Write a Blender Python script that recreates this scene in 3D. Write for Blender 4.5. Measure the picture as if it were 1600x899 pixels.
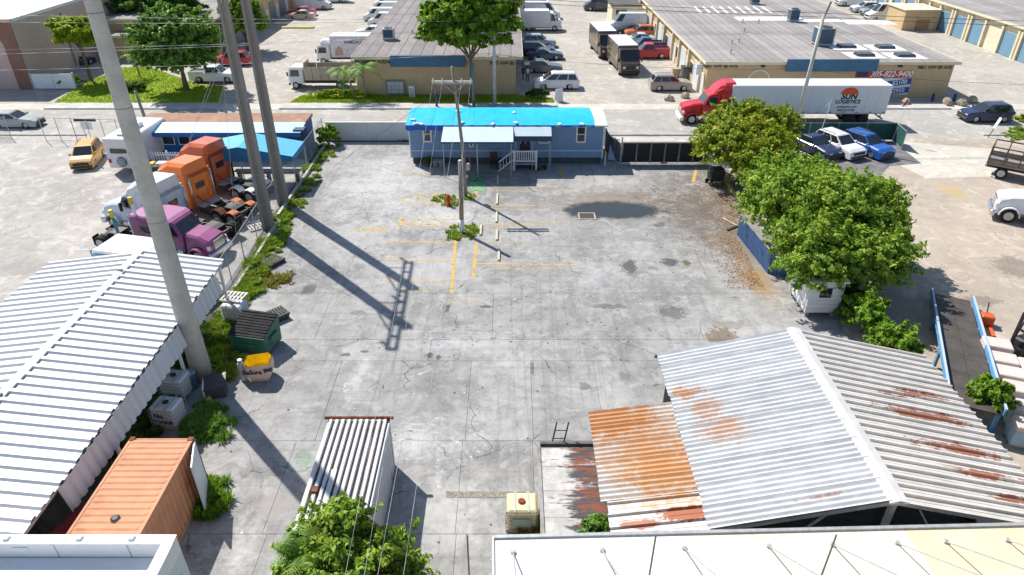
import bpy, bmesh, math, random
import numpy as np
from mathutils import Vector, Matrix
R = math.radians
random.seed(7)
rng = np.random.default_rng(7)
scene = bpy.context.scene
col = scene.collection
for o in list(bpy.data.objects): bpy.data.objects.remove(o)
# ------------------------------------------------------------ camera, sky, sun, exposure
CAM_H = 21.5
PITCH = math.atan(655 / 1075.0)
FPX, CX, CY = 1075.0, 798.0, 449.5
cd = bpy.data.cameras.new('camera'); cam = bpy.data.objects.new('camera', cd); col.objects.link(cam)
cam.location = (0, 0, CAM_H); cam.rotation_euler = (math.pi / 2 - PITCH, 0, 0)
cd.sensor_width = 36; cd.lens = 36 * FPX / 1600; cd.shift_x = 2 / 1600; cd.clip_end = 2000; cd.clip_start = .1
scene.camera = cam
SUN_EL, SUN_TO = R(48), Vector((-.678, .735, 0)).normalized()      # horizontal direction towards the sun
w = bpy.data.worlds.new('World'); scene.world = w; w.use_nodes = True
nt = w.node_tree; sky = nt.nodes.new('ShaderNodeTexSky'); sky.sky_type = 'NISHITA'; sky.sun_disc = False
sky.sun_elevation = SUN_EL; sky.sun_rotation = math.atan2(SUN_TO.x, SUN_TO.y)
sky.air_density = 1.0; sky.dust_density = .6; sky.ozone_density = 1.4
nt.links.new(sky.outputs[0], nt.nodes['Background'].inputs[0]); nt.nodes['Background'].inputs[1].default_value = .105
sd = bpy.data.lights.new('sun', 'SUN'); sun = bpy.data.objects.new('sun', sd); col.objects.link(sun)
sd.energy = 5.0; sd.angle = R(.53); sd.color = (1, .955, .88)
sdir = Vector((SUN_TO.x * math.cos(SUN_EL), SUN_TO.y * math.cos(SUN_EL), math.sin(SUN_EL)))
sun.rotation_euler = sdir.to_track_quat('Z', 'Y').to_euler(); sun.location = (-40, 40, 60)
vs = scene.view_settings; vs.view_transform = 'Standard'; vs.look = 'None'; vs.gamma = 1; vs.use_curve_mapping = False
vs.exposure = .36
# ------------------------------------------------------------ where a picture point lies on a level plane / on a plane Y = const
_c, _s = math.cos(PITCH), math.sin(PITCH)
def G(u, v, h=0.0):
    du, dv = u - CX, v - CY; y = -dv * _s + FPX * _c; z = -dv * _c - FPX * _s; t = (h - CAM_H) / z
    return Vector((du * t, y * t, h))
def AT(u, v, Y):
    du, dv = u - CX, v - CY; y = -dv * _s + FPX * _c; z = -dv * _c - FPX * _s; t = Y / y
    return Vector((du * t, Y, CAM_H + z * t))
# ------------------------------------------------------------ mesh builder
class MB:
    def __init__(s): s.v = []; s.f = []; s.m = []
    def add(s, vs, fs, mi=0):
        n = len(s.v); s.v += [tuple(p) for p in vs]; s.f += [tuple(i + n for i in f) for f in fs]; s.m += [mi] * len(fs); return s
    def box(s, x0, x1, y0, y1, z0, z1, mi=0):
        return s.add([(x0,y0,z0),(x1,y0,z0),(x1,y1,z0),(x0,y1,z0),(x0,y0,z1),(x1,y0,z1),(x1,y1,z1),(x0,y1,z1)],
                     [(3,2,1,0),(4,5,6,7),(0,1,5,4),(1,2,6,5),(2,3,7,6),(3,0,4,7)], mi)
    def cbox(s, x0, x1, y0, y1, z0, z1, b=.05, mi=0):              # box with a chamfered top and chamfered upright edges
        def ring(d, z): return [(x0+d+b,y0+d,z),(x1-d-b,y0+d,z),(x1-d,y0+d+b,z),(x1-d,y1-d-b,z),(x1-d-b,y1-d,z),(x0+d+b,y1-d,z),(x0+d,y1-d-b,z),(x0+d,y0+d+b,z)]
        vs = ring(0, z0) + ring(0, z1 - b) + ring(b, z1)
        fs = [(i, (i+1) % 8, 8 + (i+1) % 8, 8 + i) for i in range(8)] + [(8+i, 8+(i+1) % 8, 16+(i+1) % 8, 16+i) for i in range(8)]
        return s.add(vs, fs + [tuple(range(16, 24)), tuple(range(7, -1, -1))], mi)
    def cyl(s, p0, p1, r0, r1=None, n=10, mi=0, caps=True):
        r1 = r0 if r1 is None else r1; p0, p1 = Vector(p0), Vector(p1); d = (p1 - p0).normalized()
        a = d.orthogonal().normalized(); b = d.cross(a)
        vs = [p + (a * math.cos(2*math.pi*i/n) + b * math.sin(2*math.pi*i/n)) * r for p, r in ((p0, r0), (p1, r1)) for i in range(n)]
        fs = [(i, (i+1) % n, n + (i+1) % n, n + i) for i in range(n)]
        if caps: fs += [tuple(range(n-1, -1, -1)), tuple(range(n, 2*n))]
        return s.add(vs, fs, mi)
    def tube(s, pts, r, n=6, mi=0):
        for a, b in zip(pts, pts[1:]): s.cyl(a, b, r, r, n, mi)
        return s
    def beam(s, p0, p1, w, h, mi=0):                               # rectangular bar between two points
        p0, p1 = Vector(p0), Vector(p1); d = (p1 - p0).normalized()
        a = d.cross(Vector((0,0,1))); a = Vector((1,0,0)) if a.length < 1e-3 else a.normalized(); b = a.cross(d)
        vs = [p + a * sx * w/2 + b * sy * h/2 for p in (p0, p1) for sx, sy in ((-1,-1),(1,-1),(1,1),(-1,1))]
        return s.add(vs, [(3,2,1,0),(4,5,6,7),(0,1,5,4),(1,2,6,5),(2,3,7,6),(3,0,4,7)], mi)
    def lathe(s, prof, n=16, mi=0, axis='z', c=(0,0,0)):           # prof: (r, t)
        k = len(prof); vs = []
        for r, t in prof:
            for i in range(n):
                a = 2*math.pi*i/n; p = (r*math.cos(a), r*math.sin(a), t)
                if axis == 'y': p = (p[0], p[2], p[1])
                if axis == 'x': p = (p[2], p[0], p[1])
                vs.append((p[0]+c[0], p[1]+c[1], p[2]+c[2]))
        fs = [(j*n+i, j*n+(i+1) % n, (j+1)*n+(i+1) % n, (j+1)*n+i) for j in range(k-1) for i in range(n)]
        return s.add(vs, fs + [tuple(range(n-1,-1,-1)), tuple(range((k-1)*n, k*n))], mi)
    def prism(s, poly, y0, y1, mi=0, ch=0.0, tw=None):             # side outline (x,z) swept over y; ch chamfers the flanks; tw(z) narrows them
        n = len(poly); cx = sum(p[0] for p in poly)/n; cz = sum(p[1] for p in poly)/n
        w_ = lambda z: 0 if tw is None else tw(z)
        ins = [(x - math.copysign(min(ch, abs(x-cx)), x-cx), z - (min(ch, z-cz) if z > cz else 0)) for x, z in poly]
        rings = [(ins, y0, 1), (poly, y0+ch, 1), (poly, y1-ch, -1), (ins, y1, -1)] if ch else [(poly, y0, 1), (poly, y1, -1)]
        vs = []
        for pl, y, sg in rings: vs += [(x, y + sg*w_(z), z) for x, z in pl]
        k = len(rings); fs = [(j*n+i, (j+1)*n+i, (j+1)*n+(i+1) % n, j*n+(i+1) % n) for j in range(k-1) for i in range(n)]
        from mathutils.geometry import tessellate_polygon
        tri = tessellate_polygon([[Vector((x, z, 0)) for x, z in poly]])
        fs += [tuple(t) for t in tri] + [tuple((k-1)*n+i for i in reversed(t)) for t in tri]
        return s.add(vs, fs, mi)
    def build(s, name, mat, parent=None, smooth=False, loc=None, rz=0, recalc=True):
        me = bpy.data.meshes.new(name); me.from_pydata(s.v, [], s.f)
        for m in (mat if isinstance(mat, (list, tuple)) else [mat]): me.materials.append(m)
        if isinstance(mat, (list, tuple)): me.polygons.foreach_set('material_index', s.m)
        if recalc:
            bm = bmesh.new(); bm.from_mesh(me); bmesh.ops.recalc_face_normals(bm, faces=bm.faces); bm.to_mesh(me); bm.free()
        if smooth: me.polygons.foreach_set('use_smooth', [True] * len(me.polygons))
        return link(name, me, parent, loc, rz)
def link(name, me, parent=None, loc=None, rz=0):
    o = bpy.data.objects.new(name, me); col.objects.link(o); o.parent = parent
    if loc is not None: o.location = loc
    if rz: o.rotation_euler[2] = rz
    return o
def tag(o, label, cat, group=None):
    o['label'] = label; o['category'] = cat
    if group: o['group'] = group
    return o
def thing(name, label, cat, loc=(0,0,0), rz=0, group=None):
    o = link(name, None, None, loc, rz); o.empty_display_size = .2
    return tag(o, label, cat, group)
def struct(o): o['kind'] = 'structure'; return o
def stuff(o): o['kind'] = 'stuff'; return o
def share(name, o, parent, loc=(0,0,0), rz=0): return link(name, o.data, parent, loc, rz)
def dup(root, loc, rz, label):                                     # copy of a thing with its parts and sub-parts
    def rec(o, p):
        c = o.copy(); col.objects.link(c); c.parent = p
        for ch in o.children: rec(ch, c)
        return c
    r = rec(root, None); r.location = loc; r.rotation_euler = (0, 0, rz); r['label'] = label
    return r
def text(name, body, size, mat, parent, loc, rot, align='CENTER', bold=0.0, shear=0.0, squash=1.0):
    cu = bpy.data.curves.new(name, 'FONT'); cu.body = body; cu.size = size; cu.align_x = align; cu.align_y = 'CENTER'; cu.offset = bold; cu.shear = shear
    cu.fill_mode = 'FRONT'; cu.resolution_u = 3
    t = bpy.data.objects.new(name, cu); col.objects.link(t)
    dg = bpy.context.evaluated_depsgraph_get(); me = bpy.data.meshes.new_from_object(t.evaluated_get(dg)); me.name = name
    bpy.data.objects.remove(t); bpy.data.curves.remove(cu)
    me.materials.clear(); me.materials.append(mat)
    o = link(name, me, parent, loc); o.rotation_euler = rot; o.scale = (squash, 1, 1)
    return o
# ------------------------------------------------------------ materials
def nodes(name):
    m = bpy.data.materials.new(name); m.use_nodes = True; t = m.node_tree
    return m, t, t.nodes['Principled BSDF'], t.links
def nd(t, kind, **kw):
    n = t.nodes.new('ShaderNode' + kind)
    for k, v in kw.items():
        if k.startswith('i_'):
            key = k[2:]; n.inputs[int(key) if key.isdigit() else key].default_value = v
        else: setattr(n, k, v)
    return n
def mth(t, op, a, b=None, c=None, clamp=False):
    n = t.nodes.new('ShaderNodeMath'); n.operation = op; n.use_clamp = clamp
    for i, x in enumerate((a, b, c)):
        if x is None: continue
        if isinstance(x, (int, float)): n.inputs[i].default_value = x
        else: t.links.new(x, n.inputs[i])
    return n.outputs[0]
def mixc(t, fac, a, b, blend='MIX'):
    n = t.nodes.new('ShaderNodeMix'); n.data_type = 'RGBA'; n.blend_type = blend
    for idx, x in ((0, fac), (6, a), (7, b)):
        if isinstance(x, (int, float)): n.inputs[idx].default_value = x
        elif isinstance(x, (tuple, list)): n.inputs[idx].default_value = (*x[:3], 1)
        else: t.links.new(x, n.inputs[idx])
    return n.outputs[2]
def noise(t, vec, scale, detail=5, rough=.6, dist=0):
    n = nd(t, 'TexNoise', i_Scale=scale, i_Detail=detail, i_Roughness=rough, i_Distortion=dist)
    if vec is not None: t.links.new(vec, n.inputs['Vector'])
    return n.outputs[0]
def step(t, x, lo, hi):
    n = nd(t, 'MapRange', interpolation_type='SMOOTHSTEP'); t.links.new(x, n.inputs[0]); n.inputs[1].default_value = lo; n.inputs[2].default_value = hi
    return n.outputs[0]
_mats = {}
def M(key, c, rough=.65, var=.15, sc=2.5, metal=0, bump=0.0, spec=.5, rnd=0.0, dirt=None, dirt_amt=.5, dsc=1.2, coat=0.0):
    if key in _mats: return _mats[key]
    m, t, p, L = nodes(key); tc = nd(t, 'TexCoord').outputs['Object']
    n1 = noise(t, tc, sc, 6, .65)
    a = tuple(x * (1 - var) for x in c); b = tuple(min(1, x * (1 + var)) for x in c)
    cc = mixc(t, step(t, n1, .3, .7), a, b)
    if dirt:
        n2 = noise(t, tc, dsc, 8, .7, .4)
        cc = mixc(t, mth(t, 'MULTIPLY', step(t, n2, .5, .72), dirt_amt), cc, dirt)
    if rnd:
        oi = nd(t, 'ObjectInfo').outputs['Random']; k = mth(t, 'MULTIPLY_ADD', oi, 2*rnd, 1 - rnd)
        hs = nd(t, 'HueSaturation'); L.new(cc, hs.inputs['Color']); L.new(k, hs.inputs['Value']); cc = hs.outputs[0]
    L.new(cc, p.inputs['Base Color']); p.inputs['Roughness'].default_value = rough; p.inputs['Metallic'].default_value = metal
    p.inputs['Specular IOR Level'].default_value = spec; p.inputs['Coat Weight'].default_value = coat
    if bump:
        bn = nd(t, 'Bump', i_Strength=bump, i_Distance=.02); L.new(noise(t, tc, sc*9, 4), bn.inputs['Height']); L.new(bn.outputs[0], p.inputs['Normal'])
    _mats[key] = m; return m
def paint(key, c): return M('paint_' + key, c, .33, .07, 1.5, .0, coat=.35, dirt=(.25,.24,.22), dirt_amt=.12)
GLASS = M('dark_glass', (.022,.03,.036), .06, .2, 1, spec=.8)
RUBBER = M('rubber', (.018,.018,.019), .85, .3, 6)
STEEL = M('steel_rim', (.45,.46,.47), .4, .2, 6, .6)
CHROME = M('chrome', (.6,.61,.63), .22, .1, 4, .9)
BLACKM = M('black_metal', (.03,.031,.033), .55, .3, 4, dirt=(.16,.14,.12), dirt_amt=.4)
BLACKP = M('black_plastic', (.025,.025,.027), .5, .2, 4)
LAMPW = M('clear_lamp', (.75,.76,.76), .15, .05)
LAMPR = M('red_lamp', (.45,.012,.012), .2, .05)
GALV = M('galvanised', (.42,.43,.44), .5, .15, 5, .3)
WHITEP = M('white_paint', (.78,.79,.8), .5, .05, 1.5, dirt=(.45,.43,.4), dirt_amt=.25)
# ------------------------------------------------------------ ground materials (world position)
def ground_mat(key, base, lo, hi, stains=(), cracks=.5, crack_sc=.22, tint=None, fine=.18, streak=0.0, rnd=0.0, patches=()):
    m, t, p, L = nodes(key); pos = nd(t, 'NewGeometry').outputs['Position']
    big = noise(t, pos, .11, 4, .6, .5); mid = noise(t, pos, .9, 8, .72, .3); fin = noise(t, pos, 9, 6, .75)
    k = mth(t, 'ADD', mth(t, 'MULTIPLY', big, .5), mth(t, 'MULTIPLY', mid, .5)); k = step(t, k, .36, .64)
    c = mixc(t, k, tuple(x*lo for x in base), tuple(x*hi for x in base))
    c = mixc(t, mth(t, 'MULTIPLY', step(t, fin, .35, .65), fine), c, tuple(x*1.25 for x in base))
    sp = noise(t, pos, 2.6, 9, .8, .8); c = mixc(t, mth(t, 'MULTIPLY', step(t, sp, .53, .66), .62), c, tuple(x*.5 for x in base))
    wp = noise(t, pos, .55, 9, .75, 1.2); c = mixc(t, mth(t, 'MULTIPLY', step(t, wp, .5, .64), .62), c, tuple(min(.8, x*1.5) for x in base))
    if streak:
        mp = nd(t, 'Mapping'); mp.inputs['Scale'].default_value = (2.2, .16, 1); mp.inputs['Rotation'].default_value = (0, 0, R(8)); L.new(pos, mp.inputs['Vector'])
        s1 = noise(t, mp.outputs[0], 1.0, 7, .7, .6); c = mixc(t, mth(t, 'MULTIPLY', step(t, s1, .5, .72), streak), c, tuple(x*.62 for x in base))
        mp2 = nd(t, 'Mapping'); mp2.inputs['Scale'].default_value = (.14, 2.6, 1); L.new(pos, mp2.inputs['Vector'])
        s2 = noise(t, mp2.outputs[0], 1.0, 7, .7, .6); c = mixc(t, mth(t, 'MULTIPLY', step(t, s2, .52, .72), streak*.8), c, tuple(x*.66 for x in base))
    sx = nd(t, 'SeparateXYZ'); L.new(pos, sx.inputs[0]); wob = noise(t, pos, 1.1, 7, .7); wob2 = noise(t, pos, .35, 5, .6)
    wv = mth(t, 'ADD', mth(t, 'ADD', mth(t, 'MULTIPLY_ADD', wob, 1.8, -.9), mth(t, 'MULTIPLY_ADD', noise(t, pos, 3.6, 7, .75), 2.2, -1.1)), mth(t, 'MULTIPLY_ADD', wob2, 1.2, -.6))
    rough_src = None
    for (x, y, rx, ry, colr, amt, soft) in list(patches) + list(stains):
        dx = mth(t, 'DIVIDE', mth(t, 'SUBTRACT', sx.outputs[0], x), rx); dy = mth(t, 'DIVIDE', mth(t, 'SUBTRACT', sx.outputs[1], y), ry)
        d = mth(t, 'SQRT', mth(t, 'ADD', mth(t, 'MULTIPLY', dx, dx), mth(t, 'MULTIPLY', dy, dy)))
        e = step(t, mth(t, 'ADD', mth(t, 'SUBTRACT', 1.0, d), wv), 0, soft)
        c = mixc(t, mth(t, 'MULTIPLY', e, amt), c, colr)
    if cracks:
        wn = nd(t, 'TexNoise', i_Scale=.8, i_Detail=4.0); L.new(pos, wn.inputs['Vector'])
        vm = nd(t, 'VectorMath', operation='MULTIPLY_ADD'); L.new(wn.outputs['Color'], vm.inputs[0]); vm.inputs[1].default_value = (1.4,1.4,0); L.new(pos, vm.inputs[2])
        vo = nd(t, 'TexVoronoi', feature='DISTANCE_TO_EDGE', voronoi_dimensions='2D', i_Scale=crack_sc); L.new(vm.outputs[0], vo.inputs['Vector'])
        ck = mth(t, 'SUBTRACT', 1.0, step(t, vo.outputs['Distance'], .0, .0085)); gate = step(t, noise(t, pos, .3, 3), .46, .56)
        c = mixc(t, mth(t, 'MULTIPLY', mth(t, 'MULTIPLY', ck, gate), cracks), c, tuple(x*.25 for x in base))
    if rnd:
        oi = nd(t, 'ObjectInfo').outputs['Random']; hs = nd(t, 'HueSaturation'); L.new(c, hs.inputs['Color']); L.new(mth(t, 'MULTIPLY_ADD', oi, 2*rnd, 1-rnd), hs.inputs['Value']); c = hs.outputs[0]
    L.new(c, p.inputs['Base Color']); p.inputs['Roughness'].default_value = .88; p.inputs['Specular IOR Level'].default_value = .25
    bn = nd(t, 'Bump', i_Strength=.35, i_Distance=.01); L.new(fin, bn.inputs['Height']); L.new(bn.outputs[0], p.inputs['Normal'])
    return m
def P(u, v): q = G(u, v); return q.x, q.y
DK = (.055,.055,.06); BR = (.16,.115,.07); RU = (.25,.15,.06)
st = []
def stain(u, v, wpx, hpx, c=DK, amt=.75, soft=.35):
    a = G(u-wpx/2, v); b = G(u+wpx/2, v); d = G(u, v-hpx/2).y - G(u, v+hpx/2).y; q = G(u, v); st.append((q.x, q.y, (b.x-a.x)/2, d/2, c, amt, soft))
for a in ((985,418,30,30), (1045,410,34,14), (1073,411,16,10,(.1,.075,.02),.8), (950,480,60,9,DK,.5), (1050,488,52,20,DK,.55), (1130,530,50,36,(.17,.13,.08),.8), (1140,508,60,14,(.2,.17,.11),.5),
          (483,453,22,16,DK,.6), (672,556,12,9), (685,559,9,8), (540,555,16,7,DK,.7), (570,550,14,4), (700,482,10,12), (760,480,26,5), (915,605,22,14,DK,.55), (978,590,26,20,DK,.4), (832,575,6,26,DK,.6),
          (1030,352,30,8,DK,.5), (560,490,24,8,DK,.35), (650,575,22,8,(.2,.19,.17),.6), (770,440,40,10,DK,.2), (600,535,26,10,DK,.3), (1300,480,40,30,DK,.35), (430,740,26,12,(.2,.18,.15),.7), (1020,420,20,8,DK,.4)): stain(*a)
# wider tints: damp brown round the drain, leaf dirt by the trees, scuffed white by the container, the drain puddle's dark film
pt = []
def patch(u, v, wpx, hpx, c, amt, soft=1.2):
    a = G(u-wpx/2, v); b = G(u+wpx/2, v); d = G(u, v-hpx/2).y - G(u, v+hpx/2).y; q = G(u, v); pt.append((q.x, q.y, (b.x-a.x)/2, d/2, c, amt, soft))
patch(960,318,260,56,(.24,.205,.17),.9,.6); patch(1100,325,230,170,(.14,.11,.085),.9,1.0); patch(1165,400,110,150,(.2,.16,.11),.85,.9); patch(1185,440,60,80,(.36,.24,.12),.7,.7); patch(960,330,150,26,(.1,.1,.1),.6,.5)
patch(650,690,260,120,(.62,.62,.62),.45); patch(560,590,40,120,(.66,.66,.66),.5); patch(700,800,220,150,(.58,.57,.55),.5); patch(720,540,300,40,(.55,.55,.56),.4)
patch(600,290,220,120,(.56,.55,.53),.7); patch(700,340,220,70,(.56,.55,.53),.65); patch(560,370,220,110,(.5,.49,.47),.6); patch(660,420,220,80,(.5,.49,.47),.5); patch(930,430,200,60,(.5,.5,.51),.45)
patch(370,860,90,140,(.56,.55,.53),.55); patch(440,690,90,60,(.5,.49,.48),.4); patch(430,790,60,50,(.33,.3,.28),.7,.5)
MAT_YARD = ground_mat('weathered_concrete_yard', (.305,.300,.291), .56, 1.3, st, .8, .2, streak=.6, fine=.4, rnd=.07, patches=pt)
MAT_GROUND = ground_mat('pale_paved_ground', (.42,.39,.345), .82, 1.1, (), .3, .1, streak=.12)
MAT_ASPH = ground_mat('street_paving', (.40,.38,.35), .88, 1.07, (), .15, .1, streak=.1)
MAT_LYARD = ground_mat('bleached_yard_paving', (.425,.4,.37), .74, 1.1, (), .4, .12, streak=.2)
MAT_RYARD = ground_mat('sandy_yard_paving', (.42,.36,.295), .84, 1.12, [(*P(1490,300), 1.0, 1.6, (.5,.36,.12), .6, .5), (*P(1590,420), 2.2, 1.6, (.2,.17,.14), .7, .5), (*P(1530,470), 1.4, .6, (.2,.17,.14), .7, .4)], .4, .15, streak=.22)
MAT_WALK = ground_mat('sidewalk_concrete', (.5,.48,.45), .85, 1.08, (), 0, streak=.1)
MAT_APRON = ground_mat('apron_concrete', (.56,.52,.45), .88, 1.06, (), .2, .2, streak=.1)
MAT_LOT = ground_mat('lot_paving', (.45,.43,.4), .88, 1.1, (), .3, .12, streak=.15)
MAT_SHADE = ground_mat('painted_shade_paving', (.13,.13,.135), .75, 1.2, (), .3, .3)  # dark paving colour that imitates shade at the wall foot
# ------------------------------------------------------------ ground sheets
def sheet(name, poly, z, mat, parent=None):
    m = MB(); m.add([(x, y, z) for x, y in poly], [tuple(range(len(poly)))]); o = m.build(name, mat, parent, recalc=False)
    if o.data.polygons[0].normal.z < 0: o.data.flip_normals()
    return o if parent else struct(o)
def rect(x0, x1, y0, y1): return [(x0,y0),(x1,y0),(x1,y1),(x0,y1)]
sheet('ground', rect(-700, 700, -300, 1200), 0, MAT_GROUND)
sheet('road', rect(-300, 300, 63.0, 71.0), .004, MAT_ASPH)
sheet('left_yard', rect(-60, -17.2, 5, 62.4), .006, MAT_LYARD)
sheet('right_yard', rect(18.2, 70, 5, 61.6), .006, MAT_RYARD)
sheet('damp_gutter_strip', [(-17,62.3),(19,62.3),(19,60.6),(-17,60.6)], .005, MAT_WALK)
# far pavement with kerb, broken by three drive entrances
for x0, x1 in ((-110,-55.2),(-48.8,-30.9),(-24.2,4.9),(21.5,46),(62,110)):
    k = MB().cbox(x0, x1, 71.0, 71.22, 0, .14, .03).build('kerb', MAT_WALK); struct(k)
    s_ = MB().box(x0, x1, 71.22, 73.0, 0, .125).build('sidewalk', MAT_WALK); struct(s_)
for x0, x1 in ((-55.2,-48.8),(-30.9,-24.2),(4.9,21.5),(46,62)): sheet('driveway', rect(x0, x1, 71.0, 73.0), .008, MAT_APRON)
for x0, x1 in ((-110,-40),(-17,19),(44.5,110)):
    struct(MB().cbox(x0, x1, 62.75, 63.0, 0, .12, .03).build('kerb', MAT_WALK))
q = [P(1392,252), P(1447,279), P(1570,276), P(1560,234), P(1400,221)]
ap = sheet('concrete_apron', q, .010, MAT_APRON)
sheet('dark_parking_pad', [P(1280,300), P(1330,222), P(1396,222), P(1440,256), P(1390,260), P(1360,290)], .012, M('dark_pad', (.17,.16,.165), .9, .3, 1.5))
# ------------------------------------------------------------ the yard: concrete slabs with open joints on a darker bed
YX0, YX1 = -16.6, 18.2
bed = sheet('yard_bed', rect(-17.2, 18.6, 4, 60.6), .002, M('joint_dirt', (.17,.165,.155), .95, .3, 2))
yard = link('concrete_yard', None); yard['kind'] = 'structure'
def slab(poly, rot=0):
    m = MB(); n = len(poly); cx = sum(p[0] for p in poly)/n; cy = sum(p[1] for p in poly)/n
    tz = .028 + random.uniform(-.003, .004); inn = [(x + math.copysign(.007, cx-x), y + math.copysign(.007, cy-y)) for x, y in poly]
    m.add([(x, y, .003) for x, y in poly] + [(x, y, tz-.008) for x, y in poly] + [(x, y, tz) for x, y in inn],
          [(i, (i+1) % n, n+(i+1) % n, n+i) for i in range(n)] + [(n+i, n+(i+1) % n, 2*n+(i+1) % n, 2*n+i) for i in range(n)] + [tuple(range(2*n, 3*n))])
    return m.build('slab', MAT_YARD, yard)
rows = [5.0, 12.2, 17.35, 22.3, 28.05, 29.9, 34.6, 60.55]
cols = {0: [YX0, -9.2, -2.0, .95, 6.0, 12, YX1], 1: [YX0, -9.2, -2.05, 1.0, 6.0, 12, YX1], 2: [YX0, -9.4, -2.1, .95, 6.2, 12, YX1], 3: [YX0, -8.6, -2.0, 1.0, 4.2, 10.6, YX1],
        4: [YX0, -4.2, 3.6, 10.6, YX1], 5: [YX0, -10.5, -1.0, 11.2, YX1], 6: [YX0, YX1]}
g = .006
for r in range(7):
    cs = cols[r]
    for a, b in zip(cs, cs[1:]):
        j = lambda: random.uniform(-.03, .03)
        slab([(a+g, rows[r]+g), (b-g, rows[r]+g), (b-g+.0, rows[r+1]-g), (a+g, rows[r+1]-g)])
YZ = .032
# worn yellow paint
def worn(key, c, thr=.5):
    m, t, p, L = nodes(key); pos = nd(t, 'NewGeometry').outputs['Position']
    n = noise(t, pos, 3.2, 9, .8, .6); a = step(t, n, thr-.1, thr+.08)
    tr = nd(t, 'BsdfTransparent'); mx = nd(t, 'MixShader'); L.new(mth(t, 'MULTIPLY', a, .92), mx.inputs[0]); L.new(tr.outputs[0], mx.inputs[1]); L.new(p.outputs[0], mx.inputs[2])
    L.new(mx.outputs[0], t.nodes['Material Output'].inputs[0]); p.inputs['Base Color'].default_value = (*c, 1); p.inputs['Roughness'].default_value = .8
    return m
YEL = worn('worn_yellow_paint', (.62,.41,.12), .43); YEL2 = worn('faded_yellow_paint', (.58,.43,.18), .485); GRN = worn('green_paint', (.2,.45,.23), .46); GRNL = worn('dark_green_paint', (.03,.2,.08), .4); WLN = worn('worn_white_paint', (.7,.68,.64), .5)
def line(p0, p1, wd=.11, mat=YEL, name='parking_line'):
    a, b = Vector(p0[:2]), Vector(p1[:2]); d = (b-a).normalized(); n = Vector((-d.y, d.x)) * wd/2; k = max(2, int((b-a).length/.6)); m = MB(); vs = []
    for i in range(k+1):
        q = a + (b-a)*i/k; j = random.uniform(-.012, .012); vs += [(q.x+n.x+j, q.y+n.y+j, YZ+.004), (q.x-n.x+j, q.y-n.y+j, YZ+.004)]
    m.add(vs, [(2*i, 2*i+1, 2*i+3, 2*i+2) for i in range(k)]); o = m.build(name, mat, yard, recalc=False)
    if o.data.polygons[0].normal.z < 0: o.data.flip_normals()
    return o
for a in ((632,275,880,275,.09,YEL2), (758,292,884,293,.1,YEL2), (765,299,840,300,.09,YEL2), (760,321,838,322,.11,YEL), (758,327,830,328,.09,YEL2), (752,351,845,352,.1,YEL), (757,357,830,357,.08,YEL2), (752,381,822,381,.1,YEL2),
          (745,413,902,415,.12,YEL), (760,421,880,421,.09,YEL2), (606,378,709,380,.11,YEL), (602,407,707,408,.11,YEL), (595,439,705,442,.11,YEL2), (560,360,606,358,.35,YEL2), (620,452,680,452,.1,YEL2),
          (712,373,706,459,.17,YEL), (744,379,740,434,.17,YEL), (744,298,743,309,.2,YEL), (875,261,878,278,.22,YEL), (1088,262,1083,285,.22,YEL), (700,470,760,470,.1,YEL2), (830,300,905,300,.1,YEL2), (800,345,900,350,.1,YEL2)):
    line(G(a[0], a[1]), G(a[2], a[3]), a[4]*1.2, a[5])
def island(u0, u1, v0, v1, round_):
    x0, x1 = G(u0, v1).x, G(u1, v1).x; y1, y0 = G(u0, v0).y, G(u0, v1).y; r = (y1-y0)/2
    line((x0+r, y0), (x1, y0)); line((x0+r, y1), (x1, y1))
    if round_:
        pts = [(x0+r - r*math.sin(a), (y0+y1)/2 + r*math.cos(a)) for a in np.linspace(0, math.pi, 9)]
        for a, b in zip(pts, pts[1:]): line(a, b)
    else: line((x0+r, y0), (x0+r, y1), .3)
    x = x0 + r
    while x < x1 - 1.2: line((x, y1), (x+1.5, y0), .13); x += 1.15
island(626, 700, 304, 319, True); island(613, 712, 344, 354, False)
def square(u0, u1, v0, v1, mat, name): 
    a, b, c_, d = G(u0,v0), G(u1,v0), G(u1,v1), G(u0,v1); o = sheet(name, [(p.x,p.y) for p in (d,c_,b,a)], YZ+.004, mat, yard); return o
square(734, 758, 274, 299, GRN, 'green_painted_square'); square(462, 486, 709, 731, worn('faded_green_paint', (.24,.42,.26), .53), 'green_painted_square')
ring = MB()
for (u, v, r_) in ((739.5, 281, .28), (752, 281, .28), (746, 285, .2)):
    q = G(u, v); k = 20
    for i in range(k):
        a0, a1 = 2*math.pi*i/k, 2*math.pi*(i+1)/k
        ring.add([(q.x+rr*math.cos(a), q.y+rr*1.5*math.sin(a), YZ+.008) for rr, a in ((r_*.8,a0),(r_*1.2,a0),(r_*1.2,a1),(r_*.8,a1))], [(0,1,2,3)])
ring.build('painted_swirl', GRNL, yard)
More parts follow.
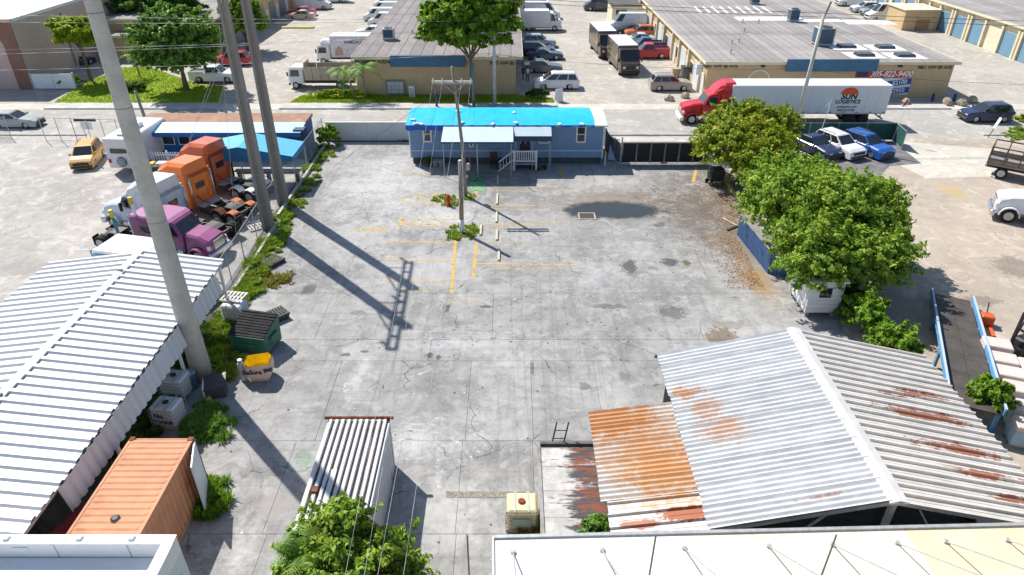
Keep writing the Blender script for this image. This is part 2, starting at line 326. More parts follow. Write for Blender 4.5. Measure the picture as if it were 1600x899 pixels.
# drain puddle: a thin film of water over the dip, and its grate
wat, t, p, L = nodes('puddle_water'); p.inputs['Base Color'].default_value = (.045,.052,.05,1); p.inputs['Roughness'].default_value = .12
pos = nd(t, 'NewGeometry').outputs['Position']; tr = nd(t, 'BsdfTransparent'); mx = nd(t, 'MixShader'); vc = nd(t, 'VertexColor', layer_name='depth')
a = step(t, mth(t, 'ADD', vc.outputs[0], mth(t, 'MULTIPLY_ADD', noise(t, pos, .8, 6), .8, -.4)), .1, .5); L.new(mth(t, 'MULTIPLY', a, .94), mx.inputs[0]); L.new(tr.outputs[0], mx.inputs[1]); L.new(p.outputs[0], mx.inputs[2]); L.new(mx.outputs[0], t.nodes['Material Output'].inputs[0])
def puddle(u0, u1, uc, v0, v1, vc_):
    c0 = G(uc, vc_); m = MB(); N = 40; K = 6; vs = [(c0.x, c0.y, YZ+.005)]; dep = [1.0]
    x0, x1 = G(u0, vc_).x, G(u1, vc_).x; y1, y0 = G(uc, v0).y, G(uc, v1).y
    for k in range(1, K+1):
        for i in range(N):
            a = 2*math.pi*i/N; rx = (x1-c0.x) if math.cos(a) > 0 else (c0.x-x0); ry = (y1-c0.y) if math.sin(a) > 0 else (c0.y-y0)
            vs.append((c0.x + rx*math.cos(a)*k/K*1.1, c0.y + ry*math.sin(a)*k/K*1.1, YZ+.005)); dep.append(1 - k/K)
    fs = [(0, 1+i, 1+(i+1) % N) for i in range(N)] + [(1+k*N+i, 1+(k+1)*N+i, 1+(k+1)*N+(i+1) % N, 1+k*N+(i+1) % N) for k in range(K-1) for i in range(N)]
    m.add(vs, fs); o = m.build('puddle', wat); at_ = o.data.color_attributes.new('depth', 'FLOAT_COLOR', 'POINT')
    for i, d in enumerate(dep): at_.data[i].color = (d, d, d, 1)
    return struct(o)
puddle(868, 1050, 950, 314, 346, 328)
dg_ = thing('drain_grate', 'rusty square drain grate at the edge of the puddle', 'drain', G(917,338,YZ)); fr = MB()
for x0, x1, y0, y1 in ((-.62,.62,-.55,-.45),(-.62,.62,.45,.55),(-.62,-.52,-.45,.45),(.52,.62,-.45,.45)): fr.box(x0,x1,y0,y1,-.01,.03)
fr.build('frame', M('drain_frame', (.4,.36,.32), .8), dg_); MB().box(-.52,.52,-.45,.45,-.02,.008).build('pit', BLACKP, dg_)
gb = MB().box(-.02,.02,-.45,.45,.008,.024).build('bar', M('rust_dark', (.16,.09,.05), .85), dg_); gb.location = (-.45,0,0)
for i in range(1, 9): share('bar', gb, dg_, (-.45 + i*.1125, 0, 0))
for i, (u0, v0, u1, v1) in enumerate(((778,276,778,289),(777,305,777,321),(776,333,776,349),(776,361,777,377),(779,391,780,409),(750,353,753,369))):
    a, b = G(u0, v0), G(u1, v1); c_ = (a+b)/2; Lh = (a-b).length/2
    m = MB(); m.prism([(-.09,0),(.09,0),(.06,.12),(-.06,.12)], -Lh, Lh, 0, .02)
    o = m.build('wheel_stop', M('wheelstop_paint', (.55,.5,.38), .85, .2, 3, dirt=(.55,.36,.1), dirt_amt=.8, dsc=2, bump=.3), None, loc=(c_.x, c_.y, YZ)); 
    tag(o, 'worn yellow concrete wheel stop lying between the faded parking stalls', 'wheel stop', 'wheel stops in the yard')
sheet('loading_strip', [P(697,769),P(842,769),P(842,779),P(697,779)], YZ+.006, M('gravel_strip', (.28,.25,.21), .95, .5, 14, bump=.6), yard)

# tyre scuffs and scrape marks
TYRE = worn('tyre_scuff', (.09,.09,.095), .62); SCR_ = worn('white_scrape', (.66,.66,.65), .56)
def scuff(pts, wd, mat, name='tyre_mark'):
    P3 = [Vector((*p[:2],)) for p in pts]; m = MB(); vs = []
    for i, p_ in enumerate(P3):
        d = (P3[min(i+1, len(P3)-1)] - P3[max(i-1, 0)]).normalized(); n_ = Vector((-d.y, d.x))*wd/2; vs += [(p_.x+n_.x, p_.y+n_.y, YZ+.003), (p_.x-n_.x, p_.y-n_.y, YZ+.003)]
    m.add(vs, [(2*i, 2*i+1, 2*i+3, 2*i+2) for i in range(len(P3)-1)]); o = m.build(name, mat, yard, recalc=False)
    if o.data.polygons[0].normal.z < 0: o.data.flip_normals()
def arc_uv(c, r0, a0, a1, k=18): return [(c.x+r0*math.cos(a), c.y+r0*math.sin(a)) for a in np.linspace(R(a0), R(a1), k)]
for (u, v, r0, a0, a1, w_) in ((980,640,9,95,165,.22),(980,640,10.7,95,165,.22),(700,300,14,190,250,.2),(700,300,15.6,190,250,.2),(860,760,12,60,120,.22),(860,760,13.8,60,118,.22),(620,900,16,40,100,.2),(1000,500,7,20,110,.2),(1000,500,8.6,20,110,.2),(450,900,20,30,75,.22),(450,900,21.8,30,75,.22)): scuff(arc_uv(G(u, v), r0, a0, a1), w_, TYRE)
for (u0, v0, u1, v1, w_) in ((640,519,800,521,.1),(650,531,830,533,.08),(720,527,900,524,.12),(540,600,548,640,.35),(628,660,660,720,.5),(690,700,684,780,.3),(860,462,1010,455,.1),(560,300,700,296,.12),(640,590,730,560,.12)):
    a, b = G(u0, v0), G(u1, v1); scuff([tuple(a.lerp(b, i/8).xy + Vector((random.uniform(-.06,.06), random.uniform(-.06,.06)))) for i in range(9)], w_, SCR_, 'scrape_mark')
for i, r0 in enumerate((2.2,2.7,3.1,3.6)): scuff(arc_uv(G(640,745), r0, 10+6*i, 120-8*i), .14, SCR_, 'scrape_mark')
# small litter specks: chips of stone and rubbish
r__ = random.Random(3); lm = MB()
for i in range(420):
    x, y = r__.uniform(-15.5,14), r__.uniform(14,58); s_ = r__.uniform(.02,.07); a_ = r__.uniform(0,6.28); lm.add([(x+s_*math.cos(a_+k*1.57+r__.uniform(-.3,.3)), y+s_*math.sin(a_+k*1.57), YZ+.002+.012*(k % 2)) for k in range(4)], [(0,1,2,3)], r__.choice((0,0,1)))
o = stuff(lm.build('grit', [M('grit_dark', (.1,.095,.09), .9), M('grit_pale', (.6,.59,.57), .9)], None, recalc=False)); o['label'] = 'scattered grit and rubbish chips on the concrete yard'; o['category'] = 'grit'
# ------------------------------------------------------------ foliage
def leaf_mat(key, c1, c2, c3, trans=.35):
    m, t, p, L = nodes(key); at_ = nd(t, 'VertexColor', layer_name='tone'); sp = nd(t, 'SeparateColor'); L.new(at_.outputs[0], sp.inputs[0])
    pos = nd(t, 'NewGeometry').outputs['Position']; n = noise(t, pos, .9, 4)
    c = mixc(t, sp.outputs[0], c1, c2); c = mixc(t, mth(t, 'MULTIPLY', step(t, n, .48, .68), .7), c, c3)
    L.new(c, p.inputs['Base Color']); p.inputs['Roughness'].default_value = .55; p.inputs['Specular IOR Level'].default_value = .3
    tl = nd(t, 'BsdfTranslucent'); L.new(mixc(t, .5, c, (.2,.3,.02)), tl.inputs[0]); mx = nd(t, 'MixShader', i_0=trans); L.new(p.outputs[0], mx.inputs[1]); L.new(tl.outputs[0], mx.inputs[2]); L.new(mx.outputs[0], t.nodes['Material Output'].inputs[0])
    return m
def leaves(name, parent, mat, blobs, n, size, seed, clump=.5, ncl=None, flat=.5, shell=.72, aspect=2.0, up=.35, spray=.42, rag=1.16):
    """blobs: (cx,cy,cz,rx,ry,rz,weight); leaves grow in clumps spread over the outer part of each blob"""
    r = np.random.default_rng(seed); W = np.array([b[6] for b in blobs], float); W /= W.sum(); P_, N_, T_ = [], [], []
    for b, w_ in zip(blobs, W):
        k = int(n*w_); nc = max(10, int(ncl or k // 38)); C = np.array(b[:3]); Rr = np.array(b[3:6])
        d = r.normal(size=(nc,3)); d /= np.linalg.norm(d, axis=1)[:,None]; d[:,2] = np.where(d[:,2] < -.5, -d[:,2], d[:,2])
        rad = shell + (rag-shell) * r.random(nc)**.8; rad *= 1 + .2*np.sin(d[:,0]*5+seed)*np.sin(d[:,1]*6+1)*np.sin(d[:,2]*4+2)
        tone = r.random(nc); idx = r.integers(0, nc, k); t_ = r.random(k)**.75; dd = d[idx]
        spine = dd*Rr*((1-spray)+spray*t_)[:,None]*rad[idx][:,None]; off = r.normal(size=(k,3)); off /= np.linalg.norm(off, axis=1)[:,None]; off *= (r.random(k)**.5*(1.15-.8*t_))[:,None]*clump
        off[:,2] *= .8; pos = C + spine + off; nn = dd*.5 + off/clump*.8 + r.normal(size=(k,3))*flat; nn[:,2] += up
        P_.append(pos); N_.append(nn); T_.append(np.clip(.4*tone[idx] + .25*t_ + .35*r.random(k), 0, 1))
    P_ = np.concatenate(P_); N_ = np.concatenate(N_); T_ = np.concatenate(T_); N_ /= np.linalg.norm(N_, axis=1)[:,None]; k = len(P_)
    keep = P_[:,2] > .08; P_, N_, T_ = P_[keep], N_[keep], T_[keep]; k = len(P_)
    a = np.cross(N_, r.normal(size=(k,3))); a /= np.linalg.norm(a, axis=1)[:,None]; b = np.cross(N_, a)
    s = size * (.6 + .8*r.random(k))[:,None]; a = a*s*.5*aspect**.5; b = b*s*.5/aspect**.5; dr = N_*s*.12
    V = np.stack([P_-a-dr, P_-b+dr, P_+a-dr, P_+b+dr], 1).reshape(-1,3)
    me = bpy.data.meshes.new(name); me.vertices.add(4*k); me.vertices.foreach_set('co', V.ravel()); me.loops.add(4*k); me.loops.foreach_set('vertex_index', np.arange(4*k, dtype=np.int32))
    me.polygons.add(k); me.polygons.foreach_set('loop_start', np.arange(0, 4*k, 4, dtype=np.int32)); me.update(calc_edges=True)
    at_ = me.color_attributes.new('tone', 'FLOAT_COLOR', 'POINT'); cc = np.ones((4*k,4), np.float32); cc[:,:3] = np.repeat(T_,4)[:,None]; at_.data.foreach_set('color', cc.ravel())
    me.materials.append(mat); me.validate(); return link(name, me, parent)
BARK = M('bark', (.16,.12,.085), .9, .35, 6, bump=.5); BARKG = M('grey_bark', (.25,.22,.19), .9, .3, 6, bump=.4)
def limbs(parent, base_h, r0, targets, mat=BARK, fork=.5, lean=(0,0)):
    m = MB(); top = Vector((lean[0], lean[1], base_h)); pts = [Vector((0,0,-.1)), Vector((lean[0]*.4, lean[1]*.4, base_h*.5)), top]
    m.cyl(pts[0], pts[1], r0*1.25, r0*.95, 9); m.cyl(pts[1], pts[2], r0*.95, r0*.75, 9)
    for t_ in targets:
        t_ = Vector(t_); mid = top.lerp(t_, .5) + Vector((random.uniform(-.2,.2), random.uniform(-.2,.2), random.uniform(0,.35)))
        m.cyl(top, mid, r0*.55, r0*.36, 7); m.cyl(mid, t_, r0*.36, r0*.1, 6)
        for _ in range(2):
            e = mid + (t_-mid)*random.uniform(.2,.8) + Vector((random.uniform(-1,1), random.uniform(-1,1), random.uniform(.2,.9)))*(t_-mid).length*.6; m.cyl(mid.lerp(t_, .3), e, r0*.2, r0*.06, 5)
    return m.build('trunk', mat, parent)
def blob_limbs(blobs): return [(b[0], b[1], b[2]+b[5]*.2) for b in blobs] + [(b[0]+b[3]*.5*s, b[1]-b[4]*.4*s, b[2]+b[5]*.3) for b in blobs for s in (-1,1)]
LF_LIME = leaf_mat('lime_leaves', (0.20,0.33,0.026), (0.46,0.60,0.026), (0.56,0.60,0.035), .45)
LF_MID = leaf_mat('mid_green_leaves', (0.07,0.185,0.036), (0.23,0.42,0.06), (0.18,0.34,0.054), .3)
LF_GRN = leaf_mat('fresh_green_leaves', (0.085,0.204,0.020), (0.272,0.459,0.034), (0.340,0.459,0.034), .35)
LF_OLIVE = leaf_mat('olive_yellow_leaves', (0.13,0.22,0.022), (0.42,0.50,0.032), (0.50,0.44,0.03), .3)
LF_BIG = leaf_mat('broad_green_leaves', (0.085,0.2,0.022), (0.36,0.53,0.06), (0.46,0.56,0.06), .35)
LF_DARK = leaf_mat('dark_green_leaves', (0.034,0.102,0.020), (0.102,0.221,0.034), (0.085,0.170,0.034), .3)
LF_PALM = leaf_mat('palm_leaves', (0.085,0.204,0.043), (0.238,0.425,0.051), (0.340,0.408,0.068), .3)
LF_WEED = leaf_mat('weed_leaves', (0.14,0.26,0.022), (0.38,0.53,0.045), (0.5,0.5,0.07), .35)
LF_DRY = leaf_mat('dry_leaves', (0.275,0.220,0.055), (0.440,0.374,0.088), (0.330,0.308,0.044), .3)
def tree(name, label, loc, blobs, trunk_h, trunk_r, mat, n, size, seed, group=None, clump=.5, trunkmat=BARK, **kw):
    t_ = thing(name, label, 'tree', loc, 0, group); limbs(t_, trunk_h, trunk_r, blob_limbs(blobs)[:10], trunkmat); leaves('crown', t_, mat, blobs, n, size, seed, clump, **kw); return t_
def palm_crown(parent, c, n, L_, seed, mat=LF_PALM, droop=1.0, up=.75, wid=.55):
    r = random.Random(seed); V, F, T = [], [], []
    for k in range(n):
        az = 2*math.pi*k/n + r.uniform(-.3,.3); el = r.uniform(.05, up); d = Vector((math.cos(az), math.sin(az), 0)); side = Vector((-d.y, d.x, 0)); ln = L_*r.uniform(.8,1.1); tone = r.random()
        prev = None; K = 14
        for i in range(K+1):
            s = i/K; p = Vector(c) + d*ln*s*math.cos(el) + Vector((0,0,1))*(ln*s*math.sin(el)*1.25 - droop*ln*.75*s*s)
            if i and prev is not None:
                wd = wid*ln*.42*math.sin(math.pi*min(1, .12+s*.88))**.7
                for sg in (-1,1):
                    q = p + side*sg*wd + d*wd*.55 - Vector((0,0,wd*.45*r.uniform(.5,1.3))); b = len(V)
                    V += [prev, prev.lerp(p,.72), q]; F.append((b,b+1,b+2)); T += [tone*.6+.4*r.random()]*3
            prev = p
    me = bpy.data.meshes.new('fronds'); me.from_pydata([tuple(v) for v in V], [], F); at_ = me.color_attributes.new('tone','FLOAT_COLOR','POINT')
    for i, x in enumerate(T): at_.data[i].color = (x,x,x,1)
    me.materials.append(mat); return link('fronds', me, parent)
def palm(name, label, loc, h, r, n, L_, seed, lean=(0,0), group=None, mat=LF_PALM, cat='palm', **kw):
    t_ = thing(name, label, cat, loc, 0, group); m = MB(); K = 6
    for i in range(K):
        a, b = i/K, (i+1)/K; m.cyl((lean[0]*a*a, lean[1]*a*a, h*a-.05), (lean[0]*b*b, lean[1]*b*b, h*b), r*(1.15-.3*a), r*(1.0-.3*a), 8)
    m.build('trunk', BARKG, t_); palm_crown(t_, (lean[0], lean[1], h), n, L_, seed, mat, **kw); return t_
def weeds(label, pts, n, size, seed, mat=LF_WEED, h=.35, spread=.5, name='weeds'):
    """upright blades and small leaves in ragged tufts"""
    r = np.random.default_rng(seed); A = np.array(pts); n = int(n*3.2); idx = r.integers(0, len(A), n); k = A[idx,2]; rr = spread*k*r.random(n)**.6; a = r.random(n)*6.283
    tuft = r.random((len(A),7,3)); j = r.integers(0, 7, n); tc = tuft[idx,j]; x = A[idx,0]+(tc[:,0]-.5)*spread*2.2*k+np.cos(a)*rr*.35; y = A[idx,1]+(tc[:,1]-.5)*spread*2.2*k+np.sin(a)*rr*.35
    hh = .55*h*k*(.3+.9*r.random(n))*(.5+tc[:,2]); ln = .5*hh*r.random(n)+.03; wd = size*(.1+.16*r.random(n)); ca, sa = np.cos(a), np.sin(a); z0 = np.full(n, .02)
    b0 = np.stack([x-sa*wd*.5, y+ca*wd*.5, z0],1); b1 = np.stack([x+sa*wd*.5, y-ca*wd*.5, z0],1); m0 = np.stack([x+ca*ln*.5+sa*wd*.7, y+sa*ln*.5-ca*wd*.7, hh*.65],1); m1 = np.stack([x+ca*ln*.5-sa*wd*.7, y+sa*ln*.5+ca*wd*.7, hh*.65],1); tp = np.stack([x+ca*ln*1.3, y+sa*ln*1.3, hh],1)
    V = np.stack([b0,b1,m0,m1,tp],1).reshape(-1,3); q = np.arange(n)*5; F = [(i,i+1,i+2,i+3) for i in q.tolist()] + [(i+3,i+2,i+4) for i in q.tolist()]
    me = bpy.data.meshes.new(name); me.from_pydata(V.tolist(), [], F); at_ = me.color_attributes.new('tone','FLOAT_COLOR','POINT'); cc = np.ones((5*n,4),np.float32); cc[:,:3] = np.repeat(np.clip(.5*tc[:,2]+.5*r.random(n),0,1),5)[:,None]; at_.data.foreach_set('color', cc.ravel()); me.materials.append(mat)
    o = stuff(link(name, me)); o['label'] = label; o['category'] = 'weeds'; return o
# ------------------------------------------------------------ vehicles (x forward, origin on the ground under the middle)
_wheel = {}
def wheel(parent, x, y, r, wd=.24, rim=STEEL, dual=False):
    key = (round(r,3), round(wd,3), rim.name)
    if key not in _wheel:
        t_ = MB().lathe([(r*.6,-wd/2),(r*.93,-wd/2),(r,-wd*.36),(r,wd*.36),(r*.93,wd/2),(r*.6,wd/2)], 20, axis='y').build('wheel', RUBBER, None, True)
        k = MB().lathe([(r*.62,-wd*.5-.012),(r*.6,-wd*.5-.012),(r*.5,-wd*.5+.05),(r*.2,-wd*.5+.03),(r*.16,-wd*.5-.02),(.01,-wd*.5-.02)], 16, axis='y')
        for i in range(5):
            a = 2*math.pi*i/5; k.cyl((r*.36*math.cos(a), -wd*.5+.02, r*.36*math.sin(a)), (r*.36*math.cos(a), -wd*.5+.037, r*.36*math.sin(a)), r*.1, r*.1, 6)
        ri = k.build('rim', rim); d = (t_.data, ri.data); bpy.data.objects.remove(t_); bpy.data.objects.remove(ri); _wheel[key] = d
    tm, rm = _wheel[key]; o = link('wheel', tm, parent, (x, y, r)); q = link('rim', rm, o); 
    if y > 0: q.rotation_euler[2] = math.pi
    return o
def arch_outline(L_, wx, r, zb, top):
    """closed side outline: bottom edge with wheel arches, then the given top line from the rear forward"""
    pts = [(L_/2-.03, zb)]; ra = r*1.16
    for cx in wx:
        for i in range(7):
            a = math.pi*i/6; x = cx + ra*math.cos(a); z = max(zb, r + ra*math.sin(a)*1.0 - .02); pts.append((x, z if 0 < i < 6 else zb))
    pts.append((-L_/2+.03, zb)); return pts + top
CARS = {  # L, W, H, wheel x, wheel r, top line rear->front, cabin (rear base x, rear roof x, front roof x, front base x), belt z, side panes
 'sedan': (4.75,1.82,1.45,(1.42,-1.4),.33, [(-2.37,.55),(-2.33,.93),(-1.75,.99),(0,.95),(.85,.95),(1.9,.82),(2.28,.7),(2.37,.5)], (-1.85,-1.0,.05,.95), .93, 2, .17),
 'coupe': (4.6,1.86,1.36,(1.4,-1.35),.34, [(-2.3,.55),(-2.27,.92),(-1.7,.98),(0,.92),(.75,.9),(1.85,.8),(2.2,.68),(2.3,.5)], (-1.9,-.8,-.1,.85), .9, 1, .17),
 'suv': (4.7,1.9,1.70,(1.42,-1.38),.37, [(-2.35,.6),(-2.32,1.05),(-1.9,1.08),(0,1.06),(1.05,1.06),(1.95,.98),(2.27,.82),(2.35,.6)], (-2.25,-1.8,.25,1.12), 1.04, 3, .2),
 'hatch': (4.15,1.8,1.62,(1.3,-1.25),.35, [(-2.07,.6),(-2.05,1.0),(-1.7,1.04),(0,1.03),(1.1,1.0),(1.75,.92),(2.0,.78),(2.07,.55)], (-2.0,-1.75,.35,1.15), 1.0, 3, .2),
 'minivan': (5.15,1.98,1.76,(1.55,-1.5),.35, [(-2.57,.6),(-2.55,1.05),(-2.2,1.08),(0,1.03),(1.5,1.02),(2.2,.88),(2.5,.72),(2.57,.5)], (-2.48,-2.1,.55,1.65), 1.02, 3, .17),
 'van': (5.9,2.05,2.65,(1.9,-1.75),.36, [(-2.95,.6),(-2.95,1.4),(0,1.4),(1.95,1.4),(2.6,1.12),(2.88,.95),(2.95,.55)], (-2.94,-2.88,1.15,2.1), 1.38, 1, .2),
 'shortvan': (4.9,1.9,2.0,(1.55,-1.45),.34, [(-2.45,.6),(-2.45,1.15),(0,1.15),(1.5,1.12),(2.1,.95),(2.38,.8),(2.45,.5)], (-2.44,-2.38,.65,1.6), 1.12, 1, .2),
 'pickup': (5.6,1.95,1.85,(1.75,-1.65),.4, [(-2.8,.65),(-2.78,1.12),(-.85,1.14),(0,1.14),(1.15,1.14),(2.35,1.06),(2.72,.95),(2.8,.6)], (-.85,-.55,.55,1.25), 1.12, 2, .22)}
def car(kind, name, label, loc, deg, color, key, group=None, cat='car', rim=STEEL, roof=None):
    L_, W, H, wx, r, top, cab, belt, np_, zb = CARS[kind]; body = paint(key, color); T_ = thing(name, label, cat, loc, R(deg), group)
    MB().prism(arch_outline(L_, wx, r, zb, top), -W/2, W/2, 0, .09, lambda z: .05*max(0, z-.75)/.4).build('body', body, T_, False)
    MB().box(wx[1]-r, wx[0]+r, -W/2+.22, W/2-.22, zb+.02, .62).build('underbody', BLACKP, T_)
    rb, rr, rf, fb = cab; zt = H; hb, ht = W/2-.07, W/2-.07-(H-belt)*.24
    # greenhouse: base ring, belt, shoulder ring, roof
    m = MB(); z1 = zt - .06
    def lr(x0, x1, hw, z): return [(x0,-hw,z),(x1,-hw,z),(x1,hw,z),(x0,hw,z)]
    vs = lr(rb, fb, hb, belt-.06) + lr(rr, rf, ht, z1) + lr(rr+.1, rf-.12, ht-.1, zt)
    m.add(vs, [(0,1,5,4),(1,2,6,5),(2,3,7,6),(3,0,4,7),(4,5,9,8),(5,6,10,9),(6,7,11,10),(7,4,8,11),(8,9,10,11)]); m.build('cabin', roof or body, T_)
    B = [Vector(p) for p in vs[:4]]; U = [Vector(p) for p in vs[4:8]]
    def pane(nm, a, b, c_, d, fx0, fx1, fz0=.16, fz1=.93):
        n = (b-a).cross(d-a).normalized(); n = n if n.dot((a+c_)/2 - Vector((0,0,H*.5))) > 0 else -n
        lo = lambda f: a.lerp(b, f); hi = lambda f: d.lerp(c_, f); pt_ = lambda f, g_: lo(f).lerp(hi(f), g_) + n*.012
        q = [pt_(fx0,fz0), pt_(fx1,fz0), pt_(fx1,fz1), pt_(fx0,fz1)]; MB().add(q + [p - n*.03 for p in q], [(0,1,2,3),(0,4,5,1),(1,5,6,2),(2,6,7,3),(3,7,4,0)]).build(nm, GLASS, T_)
    pane('windshield', B[1], B[2], U[2], U[1], .05, .95, .12, .95)
    if kind not in ('van', 'shortvan'): pane('rear_window', B[3], B[0], U[0], U[3], .08, .92, .3, .9)
    span = [(.04,.5),(.54,.93)] if np_ == 2 else [(.03,.29),(.32,.63),(.66,.95)] if np_ == 3 else [(.78,.965)] if kind in ('van','shortvan') else [(.12,.93)]
    for s0, s1 in span: pane('side_window', B[0], B[1], U[1], U[0], s0, s1); pane('side_window', B[3], B[2], U[2], U[3], s0, s1)
    hz = top[-2][1]-.06
    for s in (-1, 1):
        MB().cbox(L_/2-.32, L_/2-.035, s*(W/2-.4) - .2, s*(W/2-.4)+.2, hz-.1, hz+.035, .03).build('headlight', LAMPW, T_)
        MB().cbox(-L_/2-.005, -L_/2+.15, s*(W/2-.24)-.12, s*(W/2-.24)+.12, top[1][1]-.3, top[1][1]-.03, .02).build('tail_light', LAMPR, T_)
        MB().cbox(fb-.35, fb-.18, s*(W/2+.08)-.1, s*(W/2+.08)+.1, belt, belt+.17, .03).build('mirror', body, T_)
        for x in wx: wheel(T_, x, s*(W/2-.12), r, .23, rim)
    MB().cbox(L_/2-.12, L_/2+.02, -W/2+.3, W/2-.3, hz-.24, hz-.02, .02).build('grille', BLACKP, T_)
    MB().cbox(L_/2-.15, L_/2+.03, -W/2+.1, W/2-.1, zb+.05, zb+.24, .03).build('bumper', BLACKP, T_)
    if kind == 'pickup':
        MB().box(-2.68, -.95, -W/2+.16, W/2-.16, 1.08, 1.15).build('bed_floor', BLACKP, T_)
        for s in (-1, 1): MB().box(-2.74, -.93, s*(W/2-.13)-.06, s*(W/2-.13)+.06, 1.05, 1.3).build('bed_side', body, T_)
        MB().box(-2.79, -2.72, -W/2+.1, W/2-.1, 1.05, 1.3).build('tailgate', body, T_)
    if kind in ('suv', 'minivan', 'hatch'):
        for s in (-1, 1): MB().tube([(rr+.1, s*(ht-.07), zt-.02), (rr+.2, s*(ht-.07), zt+.05), (rf-.3, s*(ht-.07), zt+.05), (rf-.2, s*(ht-.07), zt-.02)], .018, 5).build('roof_rail', BLACKP, T_)
    return T_
def tractor(name, label, loc, deg, color, key, sleeper=1.9, fairing=True, flat_front=False, group=None, chassis_col=None, stripe=None, frame_len=None, roofdome=None, hoodcol=None, fenders=None, stack=CHROME):
    """conventional truck tractor: hood, cab, sleeper, frame, fifth wheel, tandem duals. x=0 at the back of the cab"""
    T_ = thing(name, label, 'truck', loc, R(deg), group); c_ = paint(key, color); fcol = chassis_col or BLACKM; FL = frame_len or (sleeper + 3.6)
    for s in (-1, 1): MB().box(-FL, 3.3, s*.42-.05, s*.42+.05, .62, .9).build('frame_rail', fcol, T_)
    for i in range(5): MB().box(-FL+.1+i*1.1, -FL+.22+i*1.1, -.37, .37, .66, .86).build('cross_member', fcol, T_)
    hood = [(1.55,.75),(2.0,.75),(2.05,1.05),(2.25,1.25),(2.6,1.3),(2.95,1.2),(3.12,.95),(3.2,.55),(3.5,.55),(3.55,1.2),(3.4,1.62),(2.6,1.88),(1.55,2.02)]
    h = MB().prism(hood, -1.0, 1.0, 0, .14, lambda z: .16*max(0, z-1.2)).build('hood', hoodcol or c_, T_)
    for s in (-1, 1):
        pts = [(2.55+.66*math.cos(math.pi*i/8), .52+.66*math.sin(math.pi*i/8)) for i in range(9)] + [(2.55+.58*math.cos(math.pi*i/8), .52+.58*math.sin(math.pi*i/8)) for i in range(8,-1,-1)]
        MB().prism(pts, s*1.18-.22 if s < 0 else s*1.18-.22, s*1.18+.1 if s < 0 else s*1.18+.1).build('fender', hoodcol or c_, T_)
        MB().cbox(3.28, 3.52, s*.85-.2, s*.85+.2, 1.0, 1.3, .05).build('headlight', LAMPW, T_)
        MB().cyl((.2, s*1.0, .62), (1.45, s*1.0, .62), .33, .33, 14).build('fuel_tank', CHROME, T_, True)
        MB().cbox(1.0, 1.16, s*1.42-.1, s*1.42+.1, 1.75, 2.35, .04).build('mirror', BLACKP, T_)
        MB().beam((1.1, s*1.15, 2.3), (1.1, s*1.42, 2.3), .04, .04).build('mirror_arm', BLACKM, T_)
    MB().box(3.5, 3.58, -.55, .55, .85, 1.5).build('grille', CHROME, T_); MB().cbox(3.35, 3.7, -1.2, 1.2, .38, .78, .07).build('bumper', CHROME if not flat_front else WHITEP, T_)
    cab = [(-.05,.8),(1.6,.8),(1.62,1.95),(1.15,2.78),(.9,2.9),(-.05,2.95)]
    MB().prism(cab, -1.17, 1.17, 0, .1, lambda z: .1*max(0, z-2.0)).build('cab', c_, T_)
    MB().add([(1.64,-.98,1.98),(1.64,.98,1.98),(1.21,.86,2.7),(1.21,-.86,2.7),(1.6,-.98,1.96),(1.6,.98,1.96),(1.15,.86,2.7),(1.15,-.86,2.7)], [(0,1,2,3),(0,3,7,4),(1,5,6,2),(2,6,7,3),(0,4,5,1)]).build('windshield', GLASS, T_)
    for s in (-1, 1):
        MB().prism([(.28,1.95),(1.38,1.95),(1.05,2.62),(.28,2.62)], s*1.135-.04, s*1.135+.04).build('side_window', GLASS, T_)
        MB().box(.2, 1.42, s*1.172-.006, s*1.172+.006, .95, 1.88).build('door', c_, T_); MB().box(.3,.5, s*1.19-.01, s*1.19+.01, 1.6,1.66).build('door_handle', CHROME, T_)
        MB().box(.15, 1.5, s*1.1-.1, s*1.1+.1, .4, .46).build('step', GALV, T_)
    if sleeper:
        sh = 3.0 if not fairing else 3.25
        sl = [(-sleeper,.8),(-.06,.8),(-.06,2.95),(-.2,sh),(-sleeper,sh)]
        MB().prism(sl, -1.22, 1.22, 0, .09).build('sleeper', c_, T_)
        for s in (-1, 1): MB().cbox(-sleeper*.72, -sleeper*.3, s*1.225-.02, s*1.225+.02, 1.95, 2.4, .015).build('sleeper_window', GLASS, T_)
    xb = -sleeper
    if fairing:
        pr = [(xb,2.95),(.82,2.9),(.5,3.32),(.05,3.72),(-.4,3.95),(xb,4.02)]
        MB().prism(pr, -1.2, 1.2, 0, .22, lambda z: .22*max(0, z-3.2)).build('roof_fairing', roofdome or c_, T_)
    if stripe: MB().box(-sleeper+.1, -.15, -1.235, -1.222, 1.2, 1.45).build('name_panel', stripe, T_); MB().box(.3, 1.2, -1.186, -1.18, 1.15, 1.4).build('name_panel', stripe, T_)
    if roofdome and not fairing: MB().prism([(xb+.02,2.98),(1.0,2.88),(.7,3.02),(-.1,3.12),(xb+.02,3.14)], -1.14, 1.14, 0, .1).build('roof_cap', roofdome, T_)
    for s in (-1, 1): MB().cyl((xb-.16, s*1.0, .9), (xb-.16, s*1.0, 3.1), .06, .06, 10).build('exhaust_stack', stack, T_, True)
    if sleeper:
        MB().box(xb-.02, xb-.001, -.4, .4, 2.0, 2.45).build('rear_window', GLASS, T_); MB().box(xb-.05, xb-.001, -.9, -.55, 1.2, 1.7).build('rear_hatch', c_, T_); MB().tube([(xb-.03,.5,1.6),(xb-.4,.55,1.3),(xb-.9,.3,1.05)], .03, 5).build('air_hose', RUBBER, T_)
    for s in (-1, 1): MB().box(xb-1.5, xb-.35, s*.72-.2, s*.72+.2, .5, .86).build('side_box', BLACKM, T_)
